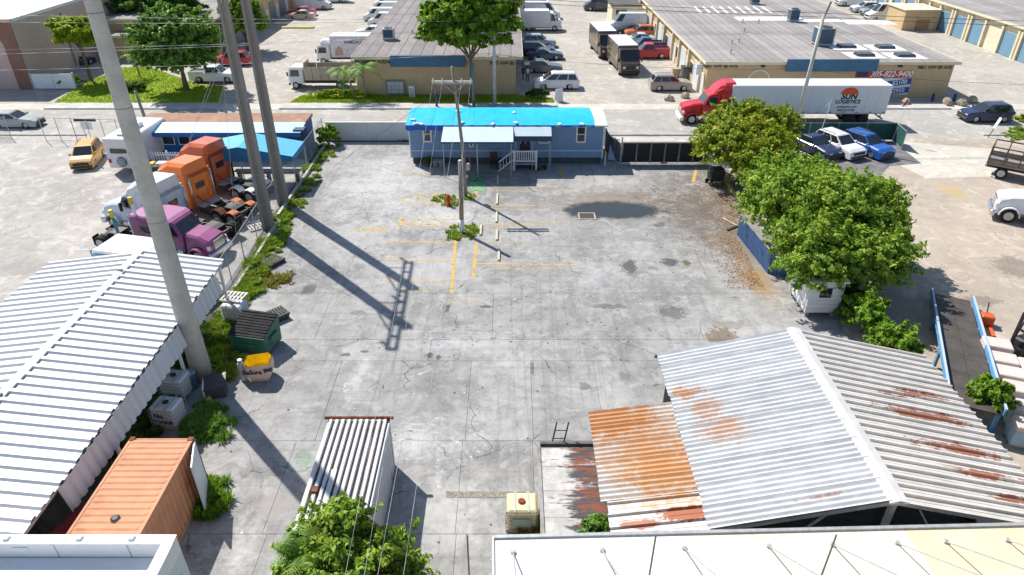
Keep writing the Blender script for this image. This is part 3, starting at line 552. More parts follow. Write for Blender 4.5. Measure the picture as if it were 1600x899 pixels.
    if fenders:
        for x in (-FL+1.72, -FL+.44):
            for s in (-1, 1):
                pts = [(x+.62*math.cos(math.pi*i/6), .52+.58*math.sin(math.pi*i/6)) for i in range(1,6)] + [(x+.58*math.cos(math.pi*i/6), .5+.54*math.sin(math.pi*i/6)) for i in range(5,0,-1)]; MB().prism(pts, s*.87-.3, s*.87+.3).build('rear_fender', fenders, T_)
    MB().box(xb-.9, xb-.05, -.85, .85, .9, .96).build('deck_plate', GALV, T_)
    fx = -FL+1.1
    MB().prism([(fx-.55,.98),(fx+.5,.98),(fx+.5,1.12),(fx-.15,1.12),(fx-.55,1.02)], -.55, .55, 0, .04).build('fifth_wheel', BLACKM, T_)
    for x in (fx+.62, fx-.66):
        for s in (-1, 1):
            wheel(T_, x, s*1.02, .5, .27, STEEL); wheel(T_, x, s*.72, .5, .27, STEEL)
        MB().cyl((x,-.9,.5),(x,.9,.5),.1,.1,8).build('axle', BLACKM, T_)
    for s in (-1, 1):
        wheel(T_, 2.55, s*1.02, .5, .29, STEEL)
        MB().box(-FL-.05, -FL-.02, s*.87-.3, s*.87+.3, .3, 1.0).build('mud_flap', RUBBER, T_)
    return T_
# ------------------------------------------------------------ buildings across the street
TAN = M('tan_stucco', (.56,.41,.235), .9, .07, .6, bump=.15, dirt=(.36,.28,.2), dirt_amt=.35, dsc=.5); CREAM = M('cream_stucco', (.72,.64,.46), .9, .06, .8, bump=.1, dirt=(.5,.43,.32), dirt_amt=.3)
PINKW = M('pink_stucco', (.60,.455,.405), .9, .05, .4, bump=.1, dirt=(.42,.33,.3), dirt_amt=.35, dsc=.3); BROWNT = M('brown_trim', (.27,.14,.1), .85, .1, 1)
ROOFG = M('grey_roll_roofing', (.24,.215,.21), .95, .2, .35, rnd=.14, dirt=(.19,.165,.16), dirt_amt=.6, dsc=.25, bump=.3); ROOFW = M('white_roof_coating', (.8,.8,.79), .8, .08, .4, dirt=(.4,.38,.35), dirt_amt=.7, dsc=.16)
ROOFC = M('light_grey_roofing', (.31,.285,.275), .95, .18, .3, rnd=.13, dirt=(.2,.175,.17), dirt_amt=.6, dsc=.2, bump=.3)
BLUEP = M('faded_blue_panel', (.045,.14,.25), .6, .1, .7, dirt=(.03,.08,.14), dirt_amt=.5); ROLLB = M('blue_roll_door', (.16,.30,.42), .5, .1, 3); DOORW = M('white_door', (.74,.74,.72), .5, .06, 2, dirt=(.5,.48,.44)); DARKIN = M('dark_interior', (.03,.03,.032), .9)
INK = M('black_lettering', (.02,.02,.022), .7, .05); WHITET = M('white_lettering', (.85,.85,.85), .6, .03); REDB = M('banner_red', (.55,.035,.04), .6, .06); BLUEB = M('banner_blue', (.03,.075,.33), .6, .06); VINYL = M('banner_white', (.72,.76,.82), .55, .04)
ACM = M('ac_casing', (.45,.47,.48), .6, .12, 3, .1); ACB = M('ac_coil', (.05,.1,.15), .6, .2, 10)
def ac_unit(parent, x, y, z, sx=1.1, sy=1.1, sz=1.2, name='rooftop_unit'):
    o = MB().cbox(-sx/2, sx/2, -sy/2, sy/2, .18, sz, .04).build(name, ACM, parent, loc=(x, y, z))
    MB().box(-sx*.42, sx*.42, -sy/2-.012, -sy/2, .3, sz-.1).build('coil', ACB, o); MB().box(-sx/2-.012, -sx/2, -sy*.42, sy*.42, .3, sz-.1).build('coil', ACB, o)
    MB().lathe([(sx*.4,0),(sx*.4,.06),(sx*.3,.07),(.05,.03)], 12, c=(0,0,sz)).build('fan_guard', BLACKM, o)
    for a in (-1,1): MB().box(-sx/2, sx/2, a*sy*.35-.05, a*sy*.35+.05, -.02, .18).build('curb', GALV, o)
    return o
def vents(parent, pts, z):
    for x, y in pts: MB().cyl((0,0,-.03),(0,0,.4),.07,.07,8).cyl((0,0,.4),(0,0,.52),.13,.1,8).build('vent_pipe', GALV, parent, loc=(x,y,z))
def block(name, label, x0, x1, y0, y1, h, wall, roof, ov=(.3,.3,.25), strip=1.0, seg=14, rise=.0):
    B = thing(name, label, 'building', (0,0,0)); MB().box(x0, x1, y0, y1, 0, h-.22).build('wall', wall, B)
    MB().box(x0-ov[0], x1+ov[1], y0-ov[2], y1+.3, h-.22, h-.02).build('roof_deck', M('roof_tar', (.11,.1,.1), .95), B)
    n = max(1, round((x1-x0+ov[0]+ov[1])/strip)); w_ = (x1-x0+ov[0]+ov[1])/n; k = max(1, round((y1-y0)/seg)); l_ = (y1-y0+ov[2]+.3)/k
    base = MB().box(.03, w_-.03, .03, l_-.03, 0, .014).build('roof_strip', roof, B, loc=(x0-ov[0], y0-ov[2], h-.016)); 
    for i in range(n):
        for j in range(k):
            if i or j: share('roof_strip', base, B, (x0-ov[0]+i*w_, y0-ov[2]+j*l_, h-.016 + .006*((i+j) % 2) + .003*(j % 3)))
    for nm, a in (('fascia', (x0-ov[0]-.03, x1+ov[1]+.03, y0-ov[2]-.05, y0-ov[2], h-.26, h+.05)), ('fascia', (x0-ov[0]-.05, x0-ov[0], y0-ov[2], y1, h-.26, h+.05)), ('fascia', (x1+ov[1], x1+ov[1]+.05, y0-ov[2], y1, h-.26, h+.05))): MB().box(*a).build(nm, CREAM, B)
    return B
YB = 76.0; bx0, bx1 = G(560,150).x*YB/G(560,150).y, G(806,150).x*YB/G(806,150).y
BB = block('warehouse', 'tan warehouse with grey roof behind the round roadside tree, blue sign panel and mailboxes', bx0, bx1, YB, 150, 4.25, TAN, ROOFG, (.25,.7,.25), 1.25, 12)
q = AT(610,87,YB); q2 = AT(728,103,YB); MB().cbox(q.x, q2.x, YB-.52, YB-.31, q2.z, q.z+.1, .03).build('sign_panel', BLUEP, BB)
text('lettering', '9901 NW 80 AVENUE', .5, INK, BB, (AT(582,93,YB).x, YB-.02, AT(582,93,YB).z-.28), (math.pi/2,0,0), bold=.012); text('lettering', '9907 NW 80 AVE', .5, INK, BB, (AT(796,95,YB).x-.3, YB-.02, AT(796,95,YB).z-.28), (math.pi/2,0,0), bold=.012)
q, q2 = AT(603,125,YB), AT(634,147,YB); mb_ = MB().box(q.x, q2.x, YB-.22, YB-.03, q2.z, q.z).build('mailbox_bank', M('mailbox_frame', (.25,.24,.24), .6), BB)
cw = (q2.x-q.x-.3)/4; ch = (q.z-q2.z-.3)/3; cell = MB().cbox(0, cw-.03, -.04, 0, 0, ch-.03, .008).build('mailbox_door', M('mailbox_metal', (.52,.52,.54), .5, .1, 3, rnd=.06), mb_)
for i in range(4):
    for j in range(3): (cell if i == j == 0 else share('mailbox_door', cell, mb_)).location = (q.x+.15+i*cw, YB-.22, q2.z+.15+j*ch)
ac_unit(BB, AT(612,68,86).x, 84.5, 4.25, 1.3, 1.2, 1.3); vents(BB, [(-12,88),(-11.2,88.4),(-2,92)], 4.2)
q = G(645,153); o = thing('meter_cabinet', 'small white utility cabinet on the grass under the tan wall', 'cabinet', (q.x, 75.0, .12)); MB().cbox(-.3,.3,-.25,.25,0,1.25,.04).build('cabinet_body', WHITEP, o); MB().box(-.22,.22,-.265,-.25,.1,1.1).build('cabinet_door', GALV, o)
YC = 75.4; cx0, cx1 = G(1099,152).x*YC/G(1099,152).y, G(1474,156).x*YC/G(1474,156).y
CC = block('warehouse', 'tan warehouse with skylights, blue sign panel and rental banner behind the white trailer', cx0, cx1, YC, 150, 3.85, TAN, ROOFC, (.35,.45,.3), .95, 16)
q, q2 = AT(1228,93,YC), AT(1366,110,YC); MB().cbox(q.x, q2.x, YC-.58, YC-.37, q2.z, q.z+.12, .03).build('sign_panel', BLUEP, CC)
text('lettering', '9807 NW 80 AVE', .5, INK, CC, (AT(1126,102,YC).x, YC-.02, AT(1126,102,YC).z-.12), (math.pi/2,0,0), bold=.012); text('lettering', '9801 NW 80 AVE', .5, INK, CC, (AT(1464,104,YC).x-.2, YC-.02, AT(1464,104,YC).z-.12), (math.pi/2,0,0), bold=.012)
q, q2 = AT(1338,111,YC), AT(1422,121,YC); bn = thing('phone_banner', 'red banner with white phone number hung on the tan wall', 'banner', (0,0,0)); MB().box(q.x, q2.x, YC-.06, YC-.035, q2.z, q.z).build('banner_sheet', REDB, bn)
text('lettering', '305-822-9400', .86, WHITET, bn, ((q.x*.36+q2.x*.64), YC-.066, (q.z+q2.z)/2), (math.pi/2,0,0), bold=.02, shear=.25, squash=.93)
MB().box(q.x+.1, q.x+1.35, YC-.064, YC-.06, q2.z+.05, q.z-.06).build('banner_logo', M('banner_navy', (.03,.04,.1), .6), bn)
q, q2 = AT(1340,122,YC), AT(1419,153,YC); pb = thing('price_banner', 'white banner with blue price tags below the phone number', 'banner', (0,0,0)); MB().box(q.x, q2.x-.25, YC-.05, YC-.03, .35, q.z-.03).build('banner_sheet', VINYL, pb)
for u, v, s_ in ((1405,129,'$2100'),(1401,142,'$2950'),(1370,144,'')):
    e = AT(u, v, YC); wd = 1.25 if s_ else .5; pr = MB().prism([(-wd,-.3),(wd,-.3),(wd,.3),(-wd,.3),(-wd-.2,0)], -.012, .012); o = pr.build('price_tag', BLUEB, pb, loc=(e.x, YC-.07, e.z)); o.rotation_euler = (0, R(-7), 0)
    if s_: tx = text('lettering', s_, .62, WHITET, o, (0, -.02, 0), (math.pi/2,0,0), bold=.012)
for x, y, sx in ((AT(1176,20,112).x,112,1.3),(AT(1236,45,98).x,98,1.3),(AT(1290,82,82).x,83.5,2.0)): ac_unit(CC, x, y, 3.85, sx, sx*.8, 1.6 if sx < 2 else 2.0)
ac_unit(CC, AT(1288,70,84).x-2.6, 128, 3.85)
vents(CC, [(24.5,79),(26,84),(27,84.6),(31,97),(33,96.6),(38,101),(38.6,101.2),(29.5,91)], 3.85)
for u, v in ((1322,74),(1382,75),(1350,87),(1413,88)):
    e = G(u, v, 3.86); pd = MB().box(-1.9,1.9,-1.5,1.5,0,.02).build('skylight_pad', ROOFW, CC, loc=(e.x, e.y, 3.872)); MB().prism([(-1.0,.02),(1.0,.02),(.85,.3),(-.85,.3)], -.75, .75, 0, .12).build('skylight', M('skylight_dome', (.05,.06,.07), .25), pd)
e = G(1330,42,3.86)
for dx, dy, sx, sy in ((3.5,3,3.2,1.6),(-3,4,3.4,1.0),(-9,5.5,4.5,1.4)): MB().box(-sx,sx,-sy,sy,0,.016).build('roof_patch', ROOFW, CC, loc=(e.x+dx, e.y+dy, 3.875))
for i in range(9): MB().box(0,.35,0,5.5,0,.014).build('roof_patch', ROOFW, CC, loc=(27+i*1.25, 104, 3.876), rz=R(-3))
# west side doors of that building
y = YC+.6; k = 0
while y < 140:
    w_ = (1.15, 2.6, 1.6)[k % 3]; nm = ('entry_door','roll_door','window')[k % 3]; mt = (DOORW, M('pale_roll_door', (.62,.68,.72), .5, .08, 2), GLASS)[k % 3]; z0, z1 = ((.05,2.2),(.05,2.7),(1.0,2.2))[k % 3]
    d = MB().box(cx0-.05, cx0-.02, y, y+w_, z0, z1).build(nm, mt, CC)
    fr = MB()
    for a in ((y-.1,y,z0,z1+.1),(y+w_,y+w_+.1,z0,z1+.1),(y,y+w_,z1,z1+.1)): fr.box(cx0-.08, cx0-.01, *a)
    fr.build('frame', CREAM, d)
    y += w_+.35; k += 1
    if k % 2: MB().box(cx0-.32, cx0-.002, y, y+.35, 0, 3.55).build('pilaster', CREAM, CC); y += .75
MB().box(cx0-.9, cx0-.3, YC+1.0, YC+1.08, 2.2, 3.3).build('hanging_sign', VINYL, CC)
arch = MB(); e = AT(1186,120,YC)
for i in range(14):
    a0, a1 = math.pi*i/14, math.pi*(i+1)/14; arch.beam((e.x+1.15*math.cos(a0), YC-.05, e.z-.45+1.15*math.sin(a0)), (e.x+1.15*math.cos(a1), YC-.05, e.z-.45+1.15*math.sin(a1)), .1, .1)
arch.build('painted_arch', WHITET, CC)
for u in (1192, 1406): e = AT(u,103,YC); MB().cbox(e.x-.2,e.x+.2,YC-.3,YC-.01,e.z-.1,e.z+.1,.03).build('wall_lamp', BLACKP, CC)
e = AT(1146,103,YC); 
# right hand building with blue roll doors
DD = block('warehouse', 'cream warehouse with a row of blue roll-up doors and low side block', 66.3, 110, 84, 160, 4.1, CREAM, ROOFC, (.5,.3,.3), 1.6, 19)
slat = MB().cbox(-.035, 0, 0, 2.9, 0, .27, .02).build('slat', ROLLB, None); sl_me = slat.data; bpy.data.objects.remove(slat)
for y in (85.5, 89.6, 93.7, 101, 105.2, 109.4, 116, 120.2, 124.4, 130, 135):
    d = MB().box(66.24, 66.27, y, y+2.9, .02, 2.9).build('roll_door', BLUEP, DD)
    for i in range(10): link('slat', sl_me, d, (66.235, y, .05+i*.285))
    for yy in (y-.45, y+2.98): MB().box(65.95, 66.3, yy, yy+.35, 0, 3.5).build('pilaster', CREAM, DD)
q = G(1403,47); o = thing('enclosure_block', 'small flat tan enclosure standing before the cream warehouse', 'building', (0,0,0)); MB().box(60.6, 66.0, 112.0, 117.5, 0, 2.9).build('wall', TAN, o); MB().box(60.4, 66.0, 111.8, 117.7, 2.9, 3.05).build('roof', CREAM, o); MB().box(62.6,64.6,111.93,111.99,.05,1.6).build('gate', M('rusty_gate', (.33,.2,.12), .8), o)
o = thing('enclosure_block', 'low cream enclosure with dark roof at the end of the alley', 'building', (0,0,0)); MB().box(16.0, 20.6, 115.2, 121, 0, 3.0).build('wall', CREAM, o); MB().box(15.8, 20.6, 115.0, 121.2, 3.0, 3.2).build('roof', M('dark_roof', (.1,.1,.095), .9, .3, 1), o); MB().box(16.6,18.3,115.14,115.19,.9,2.5).build('window', GLASS, o)
# left hand pink building
AA = thing('warehouse', 'pink stucco warehouse with brown arched trim and white roof behind the lime tree', 'building', (0,0,0)); ax = -54.4; ay = 78.8; ah = 7.3
MB().box(-95, ax, ay, 135, 0, ah-.1).build('wall', PINKW, AA); MB().box(-95, ax-.3, ay+.3, 134.7, ah-.1, ah+.02).build('roof', ROOFW, AA); MB().box(-95, ax+.04, ay-.04, ay+.3, ah-.1, ah+.22).build('parapet', PINKW, AA); MB().box(ax-.3, ax+.04, ay+.3, 135, ah-.1, ah+.22).build('parapet', WHITEP, AA)
for a in ((ax-1.5,ax+.03,ay-.16,ay-.03,.0,ah-.12),(ax-12,ax-1.5,ay-.16,ay-.03,ah-1.1,ah-.12)): MB().box(*a).build('trim', BROWNT, AA)
MB().prism([(ax-1.5,ah-1.1),(ax-1.5,ah-2.4),(ax-1.8,ah-1.6),(ax-2.6,ah-1.1)], ay-.16, ay-.03).build('trim', BROWNT, AA)
MB().cyl((ax+.12, 88, .4), (ax+.12, 88, 6.6), .09, .09, 8).build('downpipe', M('pipe_grey', (.3,.26,.25), .7), AA)
rk = MB()
for yy in (94, 104): 
    rk.box(-72, -60, yy, yy+.25, 8.1, 8.4); 
    for x in (-71.5, -68, -64, -60.5): rk.box(x-.1, x+.1, yy, yy+.25, 7.3, 8.1)
rk.box(-70,-66,98,100.5,7.8,8.0); rk.build('pipe_rack', BLACKM, AA); ac_unit(AA, -66, 86, 7.3, 2.4, 1.8, 1.5); ac_unit(AA, -60.5, 108, 7.3, 2.2, 1.8, 1.6); ac_unit(AA, -58, 118, 7.3, 2.2, 1.8, 1.6)
e = G(91,140); wg = thing('white_gate', 'white solid double gate beside the pink warehouse', 'gate', (0,0,0))
for i in range(2): MB().box(ax+.3+i*2.35, ax+2.6+i*2.35, 78.6, 78.68, .1, 1.75).build('gate_leaf', WHITEP, wg)
for x in (ax+.2, ax+5.05): MB().box(x-.08, x+.08, 78.56, 78.72, 0, 1.9).build('post', GALV, wg)
EE = block('warehouse', 'tan warehouse with dark doors behind the dark round tree', -58, -39.2, 95.5, 150, 4.6, TAN, ROOFC, (.3,.4,.3), 1.6, 14)
for y in (97, 102.5, 108, 113.5, 119, 124.5): MB().box(-39.17, -39.1, y, y+2.6, .05, 2.9).build('roll_door', BLUEP if y < 100 else M('grey_door', (.2,.22,.24), .6), EE); MB().box(-39.17,-39.05, y+3.2, y+4.2, .05, 2.2).build('entry_door', DOORW, EE)
o = block('shed_building', 'low grey roofed annex between the two left trees', -52, -45.6, 92.5, 95, 3.1, TAN, ROOFC, (.2,.2,.2), 1.5, 8)
# ------------------------------------------------------------ lawns and hedges
GRASS, t, p, L = nodes('lawn_soil'); pos = nd(t, 'NewGeometry').outputs['Position']; c = mixc(t, step(t, noise(t, pos, 1.2, 7), .35, .65), (.22,.34,.02), (.34,.44,.03)); c = mixc(t, mth(t,'MULTIPLY',step(t, noise(t, pos, .5, 6), .55, .7),.6), c, (.35,.33,.08)); L.new(c, p.inputs['Base Color']); p.inputs['Roughness'].default_value = .9
def lawn(poly, n, seed, label):
    sheet('lawn_ground', poly, .13, GRASS); r = np.random.default_rng(seed); A = np.array(poly); P0 = A.min(0); P1 = A.max(0); X = r.random((n,2))*(P1-P0)+P0
    ins = np.zeros(n, bool); j = len(A)-1
    for i in range(len(A)):
        c_ = ((A[i,1] > X[:,1]) != (A[j,1] > X[:,1])) & (X[:,0] < (A[j,0]-A[i,0])*(X[:,1]-A[i,1])/(A[j,1]-A[i,1]+1e-9)+A[i,0]); ins ^= c_; j = i
    X = X[ins]; k = len(X); h = .07+.1*r.random(k); a = r.random(k)*6.28; dx, dy = np.cos(a)*.05, np.sin(a)*.05; lx, ly = r.normal(size=k)*.05, r.normal(size=k)*.05
    z = np.full(k, .125); V = np.stack([np.stack([X[:,0]-dx, X[:,1]-dy, z],1), np.stack([X[:,0]+dx, X[:,1]+dy, z],1), np.stack([X[:,0]+lx, X[:,1]+ly, z+h],1)],1).reshape(-1,3)
    me = bpy.data.meshes.new('grass'); me.from_pydata(V.tolist(), [], np.arange(3*k).reshape(-1,3).tolist()); at_ = me.color_attributes.new('tone','FLOAT_COLOR','POINT'); cc = np.ones((3*k,4),np.float32); cc[:,:3] = np.repeat(r.random(k),3)[:,None]; at_.data.foreach_set('color', cc.ravel())
    me.materials.append(LF_LAWN); o = stuff(link('grass', me)); o['label'] = label; o['category'] = 'grass'
LF_LAWN = leaf_mat('lawn_blades', (.26,.40,.02), (.45,.56,.03), (.5,.55,.06), .35)
lawn([(-48.8,73.0),(-31.3,73.0),(-33.2,79.5),(-36,80),(-46,89),(-49,88),(-49.5,80)], 26000, 1, 'bright lawn round the two left trees'); lawn([(-23.6,73.0),(4.6,73.0),(4.6,74.6),(.5,75.9),(-16,75.9),(-23,75.6)], 16000, 2, 'lawn strip along the tan warehouse wall')
YK = M('yellow_kerb', (.62,.5,.1), .8, .15, 2, dirt=(.4,.37,.3))
def kerbrun(pts, label, mat=YK, h=.16, wd=.16):
    m = MB()
    for a, b in zip(pts, pts[1:]): m.beam((*a, h/2), (*b, h/2), wd, h)
    return struct(m.build('kerb', mat))
kerbrun([(-31.2,73.1),(-33.0,79.5),(-36,80.2)], ''); kerbrun([(-23.7,73.1),(-23.1,75.7),(-17,76.2)], '')
e = G(465,44); o = struct(MB().cbox(-2.6,2.6,-.5,.5,0,.2,.05).build('traffic_island', M('island_grass', (.42,.42,.1), .9, .15, 2), None, loc=(e.x, e.y, 0)))
def shrub(name, label, loc, rx, ry, h, mat, n, size, seed, group=None):
    t_ = thing(name, label, 'shrub', loc, 0, group); m = MB()
    for i in range(5): a = i*1.26; m.cyl((0,0,-.05), (rx*.5*math.cos(a), ry*.5*math.sin(a), h*.8), .03, .012, 5)
    m.build('stems', BARK, t_); leaves('foliage', t_, mat, [(0,0,h*.5,rx,ry,h*.52,1)], n, size, seed, .25, shell=.6); return t_
shrub('clipped_hedge', 'clipped green hedge beside the white gate', (-50.6,79.6,.12), 1.5, 1.1, 1.25, LF_GRN, 2600, .2, 3)
shrub('clipped_hedge', 'yellow green low hedge along the flatbed truck', (-18.6,74.9,.12), 3.6, .45, .85, LF_LIME, 3200, .17, 4); shrub('bush', 'dark low bush near the leaning street post on the lawn', (-42.5,77.6,.12), 1.9, 1.0, 1.0, LF_DARK, 2200, .22, 5)
shrub('bush', 'small dark bush by the parking bay wall', (3.0,74.9,.12), 1.2, .5, .9, LF_DARK, 1400, .2, 6)
# ------------------------------------------------------------ street trees
c0 = Vector((-49.4,81.9,.12)); tree('lime_tree', 'round lime green tree beside the pink warehouse wall', c0, [(.3,0,5.0,2.7,2.7,1.9,1),(-.7,.2,5.6,2.1,2.2,1.5,.6),(1.0,-.3,5.5,1.8,1.8,1.4,.5)], 3.2, .18, LF_LIME, 9000, .34, 11, clump=.45)
tree('round_tree', 'big round dark green tree over the white pickup', (-36.6,78.0,.12), [(-.1,0,4.8,4.5,4.4,3.8,1)], 1.9, .3, LF_MID, 22000, .34, 12, clump=.55)
tree('round_tree', 'round bright green tree behind the twin concrete poles', (-36.2,98.0,.0), [(0,0,4.2,2.9,2.9,3.0,1)], 1.6, .22, LF_GRN, 8000, .36, 13)
for i, (x, y, s) in enumerate(((-56,101,1.0),(-51,103,1.1),(-46.5,101,1.05),(-60,104,1.0))):
    tree('background_tree', 'dark dense tree massed behind the grey annex roof', (x,y,0), [(0,0,5.2*s,3.6*s,3.2*s,3.4*s,1)], 2, .25, LF_MID if i % 2 else LF_DARK, 7000, .42, 20+i, 'dense trees behind the annex')
tree('canopy_tree', 'broad glossy tree with dense rounded crown before the tan warehouse', (-4.2,74.2,.12), [(-.5,-.2,8.0,4.2,3.6,2.7,1),(2.2,0,8.2,3.2,3.2,2.5,.7),(-2.6,0,7.4,3.0,3.0,2.3,.6),(.6,-.6,9.4,3.2,3.0,1.8,.5),(1.2,0,6.5,3.4,2.8,1.6,.4)], 4.2, .2, LF_GRN, 26000, .42, 14, clump=.55)
for i, (u, dx, h) in enumerate(((540,0,2.9),(549,.9,3.3))): palm('palm_tree', 'short feathery palm on the lawn beside the flatbed truck', (G(557,160).x-.4+dx*1.3, 74.6, .12), h, .11, 15, 2.6, 30+i, (-.7+dx*.9,0), 'palms at the corner of the tan warehouse')
palm('palm_tree', 'small pale palm between the lime tree and the concrete pole', (-44.4,83.5,.12), 2.6, .1, 12, 2.0, 33)
# ------------------------------------------------------------ blue house with tarp roof
HB = M('blue_siding', (.19,.30,.47), .75, .06, 1.2, dirt=(.1,.15,.26), dirt_amt=.3); HBL = M('pale_blue_trim', (.42,.52,.66), .7, .06, 2); TARP = M('blue_tarp', (.0,.46,.78), .45, .08, .8, bump=.35, dirt=(.0,.56,.86), dirt_amt=.5, dsc=.9); TARPD = M('tarp_fold', (.01,.10,.48), .5, .1, 2)
AWN = M('pale_awning', (.48,.59,.64), .6, .04, .7, dirt=(.36,.44,.5), dirt_amt=.3); TRIMW = M('white_trim', (.75,.77,.8), .6, .05, 2)
YH = 55.4; hx0, hx1 = AT(642,246,YH).x, AT(941,247,YH).x; hz0 = .62; hz1 = AT(800,196,YH).z; HD = 4.5
HO = thing('mobile_home', 'blue mobile home with a bright blue tarp over its roof and a pale awning', 'house', (0,0,0))
sd_ = MB().box(hx0, hx1, YH, YH+HD, hz0, hz1-.05).build('wall', HB, HO)
n = int((hx1-hx0)/.41); st_ = MB().box(-.018,.018,-.02,0,hz0+.62,hz1-.1).build('batten', HB, HO, loc=(hx0+.41,YH,0))
for i in range(2, n): share('batten', st_, HO, (hx0+i*.41, YH, 0))
MB().box(hx0-.02, hx1+.02, YH-.035, YH-.002, hz0+.55, hz0+.66).build('belt_trim', HBL, HO)
for x in (hx0-.03, hx1-.07): MB().box(x, x+.1, YH-.04, YH-.005, hz0-.05, hz1).build('corner_trim', TRIMW, HO)
MB().box(hx0+.15, hx1-.15, YH+.15, YH+HD-.15, .0, hz0).build('skirting', M('dark_skirting', (.07,.08,.09), .9, .3, 2), HO)
MB().box(hx0-.15, hx1+.25, YH-.22, YH+HD+.15, hz1-.05, hz1+.06).build('roof_deck', TRIMW, HO)
rf = MB(); K = 12; N = 40; xt = AT(925,180,YH+2).x; vs = []
for j in range(K+1):
    s_ = j/K; y = YH-.24 + (HD+.45)*s_; z = hz1 + .07 + .27*math.sin(math.pi*s_)**.8
    for i in range(N+1):
        x = hx0-.2 + (xt-hx0+.2)*i/N; vs.append((x, y, z + .02*math.sin(i*2.1+j*.9)*math.sin(j*1.7+i*.3) + random.uniform(0,.012)))
rf.add(vs, [(j*(N+1)+i, j*(N+1)+i+1, (j+1)*(N+1)+i+1, (j+1)*(N+1)+i) for j in range(K) for i in range(N)]); rf.build('tarp', TARP, HO, True)
ed = MB(); vs = []                                                  # tarp edge hanging over the eave, ragged
for i in range(N+1):
    x = hx0-.2 + (xt-hx0+.2)*i/N; d = (.42 if i < 12 else .12) + .06*math.sin(i*1.9); vs += [(x, YH-.245-.02*math.sin(i*2.3), hz1+.08), (x, YH-.27-.03*math.sin(i*1.3), hz1+.08-d)]
ed.add(vs, [(2*i, 2*i+1, 2*i+3, 2*i+2) for i in range(N)]); ed.build('tarp_flap', TARPD, HO, True)
for i, (u, v) in enumerate(((716,176),(722,190),(803,178),(806,190),(657,192),(650,191),(770,193),(875,193),(910,193),(645,187))): e = G(u, v, hz1+.3); MB().cbox(-.22,.22,-.12,.12,0,.1,.03).build('sandbag', WHITEP, HO, loc=(e.x, max(e.y, YH-.1), hz1+.1+.26*max(0, math.sin(math.pi*min(1,max(0,(e.y-YH+.24)/(HD+.45)))))**.8), rz=R(40*i))
for i in range(9): x = hx0+.2+i*1.72; MB().tube([(x, YH-.25+(HD+.45)*s_/8, hz1+.085+.27*math.sin(math.pi*s_/8)**.8) for s_ in range(9)], .018, 4).build('tarp_batten', TARP, HO)
rb = MB(); vs = []
for j in range(K+1):
    s_ = j/K; vs += [(x, YH-.2+(HD+.35)*s_, hz1+.05+.22*math.sin(math.pi*s_)**.8) for x in (xt-.3, hx1+.22)]
rb.add(vs, [(2*j,2*j+1,2*j+3,2*j+2) for j in range(K)] + [tuple(2*j+1 for j in range(K+1))]); rb.build('roof_end', M('bleached_roof', (.66,.62,.55), .85, .08, 1), HO)
def hwin(u0, u1, v0, v1, sash=True):
    a, b = AT(u0, v0, YH), AT(u1, v1, YH); o = MB().box(a.x, b.x, YH-.03, YH-.005, b.z, a.z).build('window', GLASS, HO); f = MB()
    for q in ((a.x-.12,a.x,b.z-.1,a.z+.1),(b.x,b.x+.12,b.z-.1,a.z+.1),(a.x,b.x,a.z,a.z+.1),(a.x,b.x,b.z-.12,b.z)): f.box(q[0],q[1],YH-.07,YH-.004,q[2],q[3])
    f.build('frame', TRIMW, o)
    if sash: MB().box(a.x, b.x, YH-.05, YH-.03, (a.z+b.z)/2-.03, (a.z+b.z)/2+.03).build('sash_bar', TRIMW, o)
hwin(662,673,199,220); hwin(903,913,199,221); hwin(844,856,214,222,False); hwin(735,738,224,228,False)
za = hz1-.18
def awning(u0, u1, v, h, val):
    a, b = G(u0, v, h), G(u1, v, h); o = MB(); y = a.y; o.add([(a.x,YH-.3,za+.16),(b.x,YH-.3,za+.16),(b.x,y,h),(a.x,y,h),(a.x,YH-.3,za+.1),(b.x,YH-.3,za+.1),(b.x,y,h-.05),(a.x,y,h-.05)], [(0,1,2,3),(7,6,5,4),(0,4,5,1),(1,5,6,2),(2,6,7,3),(3,7,4,0)])
    w_ = o.build('awning', AWN, HO); MB().box(a.x, b.x, y-.02, y-.004, h-val, h-.02).build('valance', M('navy_valance', (.03,.07,.14), .7), w_)
    MB().add([(a.x,YH-.3,za+.1),(a.x,y,h),(a.x,y,h-val),(b.x,YH-.3,za+.1),(b.x,y,h),(b.x,y,h-val)], [(0,1,2),(3,5,4)]).build('awning_end', M('navy_valance', (.03,.07,.14), .7), w_)
    for x in (a.x+.15, (a.x+b.x)/2, b.x-.15): MB().cyl((x, y+.05, 0), (x, y+.05, h-.04), .035, .035, 7).build('post', GALV, w_)
awning(689, 802, 222, 3.0, .14); awning(803, 862, 213, 2.95, .42)
# porch: deck, pickets, stair rail
px0, px1 = AT(803,240,54.2).x, AT(838,240,54.2).x; PO = thing('porch', 'white picket porch with stairs in front of the blue house door', 'porch', (0,0,0)); py = 54.0
MB().box(px0, px1, py, YH-.06, .5, .62).build('deck', M('porch_deck', (.3,.31,.33), .8), PO)
for z in (.78, 1.62): MB().box(px0, px1, py-.03, py+.05, z, z+.1).build('rail', TRIMW, PO)
pk = MB().box(-.035,.035,-.02,.02,.88,1.62).build('picket', TRIMW, PO, loc=(px0+.12,py+.01,0))
for i in range(1, 10): share('picket', pk, PO, (px0+.12+i*(px1-px0-.24)/9, py+.01, 0))
for x in (px0, px1): MB().box(x-.07, x+.07, py-.06, py+.08, 0, 1.78).build('post', TRIMW, PO)
for z in (.45, 1.2): MB().beam((px0-.08, py, z+.5), (px0-1.25, py-.3, z-.35), .08, .09).build('stair_rail', TRIMW, PO)
for i in range(3): MB().box(px0-.4-i*.3, px0-.08-i*.3, py, py+1.1, 0, .47-i*.15).build('step', M('porch_deck', (.3,.31,.33), .8), PO)
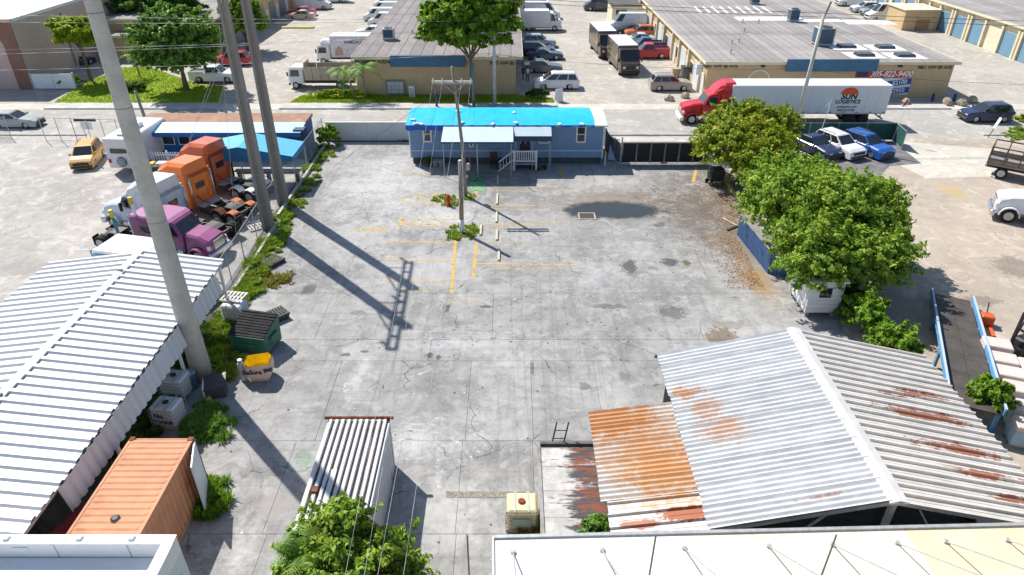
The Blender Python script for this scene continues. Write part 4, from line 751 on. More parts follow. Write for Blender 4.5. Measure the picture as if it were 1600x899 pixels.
for i in range(4): MB().beam((px0-.35-i*.26, py-.07*i-.06, .85-.19*i-.2), (px0-.35-i*.26, py-.07*i-.06, 1.45-.19*i-.1), .05, .04).build('picket', TRIMW, PO)
MB().box(px0+.5, px1-.5, YH-.05, YH-.005, .62, 2.5).build('door', M('dark_door', (.06,.03,.03), .6), PO)
for i in range(5): MB().box(px0+.1+i*.42, px0+.16+i*.42, YH-.12, YH-.06, 1.9, 2.7).build('baluster', TRIMW, PO)
e = G(772,255); ch = thing('garden_chair', 'dark wooden chair against the shaded house wall', 'chair', (e.x, 54.6, YZ)); MB().box(-.3,.3,-.3,.3,.4,.46).build('seat', BLACKP, ch); MB().box(-.3,.3,.25,.31,.46,1.25).build('backrest', M('dark_wood', (.06,.03,.03), .7), ch)
for x in (-.26,.26):
    for y in (-.26,.26): MB().box(x-.03,x+.03,y-.03,y+.03,0,.4).build('leg', BLACKP, ch)
for i, u in enumerate((683, 692)): e = G(u,250); o = thing('flower_pot', 'grey plastic flower pot in the shade of the blue house' , 'pot', (e.x, 54.9, YZ), 0, 'pots under the awning'); MB().lathe([(.18,0),(.28,.5),(.31,.52),(.31,.58),(.26,.56)], 12).build('pot', M('pot_grey', (.3,.33,.36), .8), o)
shrub('pot_plant', 'straggly plant below the white window of the blue house', (AT(668,246,55).x, 54.9, YZ), .45, .3, .9, LF_DARK, 350, .16, 41); weeds('weeds under the white porch', [(px1+.5,54.3,.8),(px1-.2,54.4,.6)], 400, .16, 42, LF_DARK)
for u, v, h, m_ in ((722,262,1.35,None),(737,265,2.0,M('orange_pole', (.5,.2,.06), .7)),(746,270,2.4,None),(799,272,2.6,None),(860,263,2.3,None)):
    e = G(u, v, YZ); tag(MB().cyl((0,0,-.02),(.0 if m_ is None else -.35,0,h),.035,.03,7).build('pole', m_ or GALV, None, loc=e), 'orange broom handle leaning in the shade of the awning' if m_ else 'thin grey steel pole standing free in front of the awning', 'pole', None if m_ else 'free standing thin poles')
# ------------------------------------------------------------ walls and fences round the yard
WL = thing('concrete_wall', 'low white concrete panel wall between the weeds and the blue house', 'wall', (0,0,0)); wx0 = G(516,214).x; wx1 = hx0-.9; wn = 6; ww = (wx1-wx0)/wn; CW = M('white_wall_panel', (.66,.66,.65), .85, .06, .8, bump=.15, rnd=.03, dirt=(.45,.44,.42), dirt_amt=.5)
pn = MB().cbox(.012, ww-.012, -.07, .07, 0, .83, .012).build('wall_panel', CW, WL, loc=(wx0, 61.4, 0))
for i in range(wn):
    for j in range(2):
        if i or j: share('wall_panel', pn, WL, (wx0+i*ww, 61.4, j*.845))
MB().box(wx0-.05, wx1+.05, 61.3, 61.5, 1.685, 1.76).build('coping', CW, WL); sheet('painted_shade_strip', rect(wx0, wx1, 60.9, 61.3), YZ+.006, MAT_SHADE, yard)  # dark strip paints the wall's shade onto the ground
SCR = M('black_screen', (.018,.022,.024), .8, .2, 2); SCRG = M('green_screen', (.015,.09,.075), .75, .15, 1.5)
gx0, gx1, gy = G(971,258).x, G(1103,258).x, 55.35
GT = thing('sliding_gate', 'long black screened sliding gate beside the blue house', 'gate', (0,0,0)); npn = 6; gw = (gx1-gx0)/npn
for i in range(npn): MB().box(gx0+i*gw+.04, gx0+(i+1)*gw-.04, gy-.012, gy+.012, .22, 1.92).build('screen_panel', SCR, GT)
for i in range(npn+1): MB().cyl((gx0+i*gw, gy, .12), (gx0+i*gw, gy, 2.0), .032, .032, 8).build('upright', BLACKM, GT)
for z, m_ in ((.14, WHITEP), (1.98, GALV)): MB().cyl((gx0, gy, z), (gx1, gy, z), .04, .04, 8).build('rail', m_, GT)
MB().box((gx0+gx1)/2-.3, (gx0+gx1)/2+.3, gy-.06, gy-.042, .1, .22).build('reflector', LAMPR, GT)
for x in (gx0-.1, gx1+.1): MB().cyl((x, gy, 0), (x, gy, 2.4), .06, .06, 8).build('post', GALV, GT)
def chain_fence(label, pts, h=2.0, step_=3.0, mesh=True, screen=None, cell=.16, group=None, name='chain_link_fence'):
    F = thing(name, label, 'fence', (0,0,0), 0, group); wm = MB()
    for a, b in zip(pts, pts[1:]):
        a, b = Vector((*a, 0)), Vector((*b, 0)); L_ = (b-a).length; d = (b-a)/L_; k = max(1, round(L_/step_))
        for i in range(k+1): p_ = a+d*L_*i/k; MB().cyl(p_, p_+Vector((0,0,h+.08)), .032, .032, 7).build('post', GALV, F)
        for z in (h, .12): MB().cyl(a+Vector((0,0,z)), b+Vector((0,0,z)), .022, .022, 6).build('rail', GALV, F)
        if screen: 
            for i in range(k): p0, p1 = a+d*(L_*i/k+.03), a+d*(L_*(i+1)/k-.03); MB().beam((p0.x,p0.y,h/2+.03), (p1.x,p1.y,h/2+.03), .012, h-.16).build('screen_panel', screen, F)
        elif mesh:
            s = -h
            while s < L_:
                for sg in (1, -1):
                    u0, u1 = max(0, s), min(L_, s+h)
                    if u1 <= u0: continue
                    z0, z1 = (u0-s, u1-s); 
                    if sg < 0: z0, z1 = h-z0, h-z1
                    p0, p1 = a+d*u0+Vector((0,0,z0)), a+d*u1+Vector((0,0,z1)); n = Vector((-d.y,d.x,0))*.003; t_ = (p1-p0).normalized().cross(Vector((-d.y,d.x,0)))*.0055
                    wm.add([p0-t_+n, p1-t_+n, p1+t_-n, p0+t_-n], [(0,1,2,3)])
                s += cell
    if wm.v: stuff(wm.build('wire_mesh', GALV, F, recalc=False))
    return F
fx = -17.0
chain_fence('long chain link fence with weeds at its foot between the two yards', [(-17.2,61.3),(-17.2,52),(-17.3,44.5),(-17.0,38.5),(-16.9,33.4)], 2.1, 3.1)
chain_fence('chain link fence along the street in front of the bleached yard', [(-75,62.0),(-60,62.0),(-46.5,62.0)], 2.0, 3.4); chain_fence('short fence run with tall posts beside the yellow car', [(-42.8,61.2),(-39.8,61.0),(-35.6,60.6)], 2.2, 1.6, False)
e = G(135,195); o = thing('gate_sign', 'white notice with black header on the street fence', 'sign', (AT(135,196,61).x, 61.0, 0)); MB().box(-1.0,1.0,-.03,0,1.95,2.2).build('header_board', BLACKP, o); MB().box(-.5,.5,-.03,0,1.2,1.9).build('notice', WHITEP, o); MB().cyl((-.4,.04,0),(-.4,.04,2.2),.03,.03,6).build('post', GALV, o)
chain_fence('dark green screened fence behind the three parked cars', [(19.5,61.3),(35.2,61.3),(34.9,58.9)], 1.7, 2.6, screen=SCRG); chain_fence('short weathered slat fence between the blue house and black gate', [(hx1+.6,61.2),(hx1+.75,57.5),(gx0-.12,55.4)], 1.9, 1.3, screen=M('weathered_slats', (.14,.14,.14), .9, .4, 6))
o = tag(MB().beam((hx1+1.0,56.2,.1),(hx1+1.3,57.5,1.5),.8,.05).build('loose_panel', HBL, None), 'pale blue loose panel leaning on the slat fence', 'panel')
o = thing('yellow_bollard', 'yellow topped white marker post by the house corner', 'post', (AT(945,257,55).x, 55.0, YZ)); MB().cyl((0,0,-.02),(0,0,.85),.05,.05,8).build('shaft', WHITEP, o); MB().cyl((0,0,.85),(0,0,1.25),.052,.052,8).build('cap', M('yellow_cap', (.7,.5,.03), .5), o)
chain_fence('chain link fence hidden among the trees beside the yellow kerb', [(18.6,60.5),(18.6,44)], 1.8, 3.2, cell=.22)
# kerb footings
FT = M('footing', (.5,.47,.4), .9, .2, 2, bump=.3, dirt=(.25,.2,.12), dirt_amt=.6)
def footing(pts, h, wd, mat, label, name='kerb'):
    m = MB()
    for a, b in zip(pts, pts[1:]): m.beam((*a, h/2), (*b, h/2), wd, h)
    return struct(m.build(name, mat))
footing([(-16.75,60),(-16.7,52),(-16.75,45)], .28, .2, FT, ''); footing([(-16.5,43.4),(-16.4,38),(-16.45,35)], .22, .18, FT, '')
footing([(17.35,54.2),(17.2,49.4),(17.5,44.6)], .2, .2, M('yellow_kerb', (.62,.5,.1), .8), '')
# blue corrugated fence by the big tree
CF = thing('corrugated_fence', 'blue corrugated metal fence under the big leafy tree', 'fence', (0,0,0)); a, b = Vector((15.55,42.2,0)), Vector((15.95,36.9,0)); CFM = M('blue_corrugated', (.10,.20,.40), .55, .15, 2, .2, dirt=(.3,.34,.4), dirt_amt=.4)
def corr(w_, l_, pitch, amp, mat, name, parent, th=0.0, seg=6):      # corrugated sheet: ridges run along y, width along x
    m = MB(); n = int(round(w_/pitch*seg)); vs = []
    for i in range(n+1):
        x = w_*i/n; z = amp*.5*(1+math.cos(2*math.pi*x/pitch)); vs += [(x,0,z),(x,l_,z)]
    m.add(vs, [(2*i,2*i+2,2*i+3,2*i+1) for i in range(n)]); return m.build(name, mat, parent, seg > 5, recalc=False)
for (a, b, k) in ((Vector((15.55,42.2,0)), Vector((15.95,36.9,0)), 6), (Vector((15.95,36.9,0)), Vector((17.2,36.6,0)), 2)):
    d = (b-a)/k; base = None
    for i in range(k):
        o = corr(d.length*.98, 1.45, .15, .045, CFM, 'sheet', CF, seg=6) if base is None else link('sheet', base.data, CF); base = base or o
        o.location = a+d*i; o.rotation_euler = (math.pi/2, 0, math.atan2(d.y, d.x))
    MB().beam(a+Vector((.06,0,1.3)), b+Vector((.06,0,1.3)), .05, .08).build('rail', GALV, CF)
# ------------------------------------------------------------ poles
CONC = M('cast_concrete', (.46,.45,.40), .85, .16, .9, bump=.35, dirt=(.27,.265,.24), dirt_amt=.75, dsc=.45); CONCD = M('dark_concrete', (.27,.245,.22), .9, .12, .6, bump=.2, dirt=(.17,.15,.135), dirt_amt=.5, dsc=.5); WOOD = M('pole_wood', (.27,.245,.215), .9, .25, 4, bump=.4); WOODL = M('pole_wood_brown', (.33,.23,.14), .9, .25, 4, bump=.4)
e = G(318,590); BP = thing('concrete_pole', 'huge round pale concrete pole rising from the weeds beside the white canopy', 'pole', (e.x, e.y, 0)); HP = 27.0
m = MB(); K = 14; m.lathe([(.49-.0125*HP*i/K, HP*i/K) for i in range(K+1)], 32); m.build('shaft', CONC, BP, True)
for i in range(15):
    z = 2.5+i*1.15; r_ = .49-.0125*z; 
    for s_ in (-1, 1): a = -1.4+.5*s_; MB().cyl((r_*.97*math.cos(a), r_*.97*math.sin(a), z), ((r_+.02)*math.cos(a), (r_+.02)*math.sin(a), z), .016, .016, 6).build('step_socket', M('socket', (.2,.18,.15), .8), BP)
for z in (8.6, 13.5, 17.0): MB().lathe([(.49-.0125*z+.004, z-.02),(.49-.0125*z+.01, z),(.49-.0125*z+.004, z+.02)], 32).build('joint_ring', CONCD, BP)
def hpole(label, loc, h, lean=(0,0)):
    T_ = thing('h_section_pole', label, 'pole', loc, R(8)); a, b = .33, .25
    def sec(s): return [(-a*s,-b*s),(-a*s*.42,-b*s),(-a*s*.3,-b*s*.55),(a*s*.3,-b*s*.55),(a*s*.42,-b*s),(a*s,-b*s),(a*s,b*s),(a*s*.42,b*s),(a*s*.3,b*s*.55),(-a*s*.3,b*s*.55),(-a*s*.42,b*s),(-a*s,b*s)]
    m = MB(); n = 12; vs = [(x, y, 0) for x, y in sec(1.15)] + [(x, y, h) for x, y in sec(.72)]; m.add(vs, [(i,(i+1)%n,n+(i+1)%n,n+i) for i in range(n)] + [tuple(range(n,2*n))]); m.build('shaft', CONCD, T_, recalc=True)
    for z in (3.2, 6.4, 9.0): MB().lathe([(.05,0),(.05,.1)], 6, c=(a*.9, -b*.95, z)).build('bolt', GALV, T_)
    return T_
p1, p2 = G(420,357), G(443,319); H2 = 18.6
t1 = hpole('dark H-section concrete pole standing at the weedy fence, the one with guy wires', p1, H2); t2 = hpole('dark H-section concrete pole between the fence and the blue tent roof', p2, H2)
ca = thing('cross_arm', 'double steel cross arm bolted across the two H-section poles', 'cross arm', (0,0,0)); d = (p2-p1).normalized(); nrm = Vector((-d.y, d.x, 0))
for s in (-.24, .24): MB().beam(p1-d*2.8+nrm*s+Vector((0,0,H2-1.2)), p2+d*2.6+nrm*s+Vector((0,0,H2-1.2)), .12, .2).build('arm', GALV, ca)
for i in range(9): q = p1 + d*(-2.7+i*1.15); MB().beam(q+nrm*.22+Vector((0,0,H2-1.2)), q-nrm*.22+Vector((0,0,H2-1.2)), .14, .14).build('spacer', GALV, ca)
for q, s in ((p1,-1),(p1,1),(p2,-1),(p2,1)): MB().beam(q+Vector((0,0,H2-4.0)), q+d*s*1.7+Vector((0,0,H2-1.3)), .08, .08).build('brace', GALV, ca)
for i in range(3): q = p1 + d*(-2.7+i*4.6); MB().lathe([(.05,0),(.11,.15),(.06,.3),(.11,.45),(.06,.6),(.11,.75),(.05,.95)], 8, c=(q.x, q.y, H2-2.25)).build('insulator', M('porcelain', (.2,.1,.06), .3), ca)
# central wooden poles
b_, tp = G(728,308), AT(706,104,48.6); CP = thing('utility_pole', 'weathered grey wooden utility pole with double cross arm over the blue roof', 'pole', b_); tp = tp-b_
m = MB(); pts = [Vector((0,0,-.1)), Vector((tp.x*.12,0,tp.z*.35)), Vector((tp.x*.55,0,tp.z*.7)), Vector((tp.x,0,tp.z))]
for i in range(3): m.cyl(pts[i], pts[i+1], .15-.02*i, .13-.02*i, 10)
m.build('shaft', WOOD, CP, True); az = tp.z-1.1; axx = tp.x*.86; arms = []
for y in (-.17,.17): MB().box(axx-1.55, axx+1.3, y-.06, y+.06, az-.07, az+.08).build('cross_arm', M('grey_timber', (.42,.4,.37), .9, .2, 3), CP)
for s in (-1,1): MB().beam((axx+.02,-.2,az-.75),(axx+s*.75,-.2,az-.08),.05,.03).build('brace', GALV, CP)
for x in (-1.45,-.8,.55,1.2): MB().lathe([(.03,0),(.07,.05),(.04,.1),(.07,.15),(.03,.2)], 8, c=(axx+x,0,az+.08)).build('insulator', M('porcelain_white', (.6,.6,.58), .3), CP); arms.append(b_+Vector((axx+x, 0, az+.22)))
MB().lathe([(.12,0),(.16,.02),(.16,.5),(.12,.52)], 12, c=(.22,-.05,2.2)).build('meter', GALV, CP)
b2 = G(722,364); SP = thing('wooden_pole', 'shorter wooden pole with white painted foot standing in grass', 'pole', b2); hh = AT(719,251,b2.y).z
MB().cyl((0,0,-.1),(.0,0,1.05),.165,.16,12).build('painted_foot', WHITEP, SP, True); MB().cyl((0,0,1.05),(.03,0,2.6),.158,.148,12).build('shaft', WOODL, SP, True); MB().cyl((.03,0,2.6),(.06,0,hh),.148,.135,12).build('shaft', WOOD, SP, True); MB().cyl((.06,0,hh),(.06,0,hh+.05),.11,.05,12).build('cap', WHITEP, SP)
# street poles
def spole(label, loc, top, r0, r1, mat, name='street_pole', arms_=()):
    T_ = thing(name, label, 'pole', loc); m = MB(); tpv = Vector(top)-Vector(loc)
    m.cyl((0,0,-.05), tpv, r0, r1, 14); m.build('shaft', mat, T_, True)
    for z, wd in arms_: MB().box(-wd, wd, -.06, .06, z-.06, z+.06).build('cross_arm', GALV, T_); MB().beam((0,-.08,z-.6),(wd*.8,-.08,z-.04),.05,.03).build('brace', GALV, T_); MB().beam((0,-.08,z-.6),(-wd*.8,-.08,z-.04),.05,.03).build('brace', GALV, T_)
    return T_
a = G(773,171); spole('pale straight street pole with two cross arms before the tan warehouse', (a.x, 71.9, .1), (a.x, 71.9, AT(773,8,71.9).z), .17, .13, M('pale_pole', (.55,.56,.58), .7), arms_=((AT(773,33,71.9).z,1.3),(AT(773,53,71.9).z,1.3)))
a = G(741,165); spole('short green steel post at the kerb behind the blue roof', (a.x, 71.7, .1), (a.x, 71.7, AT(741,99,71.7).z), .16, .15, M('green_post', (.13,.25,.24), .6), 'street_post')
a = G(683,167); o = spole('short dark blue marker post at the kerb behind the tarp roof', (a.x, 71.7, .1), (a.x, 71.7, AT(683,143,71.7).z), .13, .13, M('navy_post', (.03,.06,.16), .5), 'street_post')
a = G(232,186); a.y = 63.0; a = AT(229,186,63.0); tpx = AT(211,142,63.0); spole('old leaning timber post at the kerb by the blue shed roof', (a.x,63,0), (tpx.x,63,tpx.z), .16, .12, WOOD, 'timber_post')
a = AT(1243,196,63.6); tpx = AT(1288,22,63.6); RP = spole('tall leaning pale concrete pole in front of the white trailer', (a.x,63.6,0), (tpx.x,63.6,tpx.z), .2, .14, M('pale_concrete_pole', (.56,.54,.48), .8, .08, 1), 'concrete_pole')
MB().beam((tpx.x-a.x,0,tpx.z-.4),(tpx.x-a.x+.35,0,tpx.z+1.0),.14,.14).build('bracket', M('dark_bracket', (.2,.19,.18), .6), RP)
for i, (u, v, lb) in enumerate(((1280,208,'white flag pole with a small faded flag behind the white car'),(1398,205,'white flag pole with a small red and white flag at the green fence end'))):
    e = G(u, v); e.y = 61.0; x = AT(u, v, 61.0).x; T_ = thing('flag_pole', lb, 'flag pole', (x, 61.0, 0)); hh = AT(u+10, 155, 61.0).z; MB().cyl((0,0,0),(.45,0,hh),.03,.02,6).build('shaft', WHITEP, T_); MB().add([(.45,0,hh),(.1,.0,hh-.35),(.0,-.02,hh-.75),(.38,-.02,hh-.5)], [(0,1,2,3)]).build('flag', REDB if i else WHITEP, T_)
# wires
WIRE = M('dark_wire', (.035,.035,.037), .6); WIREL = M('light_wire', (.42,.42,.43), .5, .1, 3, .3)
def wire(label, a, b, sag=.5, r=.014, mat=WIREL, group=None):
    a, b = Vector(a), Vector(b); K = 18; pts = [a.lerp(b, i/K) - Vector((0,0,4*sag*(i/K)*(1-i/K))) for i in range(K+1)]
    return tag(MB().tube(pts, r, 5).build('power_line', mat, None, True), label, 'wire', group)
sp = AT(773,33,71.9); xp = sp.x
for i, (dy, z, ul, vl) in enumerate(((-1.1,33,0,33),(1.1,33,0,20),(-1.1,53,0,80),(1.1,53,0,88),(0,85,0,112))):
    z_ = AT(773,z,71.9).z; left = AT(ul-120, vl, 71.9+dy); wire('thin pale power line strung along the street past the concrete pole', (xp, 71.9+dy*.2, z_+.1), (left.x, left.y, left.z), .25, .016, WIREL, 'power lines along the street left')
for i, (z, ur, vr) in enumerate(((20,1600,38),(33,1600,47))):
    z_ = AT(1288,27+i*5,63.6).z; rt = AT(ur+200, vr, 63.6); lf = AT(560, 2+i*5-12, 71.9); q = AT(1288,21+i*6,63.6); wire('dark power line crossing the right warehouse roof', (q.x, q.y, q.z), (rt.x, rt.y, rt.z), .1, .022, WIRE, 'dark power lines on the right'); wire('dark power line crossing the right warehouse roof', (q.x, q.y, q.z), (xp, 71.9, AT(773, -6+i*7, 71.9).z), .15, .022, WIRE, 'dark power lines on the right')
wire('low cable sagging past the trailer roof to the leaning pole', (AT(1250,125,63.6).x, 63.6, AT(1250,108,63.6).z), (xp, 71.9, AT(773,85,71.9).z), .5, .014, WIRE); q = AT(1700,135,63.6); wire('low cable running on from the leaning pole past the banner', (AT(1250,125,63.6).x, 63.6, AT(1250,108,63.6).z), (q.x,q.y,q.z), .3, .014, WIRE)
for i, (u, a_) in enumerate(zip((529,560,581,623), arms)):
    q = G(u, 899, 8.6); q = q + (q-a_)*.25; wire('bare wire running down the yard from the wooden cross arm', a_, q, .9, .0055, WIREL, 'wires from the wooden cross arm')
for i, (u, v) in enumerate(((345,235),(336,262))): 
    q = G(u-60, v+18); wire('taut guy wire slanting from the guyed concrete pole to the truck yard', p1+Vector((-.1,0,12.5+i*.6)), (q.x, q.y, .05), 0.0, .014, WIREL, 'guy wires in the truck yard')
wire('taut guy wire from the wooden pole top to the weedy fence', b_+Vector((tp.x*.7,0,tp.z*.9)), G(520,262)+Vector((0,0,.0)), 0, .011, WIRE); 
q = G(370,378); wire('slack grey cable hanging down beside the purple truck hood', p1+Vector((-.2,-.2,15)), (q.x,q.y,.1), 0, .012, WIREL)
# ------------------------------------------------------------ left: white ribbed canopy
WMET = M('white_ribbed_metal', (.60,.61,.62), .45, .04, .7, .0, rnd=.03, dirt=(.55,.53,.5), dirt_amt=.25, dsc=.8); WSID = M('white_siding', (.62,.64,.67), .5, .05, .7, rnd=.04, dirt=(.48,.47,.46), dirt_amt=.3)
LC = thing('canopy', 'large open canopy with white ribbed metal roof beside the huge concrete pole', 'canopy', (0,0,0))
RX, EX, LX, ZR, ZE = -19.7, -15.45, -24.6, 4.1, 3.5; LY0, LY1 = 13.9, 32.4; pw = .52
def rib_panel(w_, l_, mat, name, parent, flip=False, hh=None, fl=.14, narrow=False):                            # flat sheet, width along x, one square rib at each edge, length along y
    m = MB(); h = hh or min(.1, w_*.17); prof = [(0,0),(w_*.09,h),(w_*.42,h),(w_*(.42+fl),0),(w_*.76,0),(w_*.78,.012),(w_*.80,0),(w_+.012,0)]
    if narrow: prof = [(0,0),(.025,.085),(.075,.085),(.1,0),(w_*.6,0),(w_*.62,.012),(w_*.64,0),(w_+.012,0)]
    if flip: prof = [(w_-x, z) for x, z in reversed(prof)]
    vs = []
    for x, z in prof: vs += [(x,0,z),(x,l_,z),(x,0,z-.01),(x,l_,z-.01)]
    n = len(prof); m.add(vs, [(4*i,4*i+4,4*i+5,4*i+1) for i in range(n-1)] + [(4*i+2,4*i+3,4*i+7,4*i+6) for i in range(n-1)] + [(4*i,4*i+2,4*i+6,4*i+4) for i in range(n-1)] + [(4*i+1,4*i+5,4*i+7,4*i+3) for i in range(n-1)]); return m.build(name, mat, parent)
n = int((LY1-LY0)/pw)
for side, x1, zz in ((1, EX, ZE), (-1, LX, ZE)):
    L_ = math.hypot(x1-RX, ZR-zz); base = rib_panel(pw, L_, WMET, 'roof_panel', LC, flip=side < 0); tilt = math.atan2(ZR-zz, abs(x1-RX))
    for i in range(n):
        o = base if i == 0 else link('roof_panel', base.data, LC); j = random.uniform(-.03,.05) if side > 0 else 0
        # local y runs down the slope
        dx = Vector((side*math.cos(tilt), 0, -math.sin(tilt))); yv = Vector((0, -1 if side > 0 else 1, 0)); zv = yv.cross(dx); M4 = Matrix((yv, dx, zv)).transposed().to_4x4()
        y0 = LY1 - i*pw if side > 0 else LY0 + (i)*pw; M4.translation = Vector((RX, y0, ZR)) + dx*(j+.02); o.matrix_local = M4
MB().prism([(RX-.22,ZR+.02),(RX-.2,ZR+.06),(RX,ZR+.12),(RX+.2,ZR+.06),(RX+.22,ZR+.02),(RX,ZR+.08)], LY0, LY1).build('ridge_cap', WMET, LC)
for yy in (20.4, 30.0): MB().box(RX-.12,RX+.12,yy,yy+.12,ZR+.1,ZR+.16).build('ridge_clip', M('rusty_clip', (.3,.2,.12), .8), LC)
sid = rib_panel(pw*.9, 1.1, WSID, 'siding_panel', LC); ns = int((31.2-16.4)/(pw*.9))
for i in range(ns):
    o = sid if i == 0 else link('siding_panel', sid.data, LC); yv = Vector((0,1,0)); dn = Vector((.16,0,-1)).normalized(); zv = yv.cross(dn); M4 = Matrix((yv, dn, zv)).transposed().to_4x4(); M4.translation = Vector((EX+.06, 16.4+i*pw*.9, ZE-.06+random.uniform(-.03,.03))); o.matrix_local = M4
for y in (14.3, 20, 26, 32):
    for x in (EX-.15, RX, LX+.2): MB().box(x-.06,x+.06,y-.06,y+.06,0,(ZE if x != RX else ZR)-.12).build('post', WHITEP if x > -16 else GALV, LC)
    MB().beam((LX+.2,y,ZE-.14),(RX,y,ZR-.14),.1,.14).build('rafter', GALV, LC); MB().beam((EX-.15,y,ZE-.14),(RX,y,ZR-.14),.1,.14).build('rafter', GALV, LC); MB().beam((EX-.15,y,2.2),(EX-1.6,y,3.3),.07,.07).build('brace', GALV, LC)
for x, z in ((EX-.1,ZE-.1),(RX,ZR-.12),(LX+.15,ZE-.1)): MB().beam((x,LY0+.05,z-.05),(x,LY1-.05,z-.05),.1,.12).build('purlin', GALV, LC)
sheet('painted_shade_ground', rect(-25,-16.7,13.4,32.6), .016, M('canopy_shade_colour', (.07,.06,.05), .95, .4, 1.5))  # dark sheet puts the canopy's shade into the ground colour
weeds('weeds growing along the foot of the white canopy', [(-16.4+random.uniform(-.7,.5), 20.5+i*.42, random.uniform(.7,1.5)) for i in range(26)], 9000, .2, 51, LF_DARK, .45, .55)
for i, (x, y) in enumerate(((-18.3,17),(-18.8,22),(-19.5,27))):
    b = thing('engine_block', ('rusty engine block','dark axle heap','old gearbox heap')[i] + ' stored in the shade under the canopy', 'machine part', (x,y,.02), R(20*i)); MB().cbox(-.6,.6,-.4,.4,.1,.7,.1).build('casting', M('rusty_iron', (.13,.07,.05), .8, .3, 5), b); MB().cyl((-.8,0,.4),(.8,0,.4),.16,.16,10).build('shaft', BLACKM, b); MB().lathe([(.3,0),(.34,.05),(.34,.12),(.1,.14)],12,c=(.2,0,.7)).build('housing', BLACKM, b); MB().box(-.5,.5,-.3,.3,0,.1).build('skid', WOODL, b)
o = tag(MB().cbox(-1.6,1.6,-.7,.7,0,1.0,.12).cbox(-1.3,1.3,-.5,.5,1.0,1.15,.05).build('red_tank', M('dull_red', (.22,.02,.02), .6), None, loc=(-15.9,16.8,.02), rz=R(70)), 'dull red steel tank in the shade beside the orange container', 'tank')
# ------------------------------------------------------------ containers
def container(name, label, x0, x1, y0, y1, h, mat, cat='container', rust=None):
    T_ = thing(name, label, cat, ((x0+x1)/2, (y0+y1)/2, YZ)); w_, l_ = (x1-x0)/2, (y1-y0)/2; fr = M(mat.name+'_frame', tuple(mat.node_tree.nodes['Principled BSDF'].inputs['Base Color'].default_value)[:3]) if False else mat
    for sx in (-1,1):
        m = MB(); n = int(2*l_/.28); vs = []
        for i in range(n*4+1):
            y = -l_+.08 + (2*l_-.16)*i/(n*4); k = i % 4; d = .0 if k in (0,1) else .035; vs += [(sx*(w_-.01-d), y, .18), (sx*(w_-.01-d), y, h-.06)]
        m.add(vs, [(2*i,2*i+1,2*i+3,2*i+2) for i in range(n*4)]); m.build('side_wall', mat, T_)
        for sy in (-1,1): MB().box(sx*(w_-.07)-.07, sx*(w_-.07)+.07, sy*(l_-.07)-.07, sy*(l_-.07)+.07, 0, h).build('corner_post', mat, T_); MB().box(sx*(w_-.09)-.095, sx*(w_-.09)+.095, sy*(l_-.09)-.095, sy*(l_-.09)+.095, h-.005, h+.02).build('corner_casting', rust or mat, T_)
        MB().box(sx*(w_-.04)-.05, sx*(w_-.04)+.05, -l_+.14, l_-.14, h-.09, h-.004).build('top_rail', mat, T_); MB().box(sx*(w_-.04)-.05, sx*(w_-.04)+.05, -l_+.14, l_-.14, .02, .2).build('bottom_rail', mat, T_)
    MB().box(-w_+.1, w_-.1, -l_+.1, l_-.1, .1, .2).build('floor', BLACKM, T_)
    for sy in (-1,1): MB().box(-w_+.12, w_-.12, sy*(l_-.05)-.03, sy*(l_-.05)+.03, .15, h-.05).build('end_wall', mat, T_)
    return T_, w_, l_
ORG = M('orange_container', (.58,.26,.135), .7, .12, .9, dirt=(.32,.12,.06), dirt_amt=.6, dsc=.7, bump=.15); RUST = M('rust', (.22,.075,.035), .9, .35, 4, bump=.3)
x0 = G(205,684,2.6).x; OC, w_, l_ = container('shipping_container', 'faded orange shipping container with ribbed roof beside the white canopy', x0, x0+2.44, 13.75, 19.8, 2.6, ORG, rust=RUST)
m = MB(); vs = []; n = 20
for i in range(n*4+1):
    y = -l_+.12+(2*l_-.24)*i/(n*4); z = 2.575 + (0 if i % 4 in (0,1) else .03); vs += [(-w_+.08,y,2.575),(-w_+.2,y,z),(w_-.2,y,z),(w_-.08,y,2.575)]
for i in range(n*4): m.add([vs[4*i+k] for k in range(4)]+[vs[4*i+4+k] for k in range(4)], [(0,4,5,1),(1,5,6,2),(2,6,7,3)])
m.build('roof_sheet', ORG, OC); MB().lathe([(.13,0),(.16,.03),(.1,.06),(.02,.07)], 9, c=(.1,-.9,2.6)).build('roof_vent', BLACKM, OC)
dr = thing('container_door', 'white steel door swung open off the end of the orange container', 'door', (x0+2.44+.02, 19.75, YZ), R(-73)); MB().box(0,1.5,-.03,.03,.12,2.5).build('door_leaf', WSID, dr)
for x in (.3,.8): MB().cyl((x,-.05,.15),(x,-.05,2.45),.018,.018,6).build('lock_rod', GALV, dr)
MB().box(.0,.05,-.05,.05,.1,2.52).build('hinge_post', RUST, dr)
WCM = M('chalky_white_container', (.62,.63,.65), .75, .08, 1.2, dirt=(.3,.2,.14), dirt_amt=.45, dsc=1.4)
xa = G(514,652,2.6).x; WC, w_, l_ = container('storage_shed', 'chalky white storage container with lengthwise roof ribs and rusty header bar', xa, xa+2.46, 14.9, 20.9, 2.5, WCM, rust=RUST)
MB().box(-w_+.05,w_-.05,-l_+.1,l_-.1,2.46,2.5).build('roof_deck', M('dark_valley', (.10,.075,.06), .9, .4, 3), WC); rp = MB().prism([(0,2.5),(.155,2.5),(.135,2.6),(.02,2.6)], -l_+.05, l_-.05).build('roof_rib', WCM, WC); k = 10  # dark deck shows in the gaps between the white ribs
for i in range(k): o = rp if i == 0 else link('roof_rib', rp.data, WC); o.location = (-w_+.05+i*.241+random.uniform(-.008,.008), 0, random.uniform(-.006,.006))
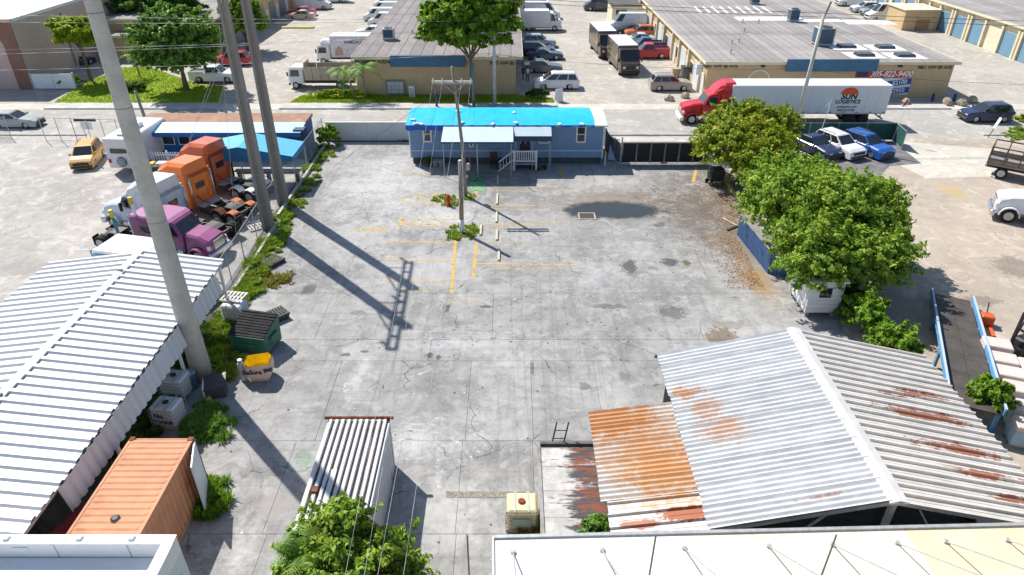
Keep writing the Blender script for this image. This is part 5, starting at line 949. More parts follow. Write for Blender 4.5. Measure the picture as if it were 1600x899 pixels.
MB().cyl((-w_-.15,l_-.0,2.6),(w_+.15,l_-.0,2.6),.07,.07,9).build('header_bar', RUST, WC); MB().box(-.95,-.75,-.9,-.65,2.5,2.68).build('roof_bracket', RUST, WC); MB().box(-w_+.76,-w_+.95,-2.2,.2,2.6,2.625).build('loose_strip', WCM, WC)
# ------------------------------------------------------------ right: rusty gable shed
def rust_roof(key, base, rusts, ax=0, metal=.25, lines=0.0):
    m, t, p, L = nodes(key); pos = nd(t, 'NewGeometry').outputs['Position']; sx = nd(t, 'SeparateXYZ'); L.new(pos, sx.inputs[0])
    mp = nd(t, 'Mapping'); mp.inputs['Scale'].default_value = (.7,2.2,1); L.new(pos, mp.inputs['Vector']); s1 = noise(t, mp.outputs[0], 1.6, 9, .75, .4); n1 = noise(t, pos, 2.8, 10, .8)
    c = mixc(t, step(t, s1, .35, .65), tuple(x*.86 for x in base), tuple(min(1,x*1.08) for x in base)); c = mixc(t, mth(t,'MULTIPLY',step(t, noise(t,pos,5,6,.7),.6,.75),.35), c, (.34,.31,.28)); rg = None
    for (x, y, rx, ry, colr, amt, soft, off) in rusts:
        dx = mth(t,'DIVIDE',mth(t,'SUBTRACT',sx.outputs[0],x),rx); dy = mth(t,'DIVIDE',mth(t,'SUBTRACT',sx.outputs[1],y),ry); d = mth(t,'SQRT',mth(t,'ADD',mth(t,'MULTIPLY',dx,dx),mth(t,'MULTIPLY',dy,dy)))
        e = step(t, mth(t,'ADD',mth(t,'ADD',mth(t,'SUBTRACT',1.0,d),off), mth(t,'ADD',mth(t,'MULTIPLY_ADD',s1,1.8,-.9),mth(t,'MULTIPLY_ADD',n1,3.4,-1.7))), 0, soft); e = mth(t,'MULTIPLY',e,amt); cr = mixc(t, n1, colr, tuple(x*.7 for x in colr)); c = mixc(t, e, c, cr); rg = e if rg is None else mth(t,'MAXIMUM',rg,e)
    oi = nd(t,'ObjectInfo').outputs['Random']; hs = nd(t,'HueSaturation'); L.new(c, hs.inputs['Color']); L.new(mth(t,'MULTIPLY_ADD',oi,.12,.94), hs.inputs['Value']); L.new(hs.outputs[0], p.inputs['Base Color'])
    p.inputs['Roughness'].default_value = .55; p.inputs['Metallic'].default_value = 0
    return m
SX0, SXR, SX1, SY0, SY1, SZE, SZR = 6.25, 11.6, 17.45, 14.25, 23.2, 4.0, 5.3
OR = (.66,.31,.105); DR = (.42,.135,.06)
MR1 = rust_roof('corrugated_zinc', (.60,.61,.62), [(6.7,20.6,.9,.5,OR,.8,.5,-.2),(7.6,18.4,1.2,1.0,OR,.6,.9,0),(7.2,19.6,.8,.6,OR,.6,.7,0),(9.6,14.8,1.2,.15,DR,.6,.4,-.4)])
MR2 = rust_roof('painted_metal_sheets', (.68,.64,.585), [(15.6,20.2,1.5,.3,DR,.9,.3,-.25),(15.0,18.9,2.2,.32,DR,.9,.3,-.1),(15.5,17.3,2.3,.4,DR,.9,.3,-.25),(15.6,16.2,1.8,.3,DR,.9,.3,-.25),(14.2,19.8,1.0,.25,DR,.9,.25,-.3),(16.0,15.2,1.0,.25,DR,.9,.25,-.2)])
MR3 = rust_roof('rusted_sheets', (.6,.58,.55), [(4.6,18.3,1.8,2.6,OR,.75,1.3,.45),(3.8,19.8,1.6,1.0,(.6,.25,.06),.85,.9,.4),(5.5,17.0,1.4,1.5,OR,.85,1.1,.45),(4.2,14.9,.8,.2,DR,.9,.3,0),(5.6,15.1,.9,.25,DR,1,.3,.2)])
SH = thing('gable_shed', 'open shed with corrugated gable roof streaked with rust', 'shed', (0,0,0))
def corr_len(w_, l_, pitch, amp, mat, name, parent):                # corrugations run along local y, stacked along local x
    return corr(w_, l_, pitch, amp, mat, name, parent, seg=6)
def slope(xr, zr, xe, ze, y0, y1, sw, pitch, amp, mat, name, rib=False, jit=.04):
    L_ = math.hypot(xe-xr, zr-ze); side = 1 if xe > xr else -1; n = max(1, round((y1-y0)/sw)); sw = (y1-y0)/n; base = corr(sw*1.0, L_, pitch if not rib else sw, amp, mat, name, SH) if not rib else rib_panel(sw, L_, mat, name, SH, narrow=True, flip=side < 0)
    dx = Vector((xe-xr, 0, ze-zr)).normalized(); yv = Vector((0,-side,0)); zv = yv.cross(dx)
    for i in range(n):
        o = base if i == 0 else link(name, base.data, SH); M4 = Matrix((yv,dx,zv)).transposed().to_4x4(); y = y1-i*sw if side > 0 else y0+i*sw
        M4.translation = Vector((xr,y,zr)) + dx*random.uniform(-jit,jit) + zv*.004*(i % 2); o.matrix_local = M4
slope(SXR-.1, SZR, SX0-.1, SZE, SY0, SY1, .896, .224, .11, MR1, 'roof_sheet'); slope(SXR+.1, SZR, SX1, SZE-.05, SY0, SY1, .385, .4, .04, MR2, 'roof_panel', True)
slope(SX0+.25, SZE-.1, 3.05, 3.35, 15.9, 20.35, .89, .2225, .1, MR3, 'lean_to_sheet'); slope(SX0+.25, SZE-.1, 3.2, 3.38, 14.4, 15.9, .5, .5, .03, MR3, 'lean_to_panel', True)
MB().prism([(SXR-.28,SZR-.01),(SXR-.28,SZR+.05),(SXR,SZR+.13),(SXR+.28,SZR+.06),(SXR+.28,SZR),(SXR,SZR+.09)], SY0-.08, SY1+.08).build('ridge_cap', M('pale_ridge', (.6,.59,.57), .6, .1, 2), SH)
MB().beam((SXR-.27,SY0-.1,SZR+.02),(SXR+.27,SY0-.1,SZR+.02),.03,.1).build('ridge_end', GALV, SH)
MB().box(SX0-.2, SX0+.15, 23.18, 23.26, SZE-.1, SZE+.06).build('edge_flashing', M('teal_flashing', (.12,.25,.3), .6), SH)
for y in (14.4, 18.7, 23.0):
    for x, z in ((SX0+.9,SZE+.1),(SXR,SZR),(SX1-.25,SZE)): MB().box(x-.08,x+.08,y-.08,y+.08,0,z-.16).build('post', GALV, SH)
    MB().beam((SX0,y,SZE-.16),(SXR,y,SZR-.16),.1,.16).build('rafter', GALV, SH); MB().beam((SXR,y,SZR-.16),(SX1-.2,y,SZE-.2),.1,.16).build('rafter', GALV, SH); MB().beam((SX0,y,SZE-.3),(SX1-.2,y,SZE-.3),.08,.1).build('tie_beam', GALV, SH)
    for x in (9.0,13.2,14.9): MB().beam((x,y,SZE-.3),(x+(.7 if x < SXR else -.7),y,SZE+.6 if abs(x-SXR) > 2.4 else SZR-.55),.06,.06).build('web', GALV, SH)
for x in (3.3, 5.0): MB().box(x-.06,x+.06,14.6,14.72,0,3.3).build('post', GALV, SH); MB().box(x-.06,x+.06,20.1,20.22,0,3.3).build('post', GALV, SH)
MB().box(6.6,17.1,22.9,23.0,0,3.8).build('back_wall', M('shed_back_wall', (.3,.29,.28), .9), SH); sheet('shed_floor', rect(6.4,17.3,12.5,22.9), YZ+.004, M('dark_floor', (.06,.055,.05), .95), yard)  # floor sheet in one very dark colour
GN = thing('shelf_rack', 'dark storage rack inside the open gable shed', 'rack', (14.6,16.5,YZ)); 
for z in (.3,1.2,2.1): MB().box(-1.5,1.5,-.4,.4,z,z+.05).build('shelf', BLACKM, GN)
for x in (-1.47,1.47): MB().box(x-.03,x+.03,-.4,.4,0,2.6).build('upright', BLACKM, GN)
# low flat roofed block with stains
m, t, p, L = nodes('stained_slab_roof'); pos = nd(t,'NewGeometry').outputs['Position']; sx = nd(t,'SeparateXYZ'); L.new(pos, sx.inputs[0]); mp = nd(t,'Mapping'); mp.inputs['Scale'].default_value = (.5,2.2,1); L.new(pos, mp.inputs['Vector']); n1 = noise(t, mp.outputs[0], 1.6, 8, .7, .3); n2 = noise(t, pos, 1.7, 7, .7)
c = mixc(t, step(t, n2, .35, .65), (.42,.40,.37), (.6,.58,.55)); xr_ = step(t, sx.outputs[0], 1.5, 2.7); c = mixc(t, mth(t,'MULTIPLY',step(t, mth(t,'ADD',n1,mth(t,'MULTIPLY',xr_,.22)), .56, .68),.95), c, (.045,.043,.05)); c = mixc(t, mth(t,'MULTIPLY',step(t, mth(t,'ADD',noise(t, mp.outputs[0], 2.3, 7, .7),mth(t,'MULTIPLY',xr_,.2)),.64,.74),.85), c, (.24,.07,.035)); c = mixc(t, step(t, sx.outputs[1], 19.05, 19.15), c, (.1,.095,.09)); L.new(c, p.inputs['Base Color']); p.inputs['Roughness'].default_value = .85; SLABR = m
FB = thing('block_store', 'low flat roofed block store with black and rust stained concrete roof', 'building', (0,0,0)); MB().box(1.1,3.6,14.2,19.3,0,2.6).build('wall', M('block_wall', (.5,.47,.42), .9, .12, 2, bump=.3, dirt=(.3,.26,.2)), FB); 
for i in range(9): MB().box(1.0,3.75,14.1+i*.58,14.1+(i+1)*.58-.006,2.6,2.74+.008*(i % 2)).build('roof_slab', SLABR, FB)
MB().box(1.0,1.12,14.1,19.32,2.75,2.79).build('parapet', M('parapet_grey', (.3,.28,.26), .9, .3, 2), FB); MB().box(1.12,3.75,19.22,19.34,2.6,2.85).build('parapet', M('dark_parapet', (.12,.115,.11), .9, .3, 3), FB)
rl = thing('ladder_rail', 'dark steel ladder rail behind the stained flat roof', 'ladder', (1.25,19.55,YZ))
for x in (0,.45): MB().cyl((x,0,0),(x+.5,.1,3.5),.03,.03,6).build('rail', BLACKM, rl)
for i in range(8): MB().cyl((.06*i+.05,.012*i,.4*i+.3),(.06*i+.5,.012*i,.4*i+.3),.02,.02,5).build('rung', BLACKM, rl)
vn = thing('climbing_vine', 'leafy green vine spreading over the stained flat roof', 'vine', (3.2,14.9,2.7)); leaves('foliage', vn, LF_MID, [(0,.2,.2,.9,.75,.35,1),(-.55,-.1,.1,.5,.4,.2,.3),(-.2,.6,.12,.6,.3,.2,.3)], 1800, .17, 61, .2, shell=.3); MB().tube([(.3,-.6,-2.6),(.3,-.4,-1.0),(0,0,.1),(-.4,.2,.15)],.03,5).build('stem', BARK, vn)
# ------------------------------------------------------------ foreground roofs
WROOF = M('white_sheet_metal', (.8,.8,.8), .5, .03, .4, dirt=(.66,.64,.6), dirt_amt=.3, dsc=.5)
FG = thing('flat_roof_building', 'white building corner with parapet below the orange container', 'building', (0,0,0)); hb = 5.0; q = G(275,838,hb); fx1, fy1 = q.x, q.y
MB().box(-22, fx1, 4, fy1, 0, hb-.62).build('wall', WSID, FG); MB().box(-21.7, fx1-.3, 4.3, fy1-.3, hb-.62, hb-.58).build('roof', WROOF, FG)
MB().box(-22, fx1, fy1-.26, fy1, hb-.62, hb).build('parapet', WROOF, FG); MB().box(fx1-.26, fx1, 4, fy1-.26, hb-.62, hb-.003).build('parapet', WROOF, FG)
MB().box(-22, fx1+.02, fy1-.3, fy1+.03, hb, hb+.035).build('coping', M('pale_coping', (.66,.68,.72), .5), FG); MB().box(fx1-.3, fx1+.03, 4, fy1-.3, hb-.003, hb+.032).build('coping', M('pale_coping', (.66,.68,.72), .5), FG)
for x in (-14.1,): MB().box(x-.22,x+.22,fy1-.29,fy1-.26,hb-.32,hb-.15).build('wall_vent', WHITEP, FG)
for x in (-19.5,-16.3,-13.1,-11): MB().box(x-.012,x+.012,fy1-.272,fy1-.26,hb-.6,hb-.02).build('seam', GALV, FG)
for x in (-12.4,-10.9,-14.5): MB().cbox(x-.09,x+.09,fy1-.2,fy1-.02,hb+.03,hb+.1,.03).build('bracket', WHITEP, FG)
MB().box(fx1+.001,fx1+.012,fy1-.9,fy1-.35,hb-1.6,hb-1.2).build('wall_sign', M('faded_print', (.4,.42,.45), .6), FG)
CN = thing('entrance_canopy', 'long white sheet metal canopy with tie rods below the rusty shed', 'canopy', (0,0,0)); hc = 5.0; a, b = G(772,843,hc), G(1600,823,hc); dv = (b-a).normalized(); nv = Vector((dv.y,-dv.x,0)); CY_ = 24.0; dep = 3.6
CREAMR = M('white_canopy_sheet', (.74,.73,.70), .5, .04, .3, dirt=(.82,.72,.52), dirt_amt=.5, dsc=.2)
CREAMM = M('offwhite_canopy_sheet', (.72,.65,.52), .5, .05, .3, dirt=(.74,.66,.52), dirt_amt=.5, dsc=.25); CREAMY = M('cream_canopy_sheet', (.68,.56,.37), .5, .06, .3, dirt=(.72,.66,.52), dirt_amt=.5, dsc=.25)
npan = 16; pwid = CY_/npan
for i in range(npan):
    p0 = a+dv*pwid*i; p1 = a+dv*(pwid*(i+1)-.012); vs = [p0, p1, p1+nv*dep+Vector((0,0,.25)), p0+nv*dep+Vector((0,0,.25))]; MB().add([*vs, *[v-Vector((0,0,.05)) for v in vs]], [(0,1,2,3),(7,6,5,4),(0,4,5,1),(1,5,6,2),(2,6,7,3),(3,7,4,0)]).build('canopy_panel', CREAMR if i < 4 else CREAMM if i < 8 else CREAMY, CN)
MB().beam(a-nv*.05+Vector((0,0,.0)), a+dv*CY_-nv*.05, .1, .14).build('edge_gutter', GALV, CN); MB().beam(a-dv*.03-nv*.05, a-dv*.03+nv*dep+Vector((0,0,.25)), .05, .14).build('edge_trim', WHITEP, CN)
w0 = a+nv*(dep+.02)-Vector((0,0,hc)); w1 = w0+dv*CY_; MB().add([*(Vector((*v.xy,z)) for z in (0,7.6) for v in (w0,w1,w1+nv*4,w0+nv*4))], [(0,1,5,4),(1,2,6,5),(2,3,7,6),(3,0,4,7),(4,5,6,7)]).build('wall', M('facade_cream', (.6,.57,.5), .85), CN)
for u in (802,942,1072,1205,1306,1408,1485,1582):
    q = G(u, 866, hc+.06) if u < 1000 else G(u, 868-(u-1000)*.022, hc+.06); s = (q-a).dot(dv); f = a+dv*s+nv*.5+Vector((0,0,.06)); tpp = a+dv*(s)+nv*dep+Vector((0,0,2.6)); rod = MB().cyl(f, tpp, .022, .022, 7).build('tie_rod', GALV, CN); MB().cbox(f.x-.07,f.x+.07,f.y-.06,f.y+.06,f.z-.05,f.z+.06,.02).build('rod_bracket', GALV, rod)
for u in (730, 1025, 1307):
    q = G(u, 836, 9.6); tag(MB().cyl((q.x,q.y,0.0 if u < 760 else 5.1),(q.x,q.y,9.6),.026,.02,6).build('thin_mast', M('grey_mast', (.12,.12,.125), .5), None), 'thin dark vertical mast standing at the white canopy', 'mast', 'thin masts along the white canopy')
# ------------------------------------------------------------ yard clutter
PLW = M('tote_plastic', (.66,.68,.7), .5, .05, 2); PLY = M('tote_plastic_yellowed', (.72,.62,.36), .5, .06, 2); PALW = M('pallet_wood', (.42,.34,.25), .9, .2, 3, rnd=.1); PALG = M('grey_pallet_plastic', (.05,.05,.052), .7, .3, 4)
def ibc(label, loc, deg, plastic=PLW, lid=BLACKP, words=None, words2=None, group=None):
    T_ = thing('liquid_tote', label, 'tote', loc, R(deg), group); a, b, h = .6, .5, 1.02
    MB().cbox(-a+.04,a-.04,-b+.04,b-.04,.15,h+.1,.06).build('tank', plastic, T_); MB().lathe([(.14,0),(.14,.05),(.11,.07),(.02,.07)],12,c=(0,0,h+.1)).build('fill_cap', lid, T_)
    c = MB()
    for z in (.2,.4,.6,.8,1.0): 
        for s in (-1,1): c.cyl((-a,s*b,z),(a,s*b,z),.011,.011,5); c.cyl((s*a,-b,z),(s*a,b,z),.011,.011,5)
    for i in range(7): x = -a+2*a*i/6; c.cyl((x,-b,.12),(x,-b,1.02),.011,.011,5); c.cyl((x,b,.12),(x,b,1.02),.011,.011,5)
    for i in range(1,6): y = -b+2*b*i/6; c.cyl((-a,y,.12),(-a,y,1.02),.011,.011,5); c.cyl((a,y,.12),(a,y,1.02),.011,.011,5)
    stuff(c.build('wire_cage', GALV, T_))
    for x in (-.25,.25): MB().box(x-.03,x+.03,-b,b,h+.1,h+.125).build('top_bar', GALV, T_)
    for y in (-.42,0,.42): MB().box(-a,a,y-.06,y+.06,0,.12).build('pallet_runner', PALW, T_)
    if words: text('lettering', words, .34, INK, T_, (-.15,-b-.014,.72), (math.pi/2,0,0), bold=.012)
    if words2: text('lettering', words2, .26, INK, T_, (0,-b-.014,.38), (math.pi/2,0,0), bold=.012)
    return T_
e = G(266,664); ibc('caged white liquid tote with black NO lettering behind the orange container', (e.x,e.y+.2,YZ), -8, words='No', words2='TOQUE'); e = G(276,628); ibc('grimy caged white tote with debris on top next to the blue barrel', (e.x-.1,e.y+.55,YZ), -6)
e = G(378,505); ibc('caged white tote with empty pallet on top behind the green dumpster', (e.x-.35,e.y+.35,YZ), -10); ib = G(374,505)
def pallet(label, loc, deg, mat=PALW, group=None, n=6):
    T_ = thing('pallet', label, 'pallet', loc, R(deg), group); d = MB().box(-.05,.05,-.5,.5,.1,.12).build('deck_board', mat, T_, loc=(-.55,0,0))
    for i in range(1,n): share('deck_board', d, T_, (-.55+1.1*i/(n-1),0,0))
    for y in (-.45,0,.45): MB().box(-.6,.6,y-.05,y+.05,.0,.1).build('stringer', mat, T_)
    return T_
pallet('pale worn pallet lying on the tote behind the dumpster', (ib.x-.3,ib.y+.75,1.17), -10, M('bleached_pallet', (.6,.57,.54), .9, .15, 3))
for k in range(3): e = G(436,500); pallet(('dark plastic pallet at the bottom of the stack by the dumpster','dark plastic pallet in the middle of the stack by the dumpster','dark plastic pallet on top of the stack by the dumpster')[k], (e.x-.25+.05*k,e.y+.1,YZ+k*.13), 38+3*k, PALG, 'pallets by the dumpster', 8)
for k in range(2): e = G(432,412); pallet(('loose dark grille pallet lying at the edge of the weeds','second dark grille pallet under the loose one at the weeds')[1-k], (e.x-.2,e.y,YZ+k*.13), 50+9*k, PALG, 'grilles in the weeds', 9)
# green dumpster
DGR = M('green_dumpster', (.02,.13,.085), .55, .15, 1.5, dirt=(.16,.2,.17), dirt_amt=.5, dsc=1.6); e = G(398,548); DU = thing('dumpster', 'green steel dumpster with black ribbed lids beside the concrete pole', 'dumpster', (e.x+.1,e.y+.35,YZ), R(-12))
m = MB(); m.add([(-.95,-.75,.1),(.95,-.75,.1),(.95,.75,.1),(-.95,.75,.1),(-1.0,-.85,1.15),(1.0,-.85,1.15),(1.0,.8,1.65),(-1.0,.8,1.65)], [(3,2,1,0),(0,1,5,4),(1,2,6,5),(2,3,7,6),(3,0,4,7),(4,5,6,7)]); m.build('bin_body', DGR, DU)
MB().box(-1.03,1.03,-.9,-.82,1.06,1.18).build('rim', DGR, DU); MB().box(-.5,.5,-.86,-.77,.55,.75).build('lift_pocket', DGR, DU)
for s in (-1,1): MB().box(s*1.02-.06,s*1.02+.06,-.35,.35,.75,.95).build('lift_pocket', DGR, DU); wheel(DU, .7*s, -.6, .09, .06)
sl = MB().cbox(-1.02,1.02,-.07,.07,0,.05,.015).build('lid_slat', M('lid_black', (.03,.03,.032), .75, .3, 5, spec=.15), DU)
for i in range(10): o = sl if i == 0 else share('lid_slat', sl, DU); o.location = (random.uniform(-.02,.02), -.78+i*.165, 1.2+i*.0515); o.rotation_euler = (R(17+random.uniform(-6,8)), 0, R(random.uniform(-1.5,1.5)))
# bulk bag bin
e = G(408,596); BG = thing('bulk_bag', 'pinkish bulk bag lined in yellow with handwritten black words', 'bag', (e.x-.05,e.y+.3,YZ), R(4)); oct_ = lambda w_, d_, k: [(-w_+k,-d_),(w_-k,-d_),(w_,-d_+k),(w_,d_-k),(w_-k,d_),(-w_+k,d_),(-w_,d_-k),(-w_,-d_+k)]
rings = [(oct_(.44,.4,.1),0),(oct_(.58,.52,.16),.35),(oct_(.64,.56,.2),.75),(oct_(.6,.54,.22),1.05)]; m = MB(); vs = [(x,y,z+(.06*math.sin(i*2.2) if z > 1 else 0)) for r_, z in rings for i, (x,y) in enumerate(r_)]
m.add(vs, [(8*j+i,8*j+(i+1)%8,8*j+8+(i+1)%8,8*j+8+i) for j in range(3) for i in range(8)] + [tuple(range(7,-1,-1))]); m.build('bag_body', M('pink_fabric', (.72,.52,.42), .8, .08, 3, bump=.3), BG, True)
m = MB(); vs = [(x*.95,y*.95,z+.02) for x,y,z in vs[24:]] + [(x*.7,y*.7,.55) for x,y in rings[3][0]]; m.add(vs, [(i,(i+1)%8,8+(i+1)%8,8+i) for i in range(8)] + [tuple(range(8,16))]); m.build('liner', M('yellow_liner', (.85,.62,.0), .5, .08, 3), BG)
text('lettering', 'BaSura', .33, INK, BG, (-.2,-.578,.72), (math.pi/2-.1,0,0), bold=.012); text('lettering', 'Bag', .3, INK, BG, (.55,-.51,.8), (math.pi/2-.1,0,R(38)), bold=.012)
e = G(381,596); GB = thing('gas_cylinder', 'grey gas cylinder standing beside the bulk bag', 'gas cylinder', (e.x,e.y+.1,YZ)); MB().lathe([(.15,0),(.17,.04),(.17,.95),(.14,1.05),(.07,1.1)],14).build('cylinder', M('cyl_grey', (.45,.46,.47), .5), GB, True); MB().cyl((0,0,1.1),(0,0,1.2),.035,.035,8).build('valve', BLACKM, GB); MB().lathe([(.1,1.08),(.11,1.08),(.11,1.22),(.1,1.22)],12).build('collar', GALV, GB)
e = G(299,610); BA = thing('plastic_barrel', 'open blue green plastic barrel beside the foot of the huge pole', 'barrel', (e.x,e.y+.2,YZ)); MB().lathe([(.27,0),(.29,.05),(.3,.45),(.29,.85),(.3,.9),(.27,.9),(.26,.5),(.25,.1)],16).build('drum', M('barrel_teal', (.05,.13,.16), .5), BA, True); MB().lathe([(.3,.88),(.31,.9),(.3,.92),(.27,.91)],16).build('rim', M('barrel_rim', (.25,.4,.45), .5), BA)
e = G(336,622); BX = thing('scrap_box', 'black and white scrap box with yellow jug at the shaded pole foot', 'box', (e.x,e.y+.3,YZ), R(18)); MB().cbox(-.45,.45,-.4,.4,0,.6,.03).build('box_body', M('scrap_dark', (.06,.065,.07), .7), BX); MB().add([(-.5,-.45,.6),(.5,-.45,.62),(.55,.42,.85),(-.45,.45,.8),(-.5,-.45,.57),(.5,-.45,.59),(.55,.42,.82),(-.45,.45,.77)],[(0,1,2,3),(7,6,5,4),(0,4,5,1),(1,5,6,2),(2,6,7,3),(3,7,4,0)]).build('lid', M('black_sheet', (.045,.05,.06), .4), BX); MB().box(-.52,-.46,-.42,.4,.15,.72).build('side_board', WHITEP, BX); MB().lathe([(.12,0),(.13,.25),(.05,.32),(.05,.36)],10,c=(-.3,-.6,0)).build('jug', M('jug_yellow', (.55,.35,.05), .5), BX)
e = G(819,828); ib2 = ibc('yellowed caged liquid tote beside the stained block store', (e.x-.1,e.y+.35,YZ), 0, PLY, M('red_cap', (.2,.02,.02), .5)); MB().box(-.35,.35,-.53,-.515,.35,.75).build('label_plate', M('grey_green_label', (.3,.36,.33), .6), ib2)
# hydrant and weeds
e = G(701,322); HY = thing('fire_hydrant', 'small red hydrant standing in the weeds', 'hydrant', (e.x,e.y,YZ)); RD = M('hydrant_red', (.6,.03,.02), .5); MB().lathe([(.19,0),(.19,.06),(.12,.08),(.12,.62),(.17,.64),(.17,.7),(.12,.8),(.05,.86),(.04,.92)],12).build('barrel', RD, HY, True)
for s in (-1,1): MB().cyl((s*.1,0,.48),(s*.21,0,.48),.06,.06,8).build('nozzle', RD, HY)
MB().cyl((0,0,.9),(0,0,1.15),.02,.02,6).build('marker_rod', WHITEP, HY)
def ring_pts(u0, u1, v0, v1, n, seed, k=(.6,1.2)):
    r = random.Random(seed); out = []
    for _ in range(n):
        a = r.uniform(0,6.28); s = r.random()**.5; q = G((u0+u1)/2+(u1-u0)/2*s*math.cos(a), (v0+v1)/2+(v1-v0)/2*s*math.sin(a)); out.append((q.x,q.y,r.uniform(*k)))
    return out
weeds('patch of green weeds round the red hydrant', ring_pts(678,718,307,322,22,1,(.5,.9)), 2600, .16, 71, LF_WEED, .3, .4); weeds('patch of green weeds round the white painted pole foot', ring_pts(700,744,350,376,22,2,(.5,.9)), 2800, .16, 72, LF_WEED, .3, .4); weeds('little tuft of weeds at the foot of the cross arm pole', ring_pts(722,738,300,312,6,3,(.4,.7)), 500, .14, 73)
r_ = random.Random(4); fl = []
for i in range(75):
    s = i/74; 
    # along the fence foot from the white wall down to the dumpster
    uv = [(512,222),(500,245),(470,300),(450,335),(435,370),(420,395),(400,430),(385,455),(360,480),(345,520),(352,560),(345,585)]; k = s*(len(uv)-1); i0 = min(int(k), len(uv)-2); f = k-i0; u = uv[i0][0]*(1-f)+uv[i0+1][0]*f; v = uv[i0][1]*(1-f)+uv[i0+1][1]*f; q = G(u+r_.uniform(-9,9), v+r_.uniform(-5,5)); fl.append((q.x,q.y,r_.uniform(.7,1.3)))
weeds('long ribbon of green weeds along the chain link fence foot', [p_ for p_ in fl if p_[1] > 34], 13000, .2, 74, LF_WEED, .4, .55); weeds('thick weeds behind the green dumpster and round the huge pole', [p_ for p_ in fl if p_[1] <= 34] + [(-15.3,27.6,1.2),(-14.8,26.3,1.1),(-15.6,29,1.3)], 6000, .2, 75, LF_WEED, .45, .6)
weeds('dry yellowish weeds beside the loose grille', ring_pts(415,450,430,445,8,5), 900, .18, 76, LF_DRY); weeds('shaded weeds between the totes and the orange container', ring_pts(300,345,640,690,26,6), 3600, .2, 77, LF_MID, .45, .5); weeds('weeds sprouting under the open container door', ring_pts(312,345,755,805,18,7), 2600, .2, 78, LF_GRN, .5, .45)
shrub('bush', 'bright bush at the corner of the white panel wall', (G(520,222).x-.1,60.0,0), 1.1, .9, 1.9, LF_GRN, 1800, .22, 79); weeds('weeds growing below the white panel wall end', ring_pts(615,640,212,220,6,8), 500, .2, 80, LF_MID)
weeds('dry weeds beside the stained block store', [(.6,17.8,1.0),(.75,17.2,1.1),(.7,16.6,.9),(.8,18.2,.8)], 900, .18, 81, LF_DRY, .5, .3)
# leaf litter under the trees on the right
n = 2600; r = np.random.default_rng(5); V = []; F = []
for i in range(n):
    t_ = r.random(); y = 35+t_*16; x = 15.2 + (1.2 if y > 42 else 0) - abs(r.normal())*1.1 + (y-35)*.03; s = .03+.04*r.random(); a = r.random()*6.28; b = len(V); z = YZ+.01+.01*r.random(); ca_, sa_ = math.cos(a)*s, math.sin(a)*s; V += [(x-ca_,y-sa_,z),(x+sa_*.5,y-ca_*.5,z+.02),(x+ca_,y+sa_,z),(x-sa_*.5,y+ca_*.5,z+.02)]; F.append((b,b+1,b+2,b+3))
m = MB(); m.v = V; m.f = F; m.m = [0]*n; o = stuff(m.build('leaf_litter', M('dry_leaf_litter', (.42,.22,.08), .9, .4, 1.5), None, recalc=False)); o['label'] = 'dry brown leaves scattered along the tree line'; o['category'] = 'leaves'
# barbecue cart, planks
e = G(1118,290); BQ = thing('barbecue_cart', 'black wheeled barbecue cart under the olive tree', 'cart', (e.x,e.y+.3,YZ), R(10)); MB().prism([(-.6,.75),(.6,.75),(.65,1.0),(.45,1.35),(-.45,1.35),(-.65,1.0)], -.4, .4, 0, .08).build('lid', BLACKM, BQ); MB().box(-.55,.55,-.35,.35,.35,.75).build('cabinet', BLACKP, BQ)
for s in (-1,1): wheel(BQ,-.5,s*.38,.18,.06)
for s in (-1,1): MB().box(.45,.52,s*.33-.03,s*.33+.03,0,.4).build('leg', BLACKM, BQ)
e = G(1132,285); o = thing('cardboard_box', 'open brown carton lying beside the barbecue cart', 'box', (e.x+.1,e.y+.2,YZ), R(25)); MB().box(-.5,.5,-.4,.4,0,.5).build('carton', M('cardboard', (.5,.36,.22), .9), o); MB().box(-.5,.5,.4,.75,.47,.5).build('flap', M('cardboard', (.5,.36,.22), .9), o)
for u0,v0,u1,v1,lb in ((1129,341,1152,353,'long pale plank lying on the leaf litter'),(1136,360,1152,353,'short dark plank lying beside the blue corrugated fence')): a, b = G(u0,v0,.08), G(u1,v1,.1); tag(MB().beam(a,b,.16,.05).build('plank', PALW if 'pale' in lb else BLACKM, None), lb, 'plank')
# white kiosk on the right
e0, e1 = G(1255,497), G(1306,497); KI = thing('guard_kiosk', 'small white panelled kiosk half hidden by the big tree', 'kiosk', (e0.x,e0.y,0)); kw = e1.x-e0.x; kd = 2.6
MB().box(0,kw,0,kd,.35,2.3).build('wall', WSID, KI)
for i in range(7): MB().box(-.012,kw+.012,-.014,-.001,.38+i*.27,.38+i*.27+.25).build('lap_board', WHITEP, KI)
MB().box(-.15,kw+.15,-.15,kd+.15,2.3,2.42).build('roof', WHITEP, KI); MB().box(.55,1.2,-.03,-.012,1.35,1.95).build('window', GLASS, KI); MB().box(-.03,-.002,.2,1.1,.4,2.3).build('door', DOORW, KI); MB().box(-.03,-.002,1.3,2.4,.4,2.3).build('wall_panel', WHITEP, KI)
for x in (.2,kw-.2):
    for y in (.2,kd-.2): MB().box(x-.1,x+.1,y-.1,y+.1,0,.35).build('footing_block', M('block_grey', (.3,.3,.3), .9), KI)
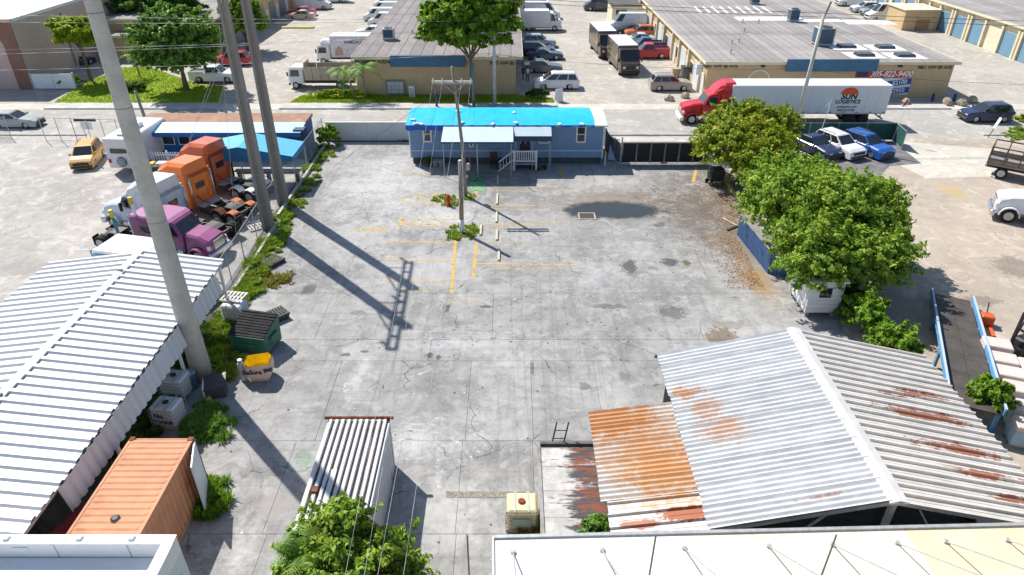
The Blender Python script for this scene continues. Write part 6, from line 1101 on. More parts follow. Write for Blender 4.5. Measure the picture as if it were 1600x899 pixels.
# ------------------------------------------------------------ trees on the right
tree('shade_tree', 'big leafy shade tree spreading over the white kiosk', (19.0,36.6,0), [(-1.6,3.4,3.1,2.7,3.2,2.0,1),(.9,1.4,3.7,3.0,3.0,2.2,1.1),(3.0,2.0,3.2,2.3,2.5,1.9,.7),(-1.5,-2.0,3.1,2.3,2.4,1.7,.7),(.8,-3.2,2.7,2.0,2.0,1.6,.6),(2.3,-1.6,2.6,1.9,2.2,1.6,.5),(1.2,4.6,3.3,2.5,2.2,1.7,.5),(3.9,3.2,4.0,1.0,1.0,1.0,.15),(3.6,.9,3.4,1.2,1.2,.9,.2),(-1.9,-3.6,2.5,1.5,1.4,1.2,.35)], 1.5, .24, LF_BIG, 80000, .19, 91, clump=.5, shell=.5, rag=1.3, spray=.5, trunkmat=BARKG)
tree('olive_tree', 'broad olive yellow tree beside the black gate', (18.0,50.8,0), [(-.2,1.0,3.0,3.4,3.2,1.9,1),(2.2,1.6,2.7,2.3,2.6,1.6,.7),(.6,-1.6,2.6,2.4,1.9,1.6,.5)], 1.5, .2, LF_OLIVE, 34000, .2, 92, clump=.45, shell=.55, rag=1.25, spray=.5)
tree('olive_tree', 'smaller olive yellow tree between the red truck and the green fence', (20.0,58.2,0), [(0,0,2.8,3.0,2.0,1.7,1),(2.6,-.3,2.6,2.4,1.9,1.5,.6)], 1.4, .18, LF_OLIVE, 18000, .2, 93, clump=.45, shell=.55, rag=1.25, spray=.5)
tree('young_tree', 'yellow green young tree between the olive tree and the shade tree', (19.8,45.4,0), [(-.6,0,2.7,2.5,2.3,1.7,1),(-1.3,-2.0,2.3,1.8,1.8,1.4,.6),(1.3,.2,2.6,2.1,1.7,1.5,.7)], 1.2, .14, LF_GRN, 20000, .2, 94, clump=.45, shell=.55, rag=1.25, spray=.5)
palm('palm_tree', 'bushy green palm behind the olive tree by the gate', (17.0,57.2,0), 1.9, .14, 16, 2.3, 95)
shrub('bush', 'green bush growing below the gable shed corner', (19.2,28.0,0), 1.3, 1.9, 2.1, LF_GRN, 3600, .2, 96); shrub('bush', 'tall leafy bush beside the kiosk back wall', (19.0,30.6,0), 1.2, 1.6, 2.2, LF_GRN, 3200, .2, 961); shrub('bush', 'round green bush crowding the dock ramp rail', (21.4,23.6,.6), 1.0, .9, 1.7, LF_GRN, 2600, .18, 97); shrub('bush', 'dark undergrowth bush below the shade tree trunk', (19.0,33.0,0), 1.4, 1.8, 1.5, LF_DARK, 2400, .22, 98)
T_ = tree('foreground_tree', 'leafy tree rising over the end of the white storage container', (-5.2,13.6,0), [(-.5,1.0,3.0,1.5,1.3,1.1,1),(1.0,.6,2.7,1.4,1.2,1.2,.9),(-1.2,-.2,2.6,1.2,1.0,.9,.6),(1.9,-.3,2.3,1.1,1.0,.9,.5),(.2,-.8,2.9,1.6,1.1,1.0,.8),(-.1,1.4,3.8,.7,.7,.6,.3)], 1.6, .13, LF_BIG, 15000, .15, 99, clump=.36, shell=.5, rag=1.3, spray=.55, trunkmat=BARKG)
palm('palm_tree', 'young feathery palm growing against the foreground leafy tree', (*G(478,866,3.2).xy,0), 3.2, .1, 14, 1.55, 100, up=1.0)
palm('palm_tree', 'low palm with yellowing fronds beside the foreground leafy tree', (*G(462,915,2.6).xy,0), 2.6, .1, 13, 1.3, 101, up=1.0, mat=LF_PALM)
# ------------------------------------------------------------ dock ramp, goods and forklift on the right
RB = M('ramp_blue', (.10,.30,.55), .6, .15, 2, dirt=(.45,.55,.62), dirt_amt=.6, dsc=1.2); RPm = M('ramp_plate', (.07,.06,.052), .8, .25, 1.5, bump=.3); A0, A1 = G(1456,458,.35), G(1516,466,.35); B0, B1 = G(1480,600,1.3), G(1541,604,1.3)
dl = (B0-A0); dl2 = Vector((dl.x,dl.y,0)); Lr = dl.length+1.6; dirv = dl.normalized(); side = Vector((A1.x-A0.x,A1.y-A0.y,0)); W_ = 1.95; sd2 = Vector((-dirv.y,dirv.x,0)).normalized(); sd2 = sd2 if sd2.x > 0 else -sd2; DRP = thing('dock_ramp', 'portable steel loading ramp with blue side rails beside the gable shed', 'ramp', (0,0,0)); a0 = Vector(A0)
k = 8
for i in range(k):
    for j in range(2):
        p0 = a0+dirv*(Lr*i/k)+sd2*(W_*j/2+.01); p1 = a0+dirv*(Lr*(i+1)/k-.015)+sd2*(W_*j/2+.01); q_ = sd2*(W_/2-.02); vs = [p0,p1,p1+q_,p0+q_]; MB().add([*vs,*[v-Vector((0,0,.06)) for v in vs]],[(0,1,2,3),(7,6,5,4),(0,4,5,1),(1,5,6,2),(2,6,7,3),(3,7,4,0)]).build('deck_plate', RPm, DRP)
for s in (-.07, W_+.07):
    MB().beam(a0+sd2*s+Vector((0,0,.12)), a0+dirv*Lr+sd2*s+Vector((0,0,.12)), .08, .24).build('side_rail', RB, DRP); MB().beam(a0+sd2*s+Vector((0,0,.33)), a0+dirv*Lr+sd2*s+Vector((0,0,.33)), .1, .05).build('rail_cap', HBL, DRP)
    for f in (.3,.6,.95): q = a0+dirv*Lr*f+sd2*s; MB().box(q.x-.07,q.x+.07,q.y-.07,q.y+.07,0,q.z).build('leg', RB, DRP)
BOXM = M('pink_wrapped_goods', (.66,.55,.5), .6, .06, 2, rnd=.04)
def goods(label, u, v, sx, sy, h, deg=-20):
    e = G(u+9, v, h); T_ = thing('wrapped_goods', label, 'goods', (e.x,e.y,0), R(deg), 'wrapped goods beside the ramp'); MB().cbox(-sx,sx,-sy,sy,.14,h,.04).build('load', BOXM, T_); MB().box(-sx-.012,sx+.012,-sy-.012,-sy-.001,.2,h-.25).build('print_panel', M('goods_blue_print', (.35,.5,.62), .6), T_); MB().box(-sx-.012,-sx-.001,-sy,sy,.2,h-.25).build('print_panel', M('goods_blue_print', (.35,.5,.62), .6), T_)
    for y in (-sy+.1,0,sy-.1): MB().box(-sx,sx,y-.06,y+.06,0,.13).build('pallet_runner', PALW, T_)
for i, (u, v) in enumerate(((1551,535),(1560,558),(1572,580),(1586,604),(1598,634),(1604,662))): goods(('pink wrapped goods block farthest up the row beside the forklift mast','second pink wrapped goods block from the forklift mast','third pink wrapped goods block from the forklift mast','fourth pink wrapped goods block from the forklift mast','fifth pink wrapped goods block from the forklift mast','last pink wrapped goods block in the row along the ramp')[i], u, v, .62, .46, 1.15)
for i, (u, v) in enumerate(((1608,570),(1625,600))): goods(('pink wrapped goods block right under the forklift wheels','second pink wrapped goods block right of the row')[i], u, v, .6, .5, 1.1)
e = G(1537,507); JK = thing('pallet_jack', 'orange pallet jack parked against the blue ramp rail', 'pallet jack', (e.x,e.y,0), R(-20)); OJ = M('jack_orange', (.7,.12,.03), .5); MB().cbox(-.35,.35,-.3,.3,.1,.65,.06).build('power_head', OJ, JK); MB().cyl((0,.2,.6),(0,.5,1.15),.03,.03,6).build('handle', BLACKM, JK)
for s in (-1,1): MB().box(s*.2-.08,s*.2+.08,-1.3,-.3,.06,.14).build('fork', OJ, JK); wheel(JK, s*.25, .2, .1, .06)
e = G(1592,560); FK = thing('forklift', 'black forklift with tall mast behind the pink wrapped goods', 'forklift', (e.x+.5,e.y+.3,0), R(200)); MB().cbox(-1.2,.7,-.55,.55,.25,1.05,.1).build('chassis', BLACKM, FK); MB().cbox(-1.35,-.7,-.5,.5,1.0,1.3,.1).build('counterweight', BLACKM, FK); MB().cbox(-.6,-.1,-.28,.28,1.05,1.25,.05).build('seat', BLACKP, FK)
for s in (-1,1):
    MB().box(.85,.98,s*.36-.06,s*.36+.06,.1,2.6).build('mast_rail', BLACKM, FK); MB().box(1.0,2.0,s*.3-.06,s*.3+.06,.12,.17).build('fork', BLACKM, FK); MB().beam((-.95,s*.48,1.0),(-.8,s*.48,2.15),.07,.07).build('overhead_post', BLACKM, FK); MB().beam((.6,s*.48,1.0),(.3,s*.48,2.15),.07,.07).build('overhead_post', BLACKM, FK); wheel(FK,.5,s*.5,.34,.2); wheel(FK,-.85,s*.48,.28,.18)
for x in (-.8,-.5,-.2,.1,.3): MB().box(x-.03,x+.03,-.5,.5,2.13,2.18).build('overhead_bar', BLACKM, FK)
for z in (.6,1.6,2.5): MB().box(.87,.96,-.36,.36,z,z+.1).build('mast_brace', BLACKM, FK)
sheet('damp_pad', [P(1510,640),P(1600,660),P(1600,600),P(1530,560)], .014, M('pad', (.3,.27,.24), .9, .3, 1))
# leaves and stones by the street
for i, (u, v) in enumerate(((1045,157),(1070,153),(1413,163),(1478,164),(1502,165),(1518,160))):
    e = G(u, v); T_ = thing('boulder', ('rough boulder beside the tan sport utility car','low boulder close to the tan warehouse corner','rough boulder under the price banner','small boulder on the pavement past the banner','small boulder next to the blue pavement bin','rough boulder at the warehouse corner by the drive')[i], 'boulder', (e.x,e.y,.0 if i < 2 else .1), R(40*i), 'boulders along the street'); m = MB(); s = random.Random(i); k = 9; vs = []
    for z, f in ((0,1.0),(.25,1.05),(.5,.75),(.62,.3)): vs += [(f*.55*s.uniform(.8,1.15)*math.cos(6.283*j/k), f*.42*s.uniform(.8,1.15)*math.sin(6.283*j/k), z*s.uniform(.8,1.1)) for j in range(k)]
    m.add(vs, [(a*k+j,a*k+(j+1)%k,(a+1)*k+(j+1)%k,(a+1)*k+j) for a in range(3) for j in range(k)]+[tuple(range(3*k,4*k))]); m.build('stone', M('limestone', (.42,.35,.25), .95, .3, 3, bump=.6), T_)
for u, v, lb in ((1456,158,'dark round bollard at the foot of the tan warehouse corner'),(1490,158,'dark blue bollard at the corner of the driveway')): e = G(u,v); tag(MB().lathe([(.15,0),(.15,.7),(.1,.78),(.02,.8)],10).build('bollard', M('navy_post', (.03,.06,.16), .5), None, loc=(e.x,e.y,.02)), lb, 'bollard')
e = G(873,159); AF = thing('sidewalk_sign', 'white folding sign on the grass tip near the minivan', 'sign', (e.x,e.y,.1), R(15))
for s in (-1,1): MB().beam((0,s*.35,.0),(0,s*.05,1.25),.75,.04).build('board', WHITEP, AF)
e = G(1547,215); o = thing('street_sign', 'white notice board on a post at the right yard entrance', 'sign', (e.x,e.y,0)); MB().cyl((-.2,0,0),(.5,0,2.2),.04,.04,6).build('post', BLACKM, o); MB().beam((.0,-.06,.9),(.3,-.06,1.9),.35,.03).build('board', WHITEP, o)
weeds('grass verge at the right yard entrance', ring_pts(1575,1620,200,225,30,9), 2600, .2, 82, LF_WEED, .35, .5); shrub('bush', 'dry hedge bush at the right yard entrance', (G(1606,205).x,G(1606,205).y,0), 1.4, 1.0, 2.2, LF_OLIVE, 1600, .22, 83)
e = G(1076,123); DB = thing('dumpster', 'grey dumpster by the doors of the skylight warehouse', 'dumpster', (e.x,e.y,0)); MB().prism([(-.9,.1),(.9,.1),(1.0,1.3),(-1.0,1.4)], -.6, .6, 0, .05).build('bin_body', M('grey_bin', (.14,.15,.16), .6), DB); MB().box(-1.0,1.0,-.62,.62,1.36,1.44).build('lid', BLACKP, DB)
e = G(1055,120); o = thing('cardboard_box', 'brown carton standing beside the grey dumpster', 'box', (e.x,e.y,0)); MB().box(-.45,.45,-.4,.4,0,1.0).build('carton', M('cardboard', (.5,.36,.22), .9), o); MB().box(-.05,.05,-.402,.402,.0,1.003).build('tape', M('tape', (.55,.42,.28), .6), o)
# ------------------------------------------------------------ cars and vans
WHITE = (.78,.79,.8); S = STEEL
def at_g(u, v, z=.0): e = G(u, v); return (e.x, e.y, z)
for a in (
 ('sedan','silver_car','silver sedan driving along the street past the bleached yard',(28,197),0,(.36,.39,.41),'silver'),
 ('suv','navy_car','dark navy sport utility car driving on the street near the right yard',(1537,188),180,(.02,.028,.09),'navy'),
 ('sedan','parked_car','navy sedan parked at the green fence beside the olive tree',(1272,238),-66,(.012,.03,.09),'darknavy'),
 ('suv','parked_car','white sport utility car parked between two blue cars at the green fence',(1307,238),-66,WHITE,'white'),
 ('suv','parked_car','bright blue sport utility car parked at the end of the green fence',(1350,238),-64,(.015,.11,.42),'blue'),
 ('minivan','parked_minivan','white minivan parked across the mouth of the alley',(869,137),180,WHITE,'white'),
 ('sedan','parked_car','grey green sedan parked behind the white minivan in the alley',(848,112),0,(.10,.13,.15),'slate'),
 ('coupe','parked_car','dark blue coupe parked along the alley wall',(852,92),0,(.035,.06,.12),'steelblue'),
 ('suv','parked_car','dark navy sport utility car parked behind the blue coupe',(840,86),0,(.02,.03,.07),'ink'),
 ('suv','parked_car','pale blue grey sport utility car parked beside the step van',(842,73),0,(.4,.46,.5),'bluegrey'),
 ('van','parked_van','white camper van with side window parked beyond the step van',(847,29),0,WHITE,'white'),
 ('van','parked_van','far white cargo van at the top of the alley',(836,14),0,WHITE,'white'),
 ('van','parked_van','dark grey van parked by the low cream enclosure',(938,16),180,(.05,.06,.07),'charcoal'),
 ('van','parked_van','white high roof van nearer the brown delivery trucks',(978,48),180,WHITE,'white'),
 ('van','parked_van','white high roof van against the low cream enclosure',(984,40),180,WHITE,'white'),
 ('sedan','parked_car','black car parked between the white van and the orange car',(982,54),180,(.02,.025,.03),'black'),
 ('suv','parked_car','orange sport utility car parked by the skylight warehouse',(1000,58),180,(.62,.16,.05),'orange'),
 ('sedan','parked_car','silver sedan parked by the skylight warehouse',(996,68),180,(.5,.52,.54),'palesilver'),
 ('pickup','parked_pickup','navy pickup truck parked beside the silver sedan',(1008,80),180,(.02,.06,.2),'deepblue'),
 ('pickup','parked_pickup','bright red pickup truck parked beside the brown delivery truck',(1012,90),180,(.5,.015,.03),'red'),
 ('suv','parked_car','tan sport utility car parked at the corner of the skylight warehouse',(1046,140),0,(.36,.32,.29),'tan'),
 ('sedan','parked_car','gold sedan parked beside the red car across the drive',(470,30),180,(.5,.43,.32),'gold'),
 ('sedan','parked_car','red car parked behind the gold sedan',(472,24),180,(.5,.02,.03),'red'),
 ('van','parked_van','white cargo van with logo parked behind the red car',(492,14),0,WHITE,'white'),
 ('sedan','parked_car','white sedan parked along the grey roof edge',(580,56),180,WHITE,'white'),
 ('shortvan','parked_van','small white van parked beyond the white sedan',(600,40),180,WHITE,'white'),
 ('shortvan','parked_van','white delivery van in the middle of the row along the grey roof',(592,32),180,WHITE,'white'),
 ('shortvan','parked_van','white van parked at the far end of the grey roof row',(600,22),180,WHITE,'white'),
 ('shortvan','parked_van','white van farthest along the grey roof row',(606,12),180,WHITE,'white'),
 ('pickup','parked_pickup','white pickup truck parked below the big round tree',(338,127),0,WHITE,'white'),
 ('suv','parked_car','red car parked beside the dark doors behind the round tree',(364,101),180,(.5,.02,.02),'red'),
 ('sedan','parked_car','dark car parked in the shade of the pink wall',(120,104),70,(.03,.05,.08),'ink'),
 ('hatch','yellow_car','yellow boxy hatchback parked beside the white camper trailer',(140,254),-76,(.62,.33,.04),'yellow'),
 ('suv','parked_car','white sport utility car far behind the skylight warehouse',(1350,19),180,WHITE,'white'),
 ('suv','parked_car','grey sport utility car beside the far white van',(1365,24),180,(.3,.33,.37),'midgrey'),
 ('van','parked_van','white van parked at the small tan enclosure on the right',(1380,32),180,WHITE,'white'),
 ('pickup','parked_pickup','white pickup truck at the far end of the right drive',(1330,9),180,WHITE,'white'),
 ('sedan','parked_car','dark sedan at the far end of the middle alley',(946,2),180,(.05,.06,.08),'charcoal'),
 ('van','parked_van','far white van at the end of the left drive',(520,3),180,WHITE,'white')):
    car(a[0], a[1], a[2], at_g(*a[3], .012), a[4], a[5], a[6], cat='van' if a[0] in ('van','shortvan') else 'pickup truck' if a[0] == 'pickup' else 'minivan' if a[0] == 'minivan' else 'car')
# ------------------------------------------------------------ delivery trucks
def step_van(label, loc, deg, c, key, roof=WHITEP, L_=7.0, H=3.0, W=2.3, words=None):
    T_ = thing('delivery_truck', label, 'truck', loc, R(deg)); b = paint(key, c); x1 = L_/2
    MB().prism([(-x1,.55),(x1-2.3,.55),(x1-1.7,.55),(x1-1.7,2.0),(x1-1.9,H),(-x1,H)], -W/2, W/2, 0, .07).build('cargo_box', b, T_); MB().box(-x1+.02, x1-1.95, -W/2+.06, W/2-.06, H+.002, H+.05).build('roof', roof, T_)
    MB().prism(arch_outline(L_, (x1-1.0,), .42, .4, [(x1-1.72,.5),(x1-1.72,2.75),(x1-1.0,2.7),(x1-.45,1.75),(x1-.05,1.55),(x1,.9)])[1:-7] + [(x1-1.72,.5),(x1-1.72,H-.25),(x1-1.25,H-.3),(x1-.6,1.75),(x1-.08,1.5),(x1,.9),(x1-.03,.4)], -W/2+.04, W/2-.04, 0, .08).build('cab', b, T_)
    MB().add([(x1-.6,-W/2+.18,1.78),(x1-.6,W/2-.18,1.78),(x1-1.2,W/2-.22,H-.36),(x1-1.2,-W/2+.22,H-.36),(x1-.66,-W/2+.18,1.74),(x1-.66,W/2-.18,1.74),(x1-1.26,W/2-.22,H-.4),(x1-1.26,-W/2+.22,H-.4)],[(0,1,2,3),(0,3,7,4),(1,5,6,2),(2,6,7,3),(0,4,5,1)]).build('windshield', GLASS, T_)
    for s in (-1,1):
        MB().prism([(x1-1.6,1.5),(x1-.85,1.5),(x1-1.2,2.45),(x1-1.6,2.45)], s*(W/2-.03)-.03, s*(W/2-.03)+.03).build('side_window', GLASS, T_); MB().cbox(x1-.12,x1+.02,s*.8-.16,s*.8+.16,.95,1.2,.04).build('headlight', LAMPW, T_); MB().cbox(x1-.7,x1-.55,s*(W/2+.15)-.1,s*(W/2+.15)+.1,1.6,2.1,.03).build('mirror', BLACKP, T_)
        for x in (x1-1.0,-x1+1.6): wheel(T_, x, s*(W/2-.16), .42, .28)
        MB().box(-x1-.01,-x1+.02,s*.95-.08,s*.95+.08,.8,1.1).build('tail_light', LAMPR, T_)
    MB().cbox(x1-.12,x1+.08,-W/2+.1,W/2-.1,.42,.68,.05).build('bumper', BLACKP, T_); MB().box(x1-.05,x1+.03,-.5,.5,.8,1.25).build('grille', BLACKP, T_); MB().box(-x1+.3,x1-.4,-.8,.8,.35,.6).build('chassis', BLACKM, T_)
    return T_
BRN = (.075,.052,.04); sh_m = M('gold_badge', (.6,.4,.05), .5)
for lb, (u, v), dg in (('brown delivery truck with white roof, the one facing the street',(966,104),-85),('second brown delivery truck with white roof behind the first',(936,80),-85)):
    e = G(u, v); T_ = step_van(lb, (e.x+.4,e.y-1.0,.01), dg, BRN, 'brown', WHITEP, 8.2, 3.2, 2.5)
    MB().prism([(-.25,.4),(0,.12),(.25,.4),(.25,.85),(-.25,.85)], -1.268, -1.256).build('badge', sh_m, T_, loc=(1.6,0,1.2)); MB().box(-3.8,1.6,-1.262,-1.253,1.55,1.6).build('stripe', sh_m, T_)
e = G(843,47); step_van('white step van parked by the tan warehouse in the alley', (e.x,e.y,.01), 0, WHITE, 'white', WHITEP, 6.6, 2.9, 2.2)
def box_truck(label, loc, deg, box_mat, L_=7.2, H=3.5, flat=False, art=False):
    T_ = thing('box_truck', label, 'truck', loc, R(deg)); x1 = L_/2; b = paint('white', WHITE)
    MB().prism([(x1-1.75,.6),(x1-.08,.6),(x1,1.3),(x1-.22,2.25),(x1-.5,2.4),(x1-1.75,2.4)], -1.02, 1.02, 0, .09).build('cab', b, T_); MB().add([(x1+.0,-.86,1.38),(x1+.0,.86,1.38),(x1-.2,.8,2.18),(x1-.2,-.8,2.18),(x1-.06,-.86,1.36),(x1-.06,.86,1.36),(x1-.26,.8,2.18),(x1-.26,-.8,2.18)],[(0,1,2,3),(0,3,7,4),(1,5,6,2),(2,6,7,3),(0,4,5,1)]).build('windshield', GLASS, T_)
    for s in (-1,1):
        MB().prism([(x1-1.3,1.4),(x1-.25,1.4),(x1-.4,2.1),(x1-1.3,2.1)], s*1.0-.035, s*1.0+.035).build('side_window', GLASS, T_); MB().cbox(x1-.08,x1+.02,s*.75-.15,s*.75+.15,.72,.92,.03).build('headlight', LAMPW, T_); MB().cbox(x1-.1,x1+.05,s*1.2-.08,s*1.2+.08,1.5,1.95,.03).build('mirror', BLACKP, T_)
        for x in (x1-.75,-x1+1.7): wheel(T_, x, s*.9, .4, .28)
    MB().box(-x1+.1,x1-.2,-.45,.45,.5,.85).build('chassis', BLACKM, T_); MB().cbox(x1-.1,x1+.08,-.95,.95,.4,.62,.04).build('bumper', BLACKP, T_)
    if not flat:
        MB().cbox(-x1,x1-1.9,-1.15,1.15,.9,H,.05).build('cargo_box', box_mat, T_); MB().cbox(x1-2.0,x1-.5,-.9,.9,2.4,2.9,.2).build('wind_deflector', b, T_)
    else:
        MB().box(-x1,x1-1.9,-1.15,1.15,.9,1.0).build('bed', BLACKM, T_)
        for i in range(6): MB().box(-x1+i*(L_-1.9)/6+.03,-x1+(i+1)*(L_-1.9)/6-.03,-1.15,-1.1,1.0,2.45).build('side_panel', box_mat, T_); MB().box(-x1+i*(L_-1.9)/6+.03,-x1+(i+1)*(L_-1.9)/6-.03,1.1,1.15,1.0,2.45).build('side_panel', box_mat, T_)
        MB().box(x1-2.0,x1-1.92,-1.1,1.1,1.0,2.9).build('head_board', box_mat, T_)
        MB().box(-x1+.1,x1-2.1,-1.05,1.05,1.0,1.6).build('load', BLACKM, T_)
    return T_
e = G(531,98); bt = box_truck('white box truck with printed side beside the grey roof', (e.x+1.2,e.y,.01), 180, M('box_white', (.72,.72,.78), .5), 7.6)
yy = 1.153; text('lettering', 'SAMEDAY', .5, BLUEB, bt, (-1.0,yy,2.75), (math.pi/2,0,math.pi), bold=.015); MB().prism([(.3,1.2),(1.4,1.1),(1.3,1.9),(.8,2.3),(.4,2.0)],1.151,1.156).build('print_art', M('peach_print', (.55,.35,.3), .6), bt)
e = G(503,137); box_truck('white flatbed truck with tan stake sides parked at the warehouse corner', (e.x+.2,e.y+.4,.01), 180, M('tan_panels', (.5,.42,.32), .7, .1, 2, rnd=.05), 7.4, flat=True)
# ------------------------------------------------------------ red tractor and white trailer
y0 = 67.2; xt0 = AT(1139,180,66.0).x; xt1 = AT(1383,175,66.0).x
RT = tractor('semi_truck', 'bright red semi tractor with tall roof fairing pulling the white trailer', (xt0-1.0, y0, .01), 180, (.55,.012,.02), 'semired', 1.3, True, True, stripe=VINYL)
TL = thing('semi_trailer', 'long white box trailer with red sun logo coupled to the red tractor', 'trailer', (0,0,.01)); tz0, tz1 = 1.1, 3.8; ym, yp = y0-1.28, y0+1.28
TW = M('trailer_skin', (.66,.69,.74), .4, .03, .5, rnd=.02); npan = 14; pw_ = (xt1-xt0)/npan
MB().box(xt0+.02,xt1-.02,ym+.03,yp-.03,tz0,tz1-.02).build('box_core', TW, TL); pn = MB().cbox(.012,pw_-.012,-.02,.0,tz0+.1,tz1-.12,.006).build('side_panel', TW, TL, loc=(xt0,ym+.03,0))
for i in range(npan):
    if i: share('side_panel', pn, TL, (xt0+i*pw_,ym+.03,0))
    o = share('side_panel', pn, TL, (xt0+(i+1)*pw_,yp-.03,0)); o.rotation_euler[2] = math.pi
for a in ((xt0,xt1,ym,yp,tz1-.02,tz1+.03),): MB().box(*a).build('roof', WHITEP, TL)
for y in (ym+.02,yp-.02): MB().box(xt0,xt1,y-.03,y+.03,tz1-.12,tz1+.04).build('top_rail', WHITEP, TL); MB().box(xt0,xt1,y-.03,y+.03,tz0-.02,tz0+.1).build('bottom_rail', GALV, TL)
MB().box(xt0-.04,xt0+.02,ym+.03,yp-.03,tz0,tz1).build('front_wall', WHITEP, TL)
for s in (-1,1): MB().box(xt1,xt1+.05,y0+s*.62-.6,y0+s*.62+.6,tz0,tz1-.05).build('rear_door', WHITEP, TL)
MB().box(xt0+.3,xt1-.1,y0-.5,y0+.5,.95,tz0).build('chassis', BLACKM, TL)
for x in (xt1-1.9,xt1-3.2):
    for s in (-1,1): wheel(TL, x, y0+s*1.02, .5, .27); wheel(TL, x, y0+s*.72, .5, .27)
MB().box(xt1-3.8,xt1-1.2,y0-.6,y0+.6,.55,.95).build('bogie', BLACKM, TL)
for s in (-1,1): MB().box(xt0+2.6,xt0+2.75,y0+s*.8-.06,y0+s*.8+.06,.05,1.0).build('landing_leg', GALV, TL); MB().beam((xt1-.1,y0+s*.6,1.0),(xt1-.05,y0+s*.6,.55),.08,.08).build('guard_arm', BLACKM, TL); MB().box(xt0+.05,xt1-5,y0+s*1.2-.02,y0+s*1.2+.02,.5,1.0).build('side_skirt', WHITEP, TL) if s > 0 else None
MB().box(xt1-.1,xt1,y0-1.1,y0+1.1,.5,.6).build('rear_guard', BLACKM, TL)
lx = AT(1327,150,ym).x; yl = ym-.004
sunm = M('logo_red', (.75,.07,.02), .5); semi_ = [(lx+.85*math.cos(a), 3.0+.66*math.sin(a)) for a in np.linspace(0,math.pi,13)]; MB().prism(semi_, yl-.004, yl).build('sun_logo', sunm, TL)
for z, b_, sz, bd in ((2.78,'SUN',.78,.03),(2.27,'LOGISTICS',.5,.018),(1.8,'sunlogistics.com',.3,.004),(1.45,'800.555.0100',.3,.004)): text('lettering', b_, sz, INK, TL, (lx,yl-.003,z), (math.pi/2,0,0), bold=bd, shear=.18)
for i in range(12): MB().box(xt0+.5+i*1.3,xt0+.75+i*1.3,ym-.012,ym-.001,tz0+.13,tz0+.19).build('reflector', M('refl_dark', (.12,.06,.08), .5), TL)
# ------------------------------------------------------------ trucks in the left yard
def park(uv, deg, back): e = G(*uv); d = Vector((math.cos(R(deg)), math.sin(R(deg)),0)); return e + d*back + Vector((0,0,.012))
OG = (.85,.2,.025)
tractor('semi_truck', 'bright orange tractor parked between the white tractor and the other orange one', park((366,342),157,4.6), 157, OG, 'orangetruck', 2.1, True, frame_len=5.9, fenders=paint('orangefender', (.62,.2,.08)))
tractor('semi_truck', 'dull orange tractor with white rear fenders beside the blue tent', park((393,307),157,4.6), 157, (.58,.13,.04), 'dullorange', 2.1, True, frame_len=5.9, fenders=WHITEP, stack=BLACKM)
tractor('semi_truck', 'white tractor with tall sleeper parked behind the purple truck', park((335,374),160,4.9), 160, (.66,.72,.8), 'palewhite', 2.1, True, frame_len=6.2, roofdome=paint('white', WHITE))
pt_ = tractor('semi_truck', 'purple tractor with pink hood facing the fence', park((352,402),-14,-3.5), -14, (.23,.055,.16), 'purple', 2.2, False, roofdome=paint('pink', (.42,.16,.31)), hoodcol=paint('plum', (.33,.09,.22)))
pt_.scale = (.93,.93,.9)
tractor('semi_truck', 'pale blue tractor half hidden under the white canopy edge', Vector((-21.2,34.75,.012)), -12, (.3,.6,.75), 'skyblue', 2.2, False, roofdome=paint('white', WHITE), hoodcol=paint('white', WHITE))
for u, v, h, c, lb in ((233,380,2.1,WHITEP,'white post with yellow cap beside the purple sleeper'),(206,405,2.2,M('teal_post', (.05,.22,.25), .6),'teal post with yellow cap at the canopy edge')):
    e = G(u, v+18); o = thing('marker_post', lb, 'post', (e.x,e.y,0)); MB().cyl((0,0,0),(-.1,0,h+1.5),.09,.09,9).build('shaft', c, o); MB().cyl((-.1,0,h+1.5),(-.12,0,h+1.95),.13,.13,9).build('cap', M('yellow_cap', (.7,.5,.03), .5), o)
for i, (u, v) in enumerate(((392,345),(402,356),(410,330))): e = G(u, v); pallet(('bleached pallet lying under the fence by the guyed pole','bleached pallet nearest the weedy kerb under the guyed pole','bleached pallet beside the rear wheels of the dull orange truck')[i], (e.x,e.y,.01), 20+15*i, M('bleached_pallet', (.6,.57,.54), .9), 'pallets by the fence')
# white camper trailer
e = G(197,272); RV = thing('camper_trailer', 'white camper trailer with striped spare wheel cover parked beside the yellow car', 'camper', (e.x,e.y,.01), R(-93)); RVM = M('camper_white', (.74,.74,.75), .45, .04, 1)
MB().prism([(0,.5),(-6.2,.5),(-6.6,1.2),(-6.2,2.6),(-5.6,2.95),(0.0,2.95)], -1.2, 1.2, 0, .08).build('body', RVM, RV); wc = MB().lathe([(.4,0),(.4,.12),(.34,.16),(.02,.17)],20,axis='x',c=(0,.0,1.05)).build('spare_wheel_cover', M('cover_blue_grey', (.16,.2,.25), .5), RV)
for z in (-.22,-.08,.06,.2): MB().box(.16,.18,-.32,.32,1.05+z,1.05+z+.05).build('stripe', M('cover_stripe', (.5,.53,.57), .5), wc)
MB().box(.0,.03,-.75,.3,1.75,2.15).build('window', GLASS, RV); MB().box(.0,.045,.32,.6,1.78,2.12).build('window', GLASS, RV)
for s in (-1,1): MB().box(.0,.03,s*1.0-.12,s*1.0+.12,.95,1.25).build('tail_light', LAMPR, RV); wheel(RV,-3.0,s*1.05,.36,.24); wheel(RV,-3.85,s*1.05,.36,.24)
MB().cbox(-3.6,-2.4,-.5,.5,2.95,3.3,.08).build('roof_unit', RVM, RV); MB().cbox(-1.2,-.7,-.3,.3,2.95,3.1,.04).build('roof_vent', GALV, RV); MB().box(-7.6,-6.5,-.06,.06,.45,.55).build('drawbar', BLACKM, RV); MB().box(-7.3,-7.2,-.06,.06,0,.5).build('jockey_stand', BLACKM, RV)
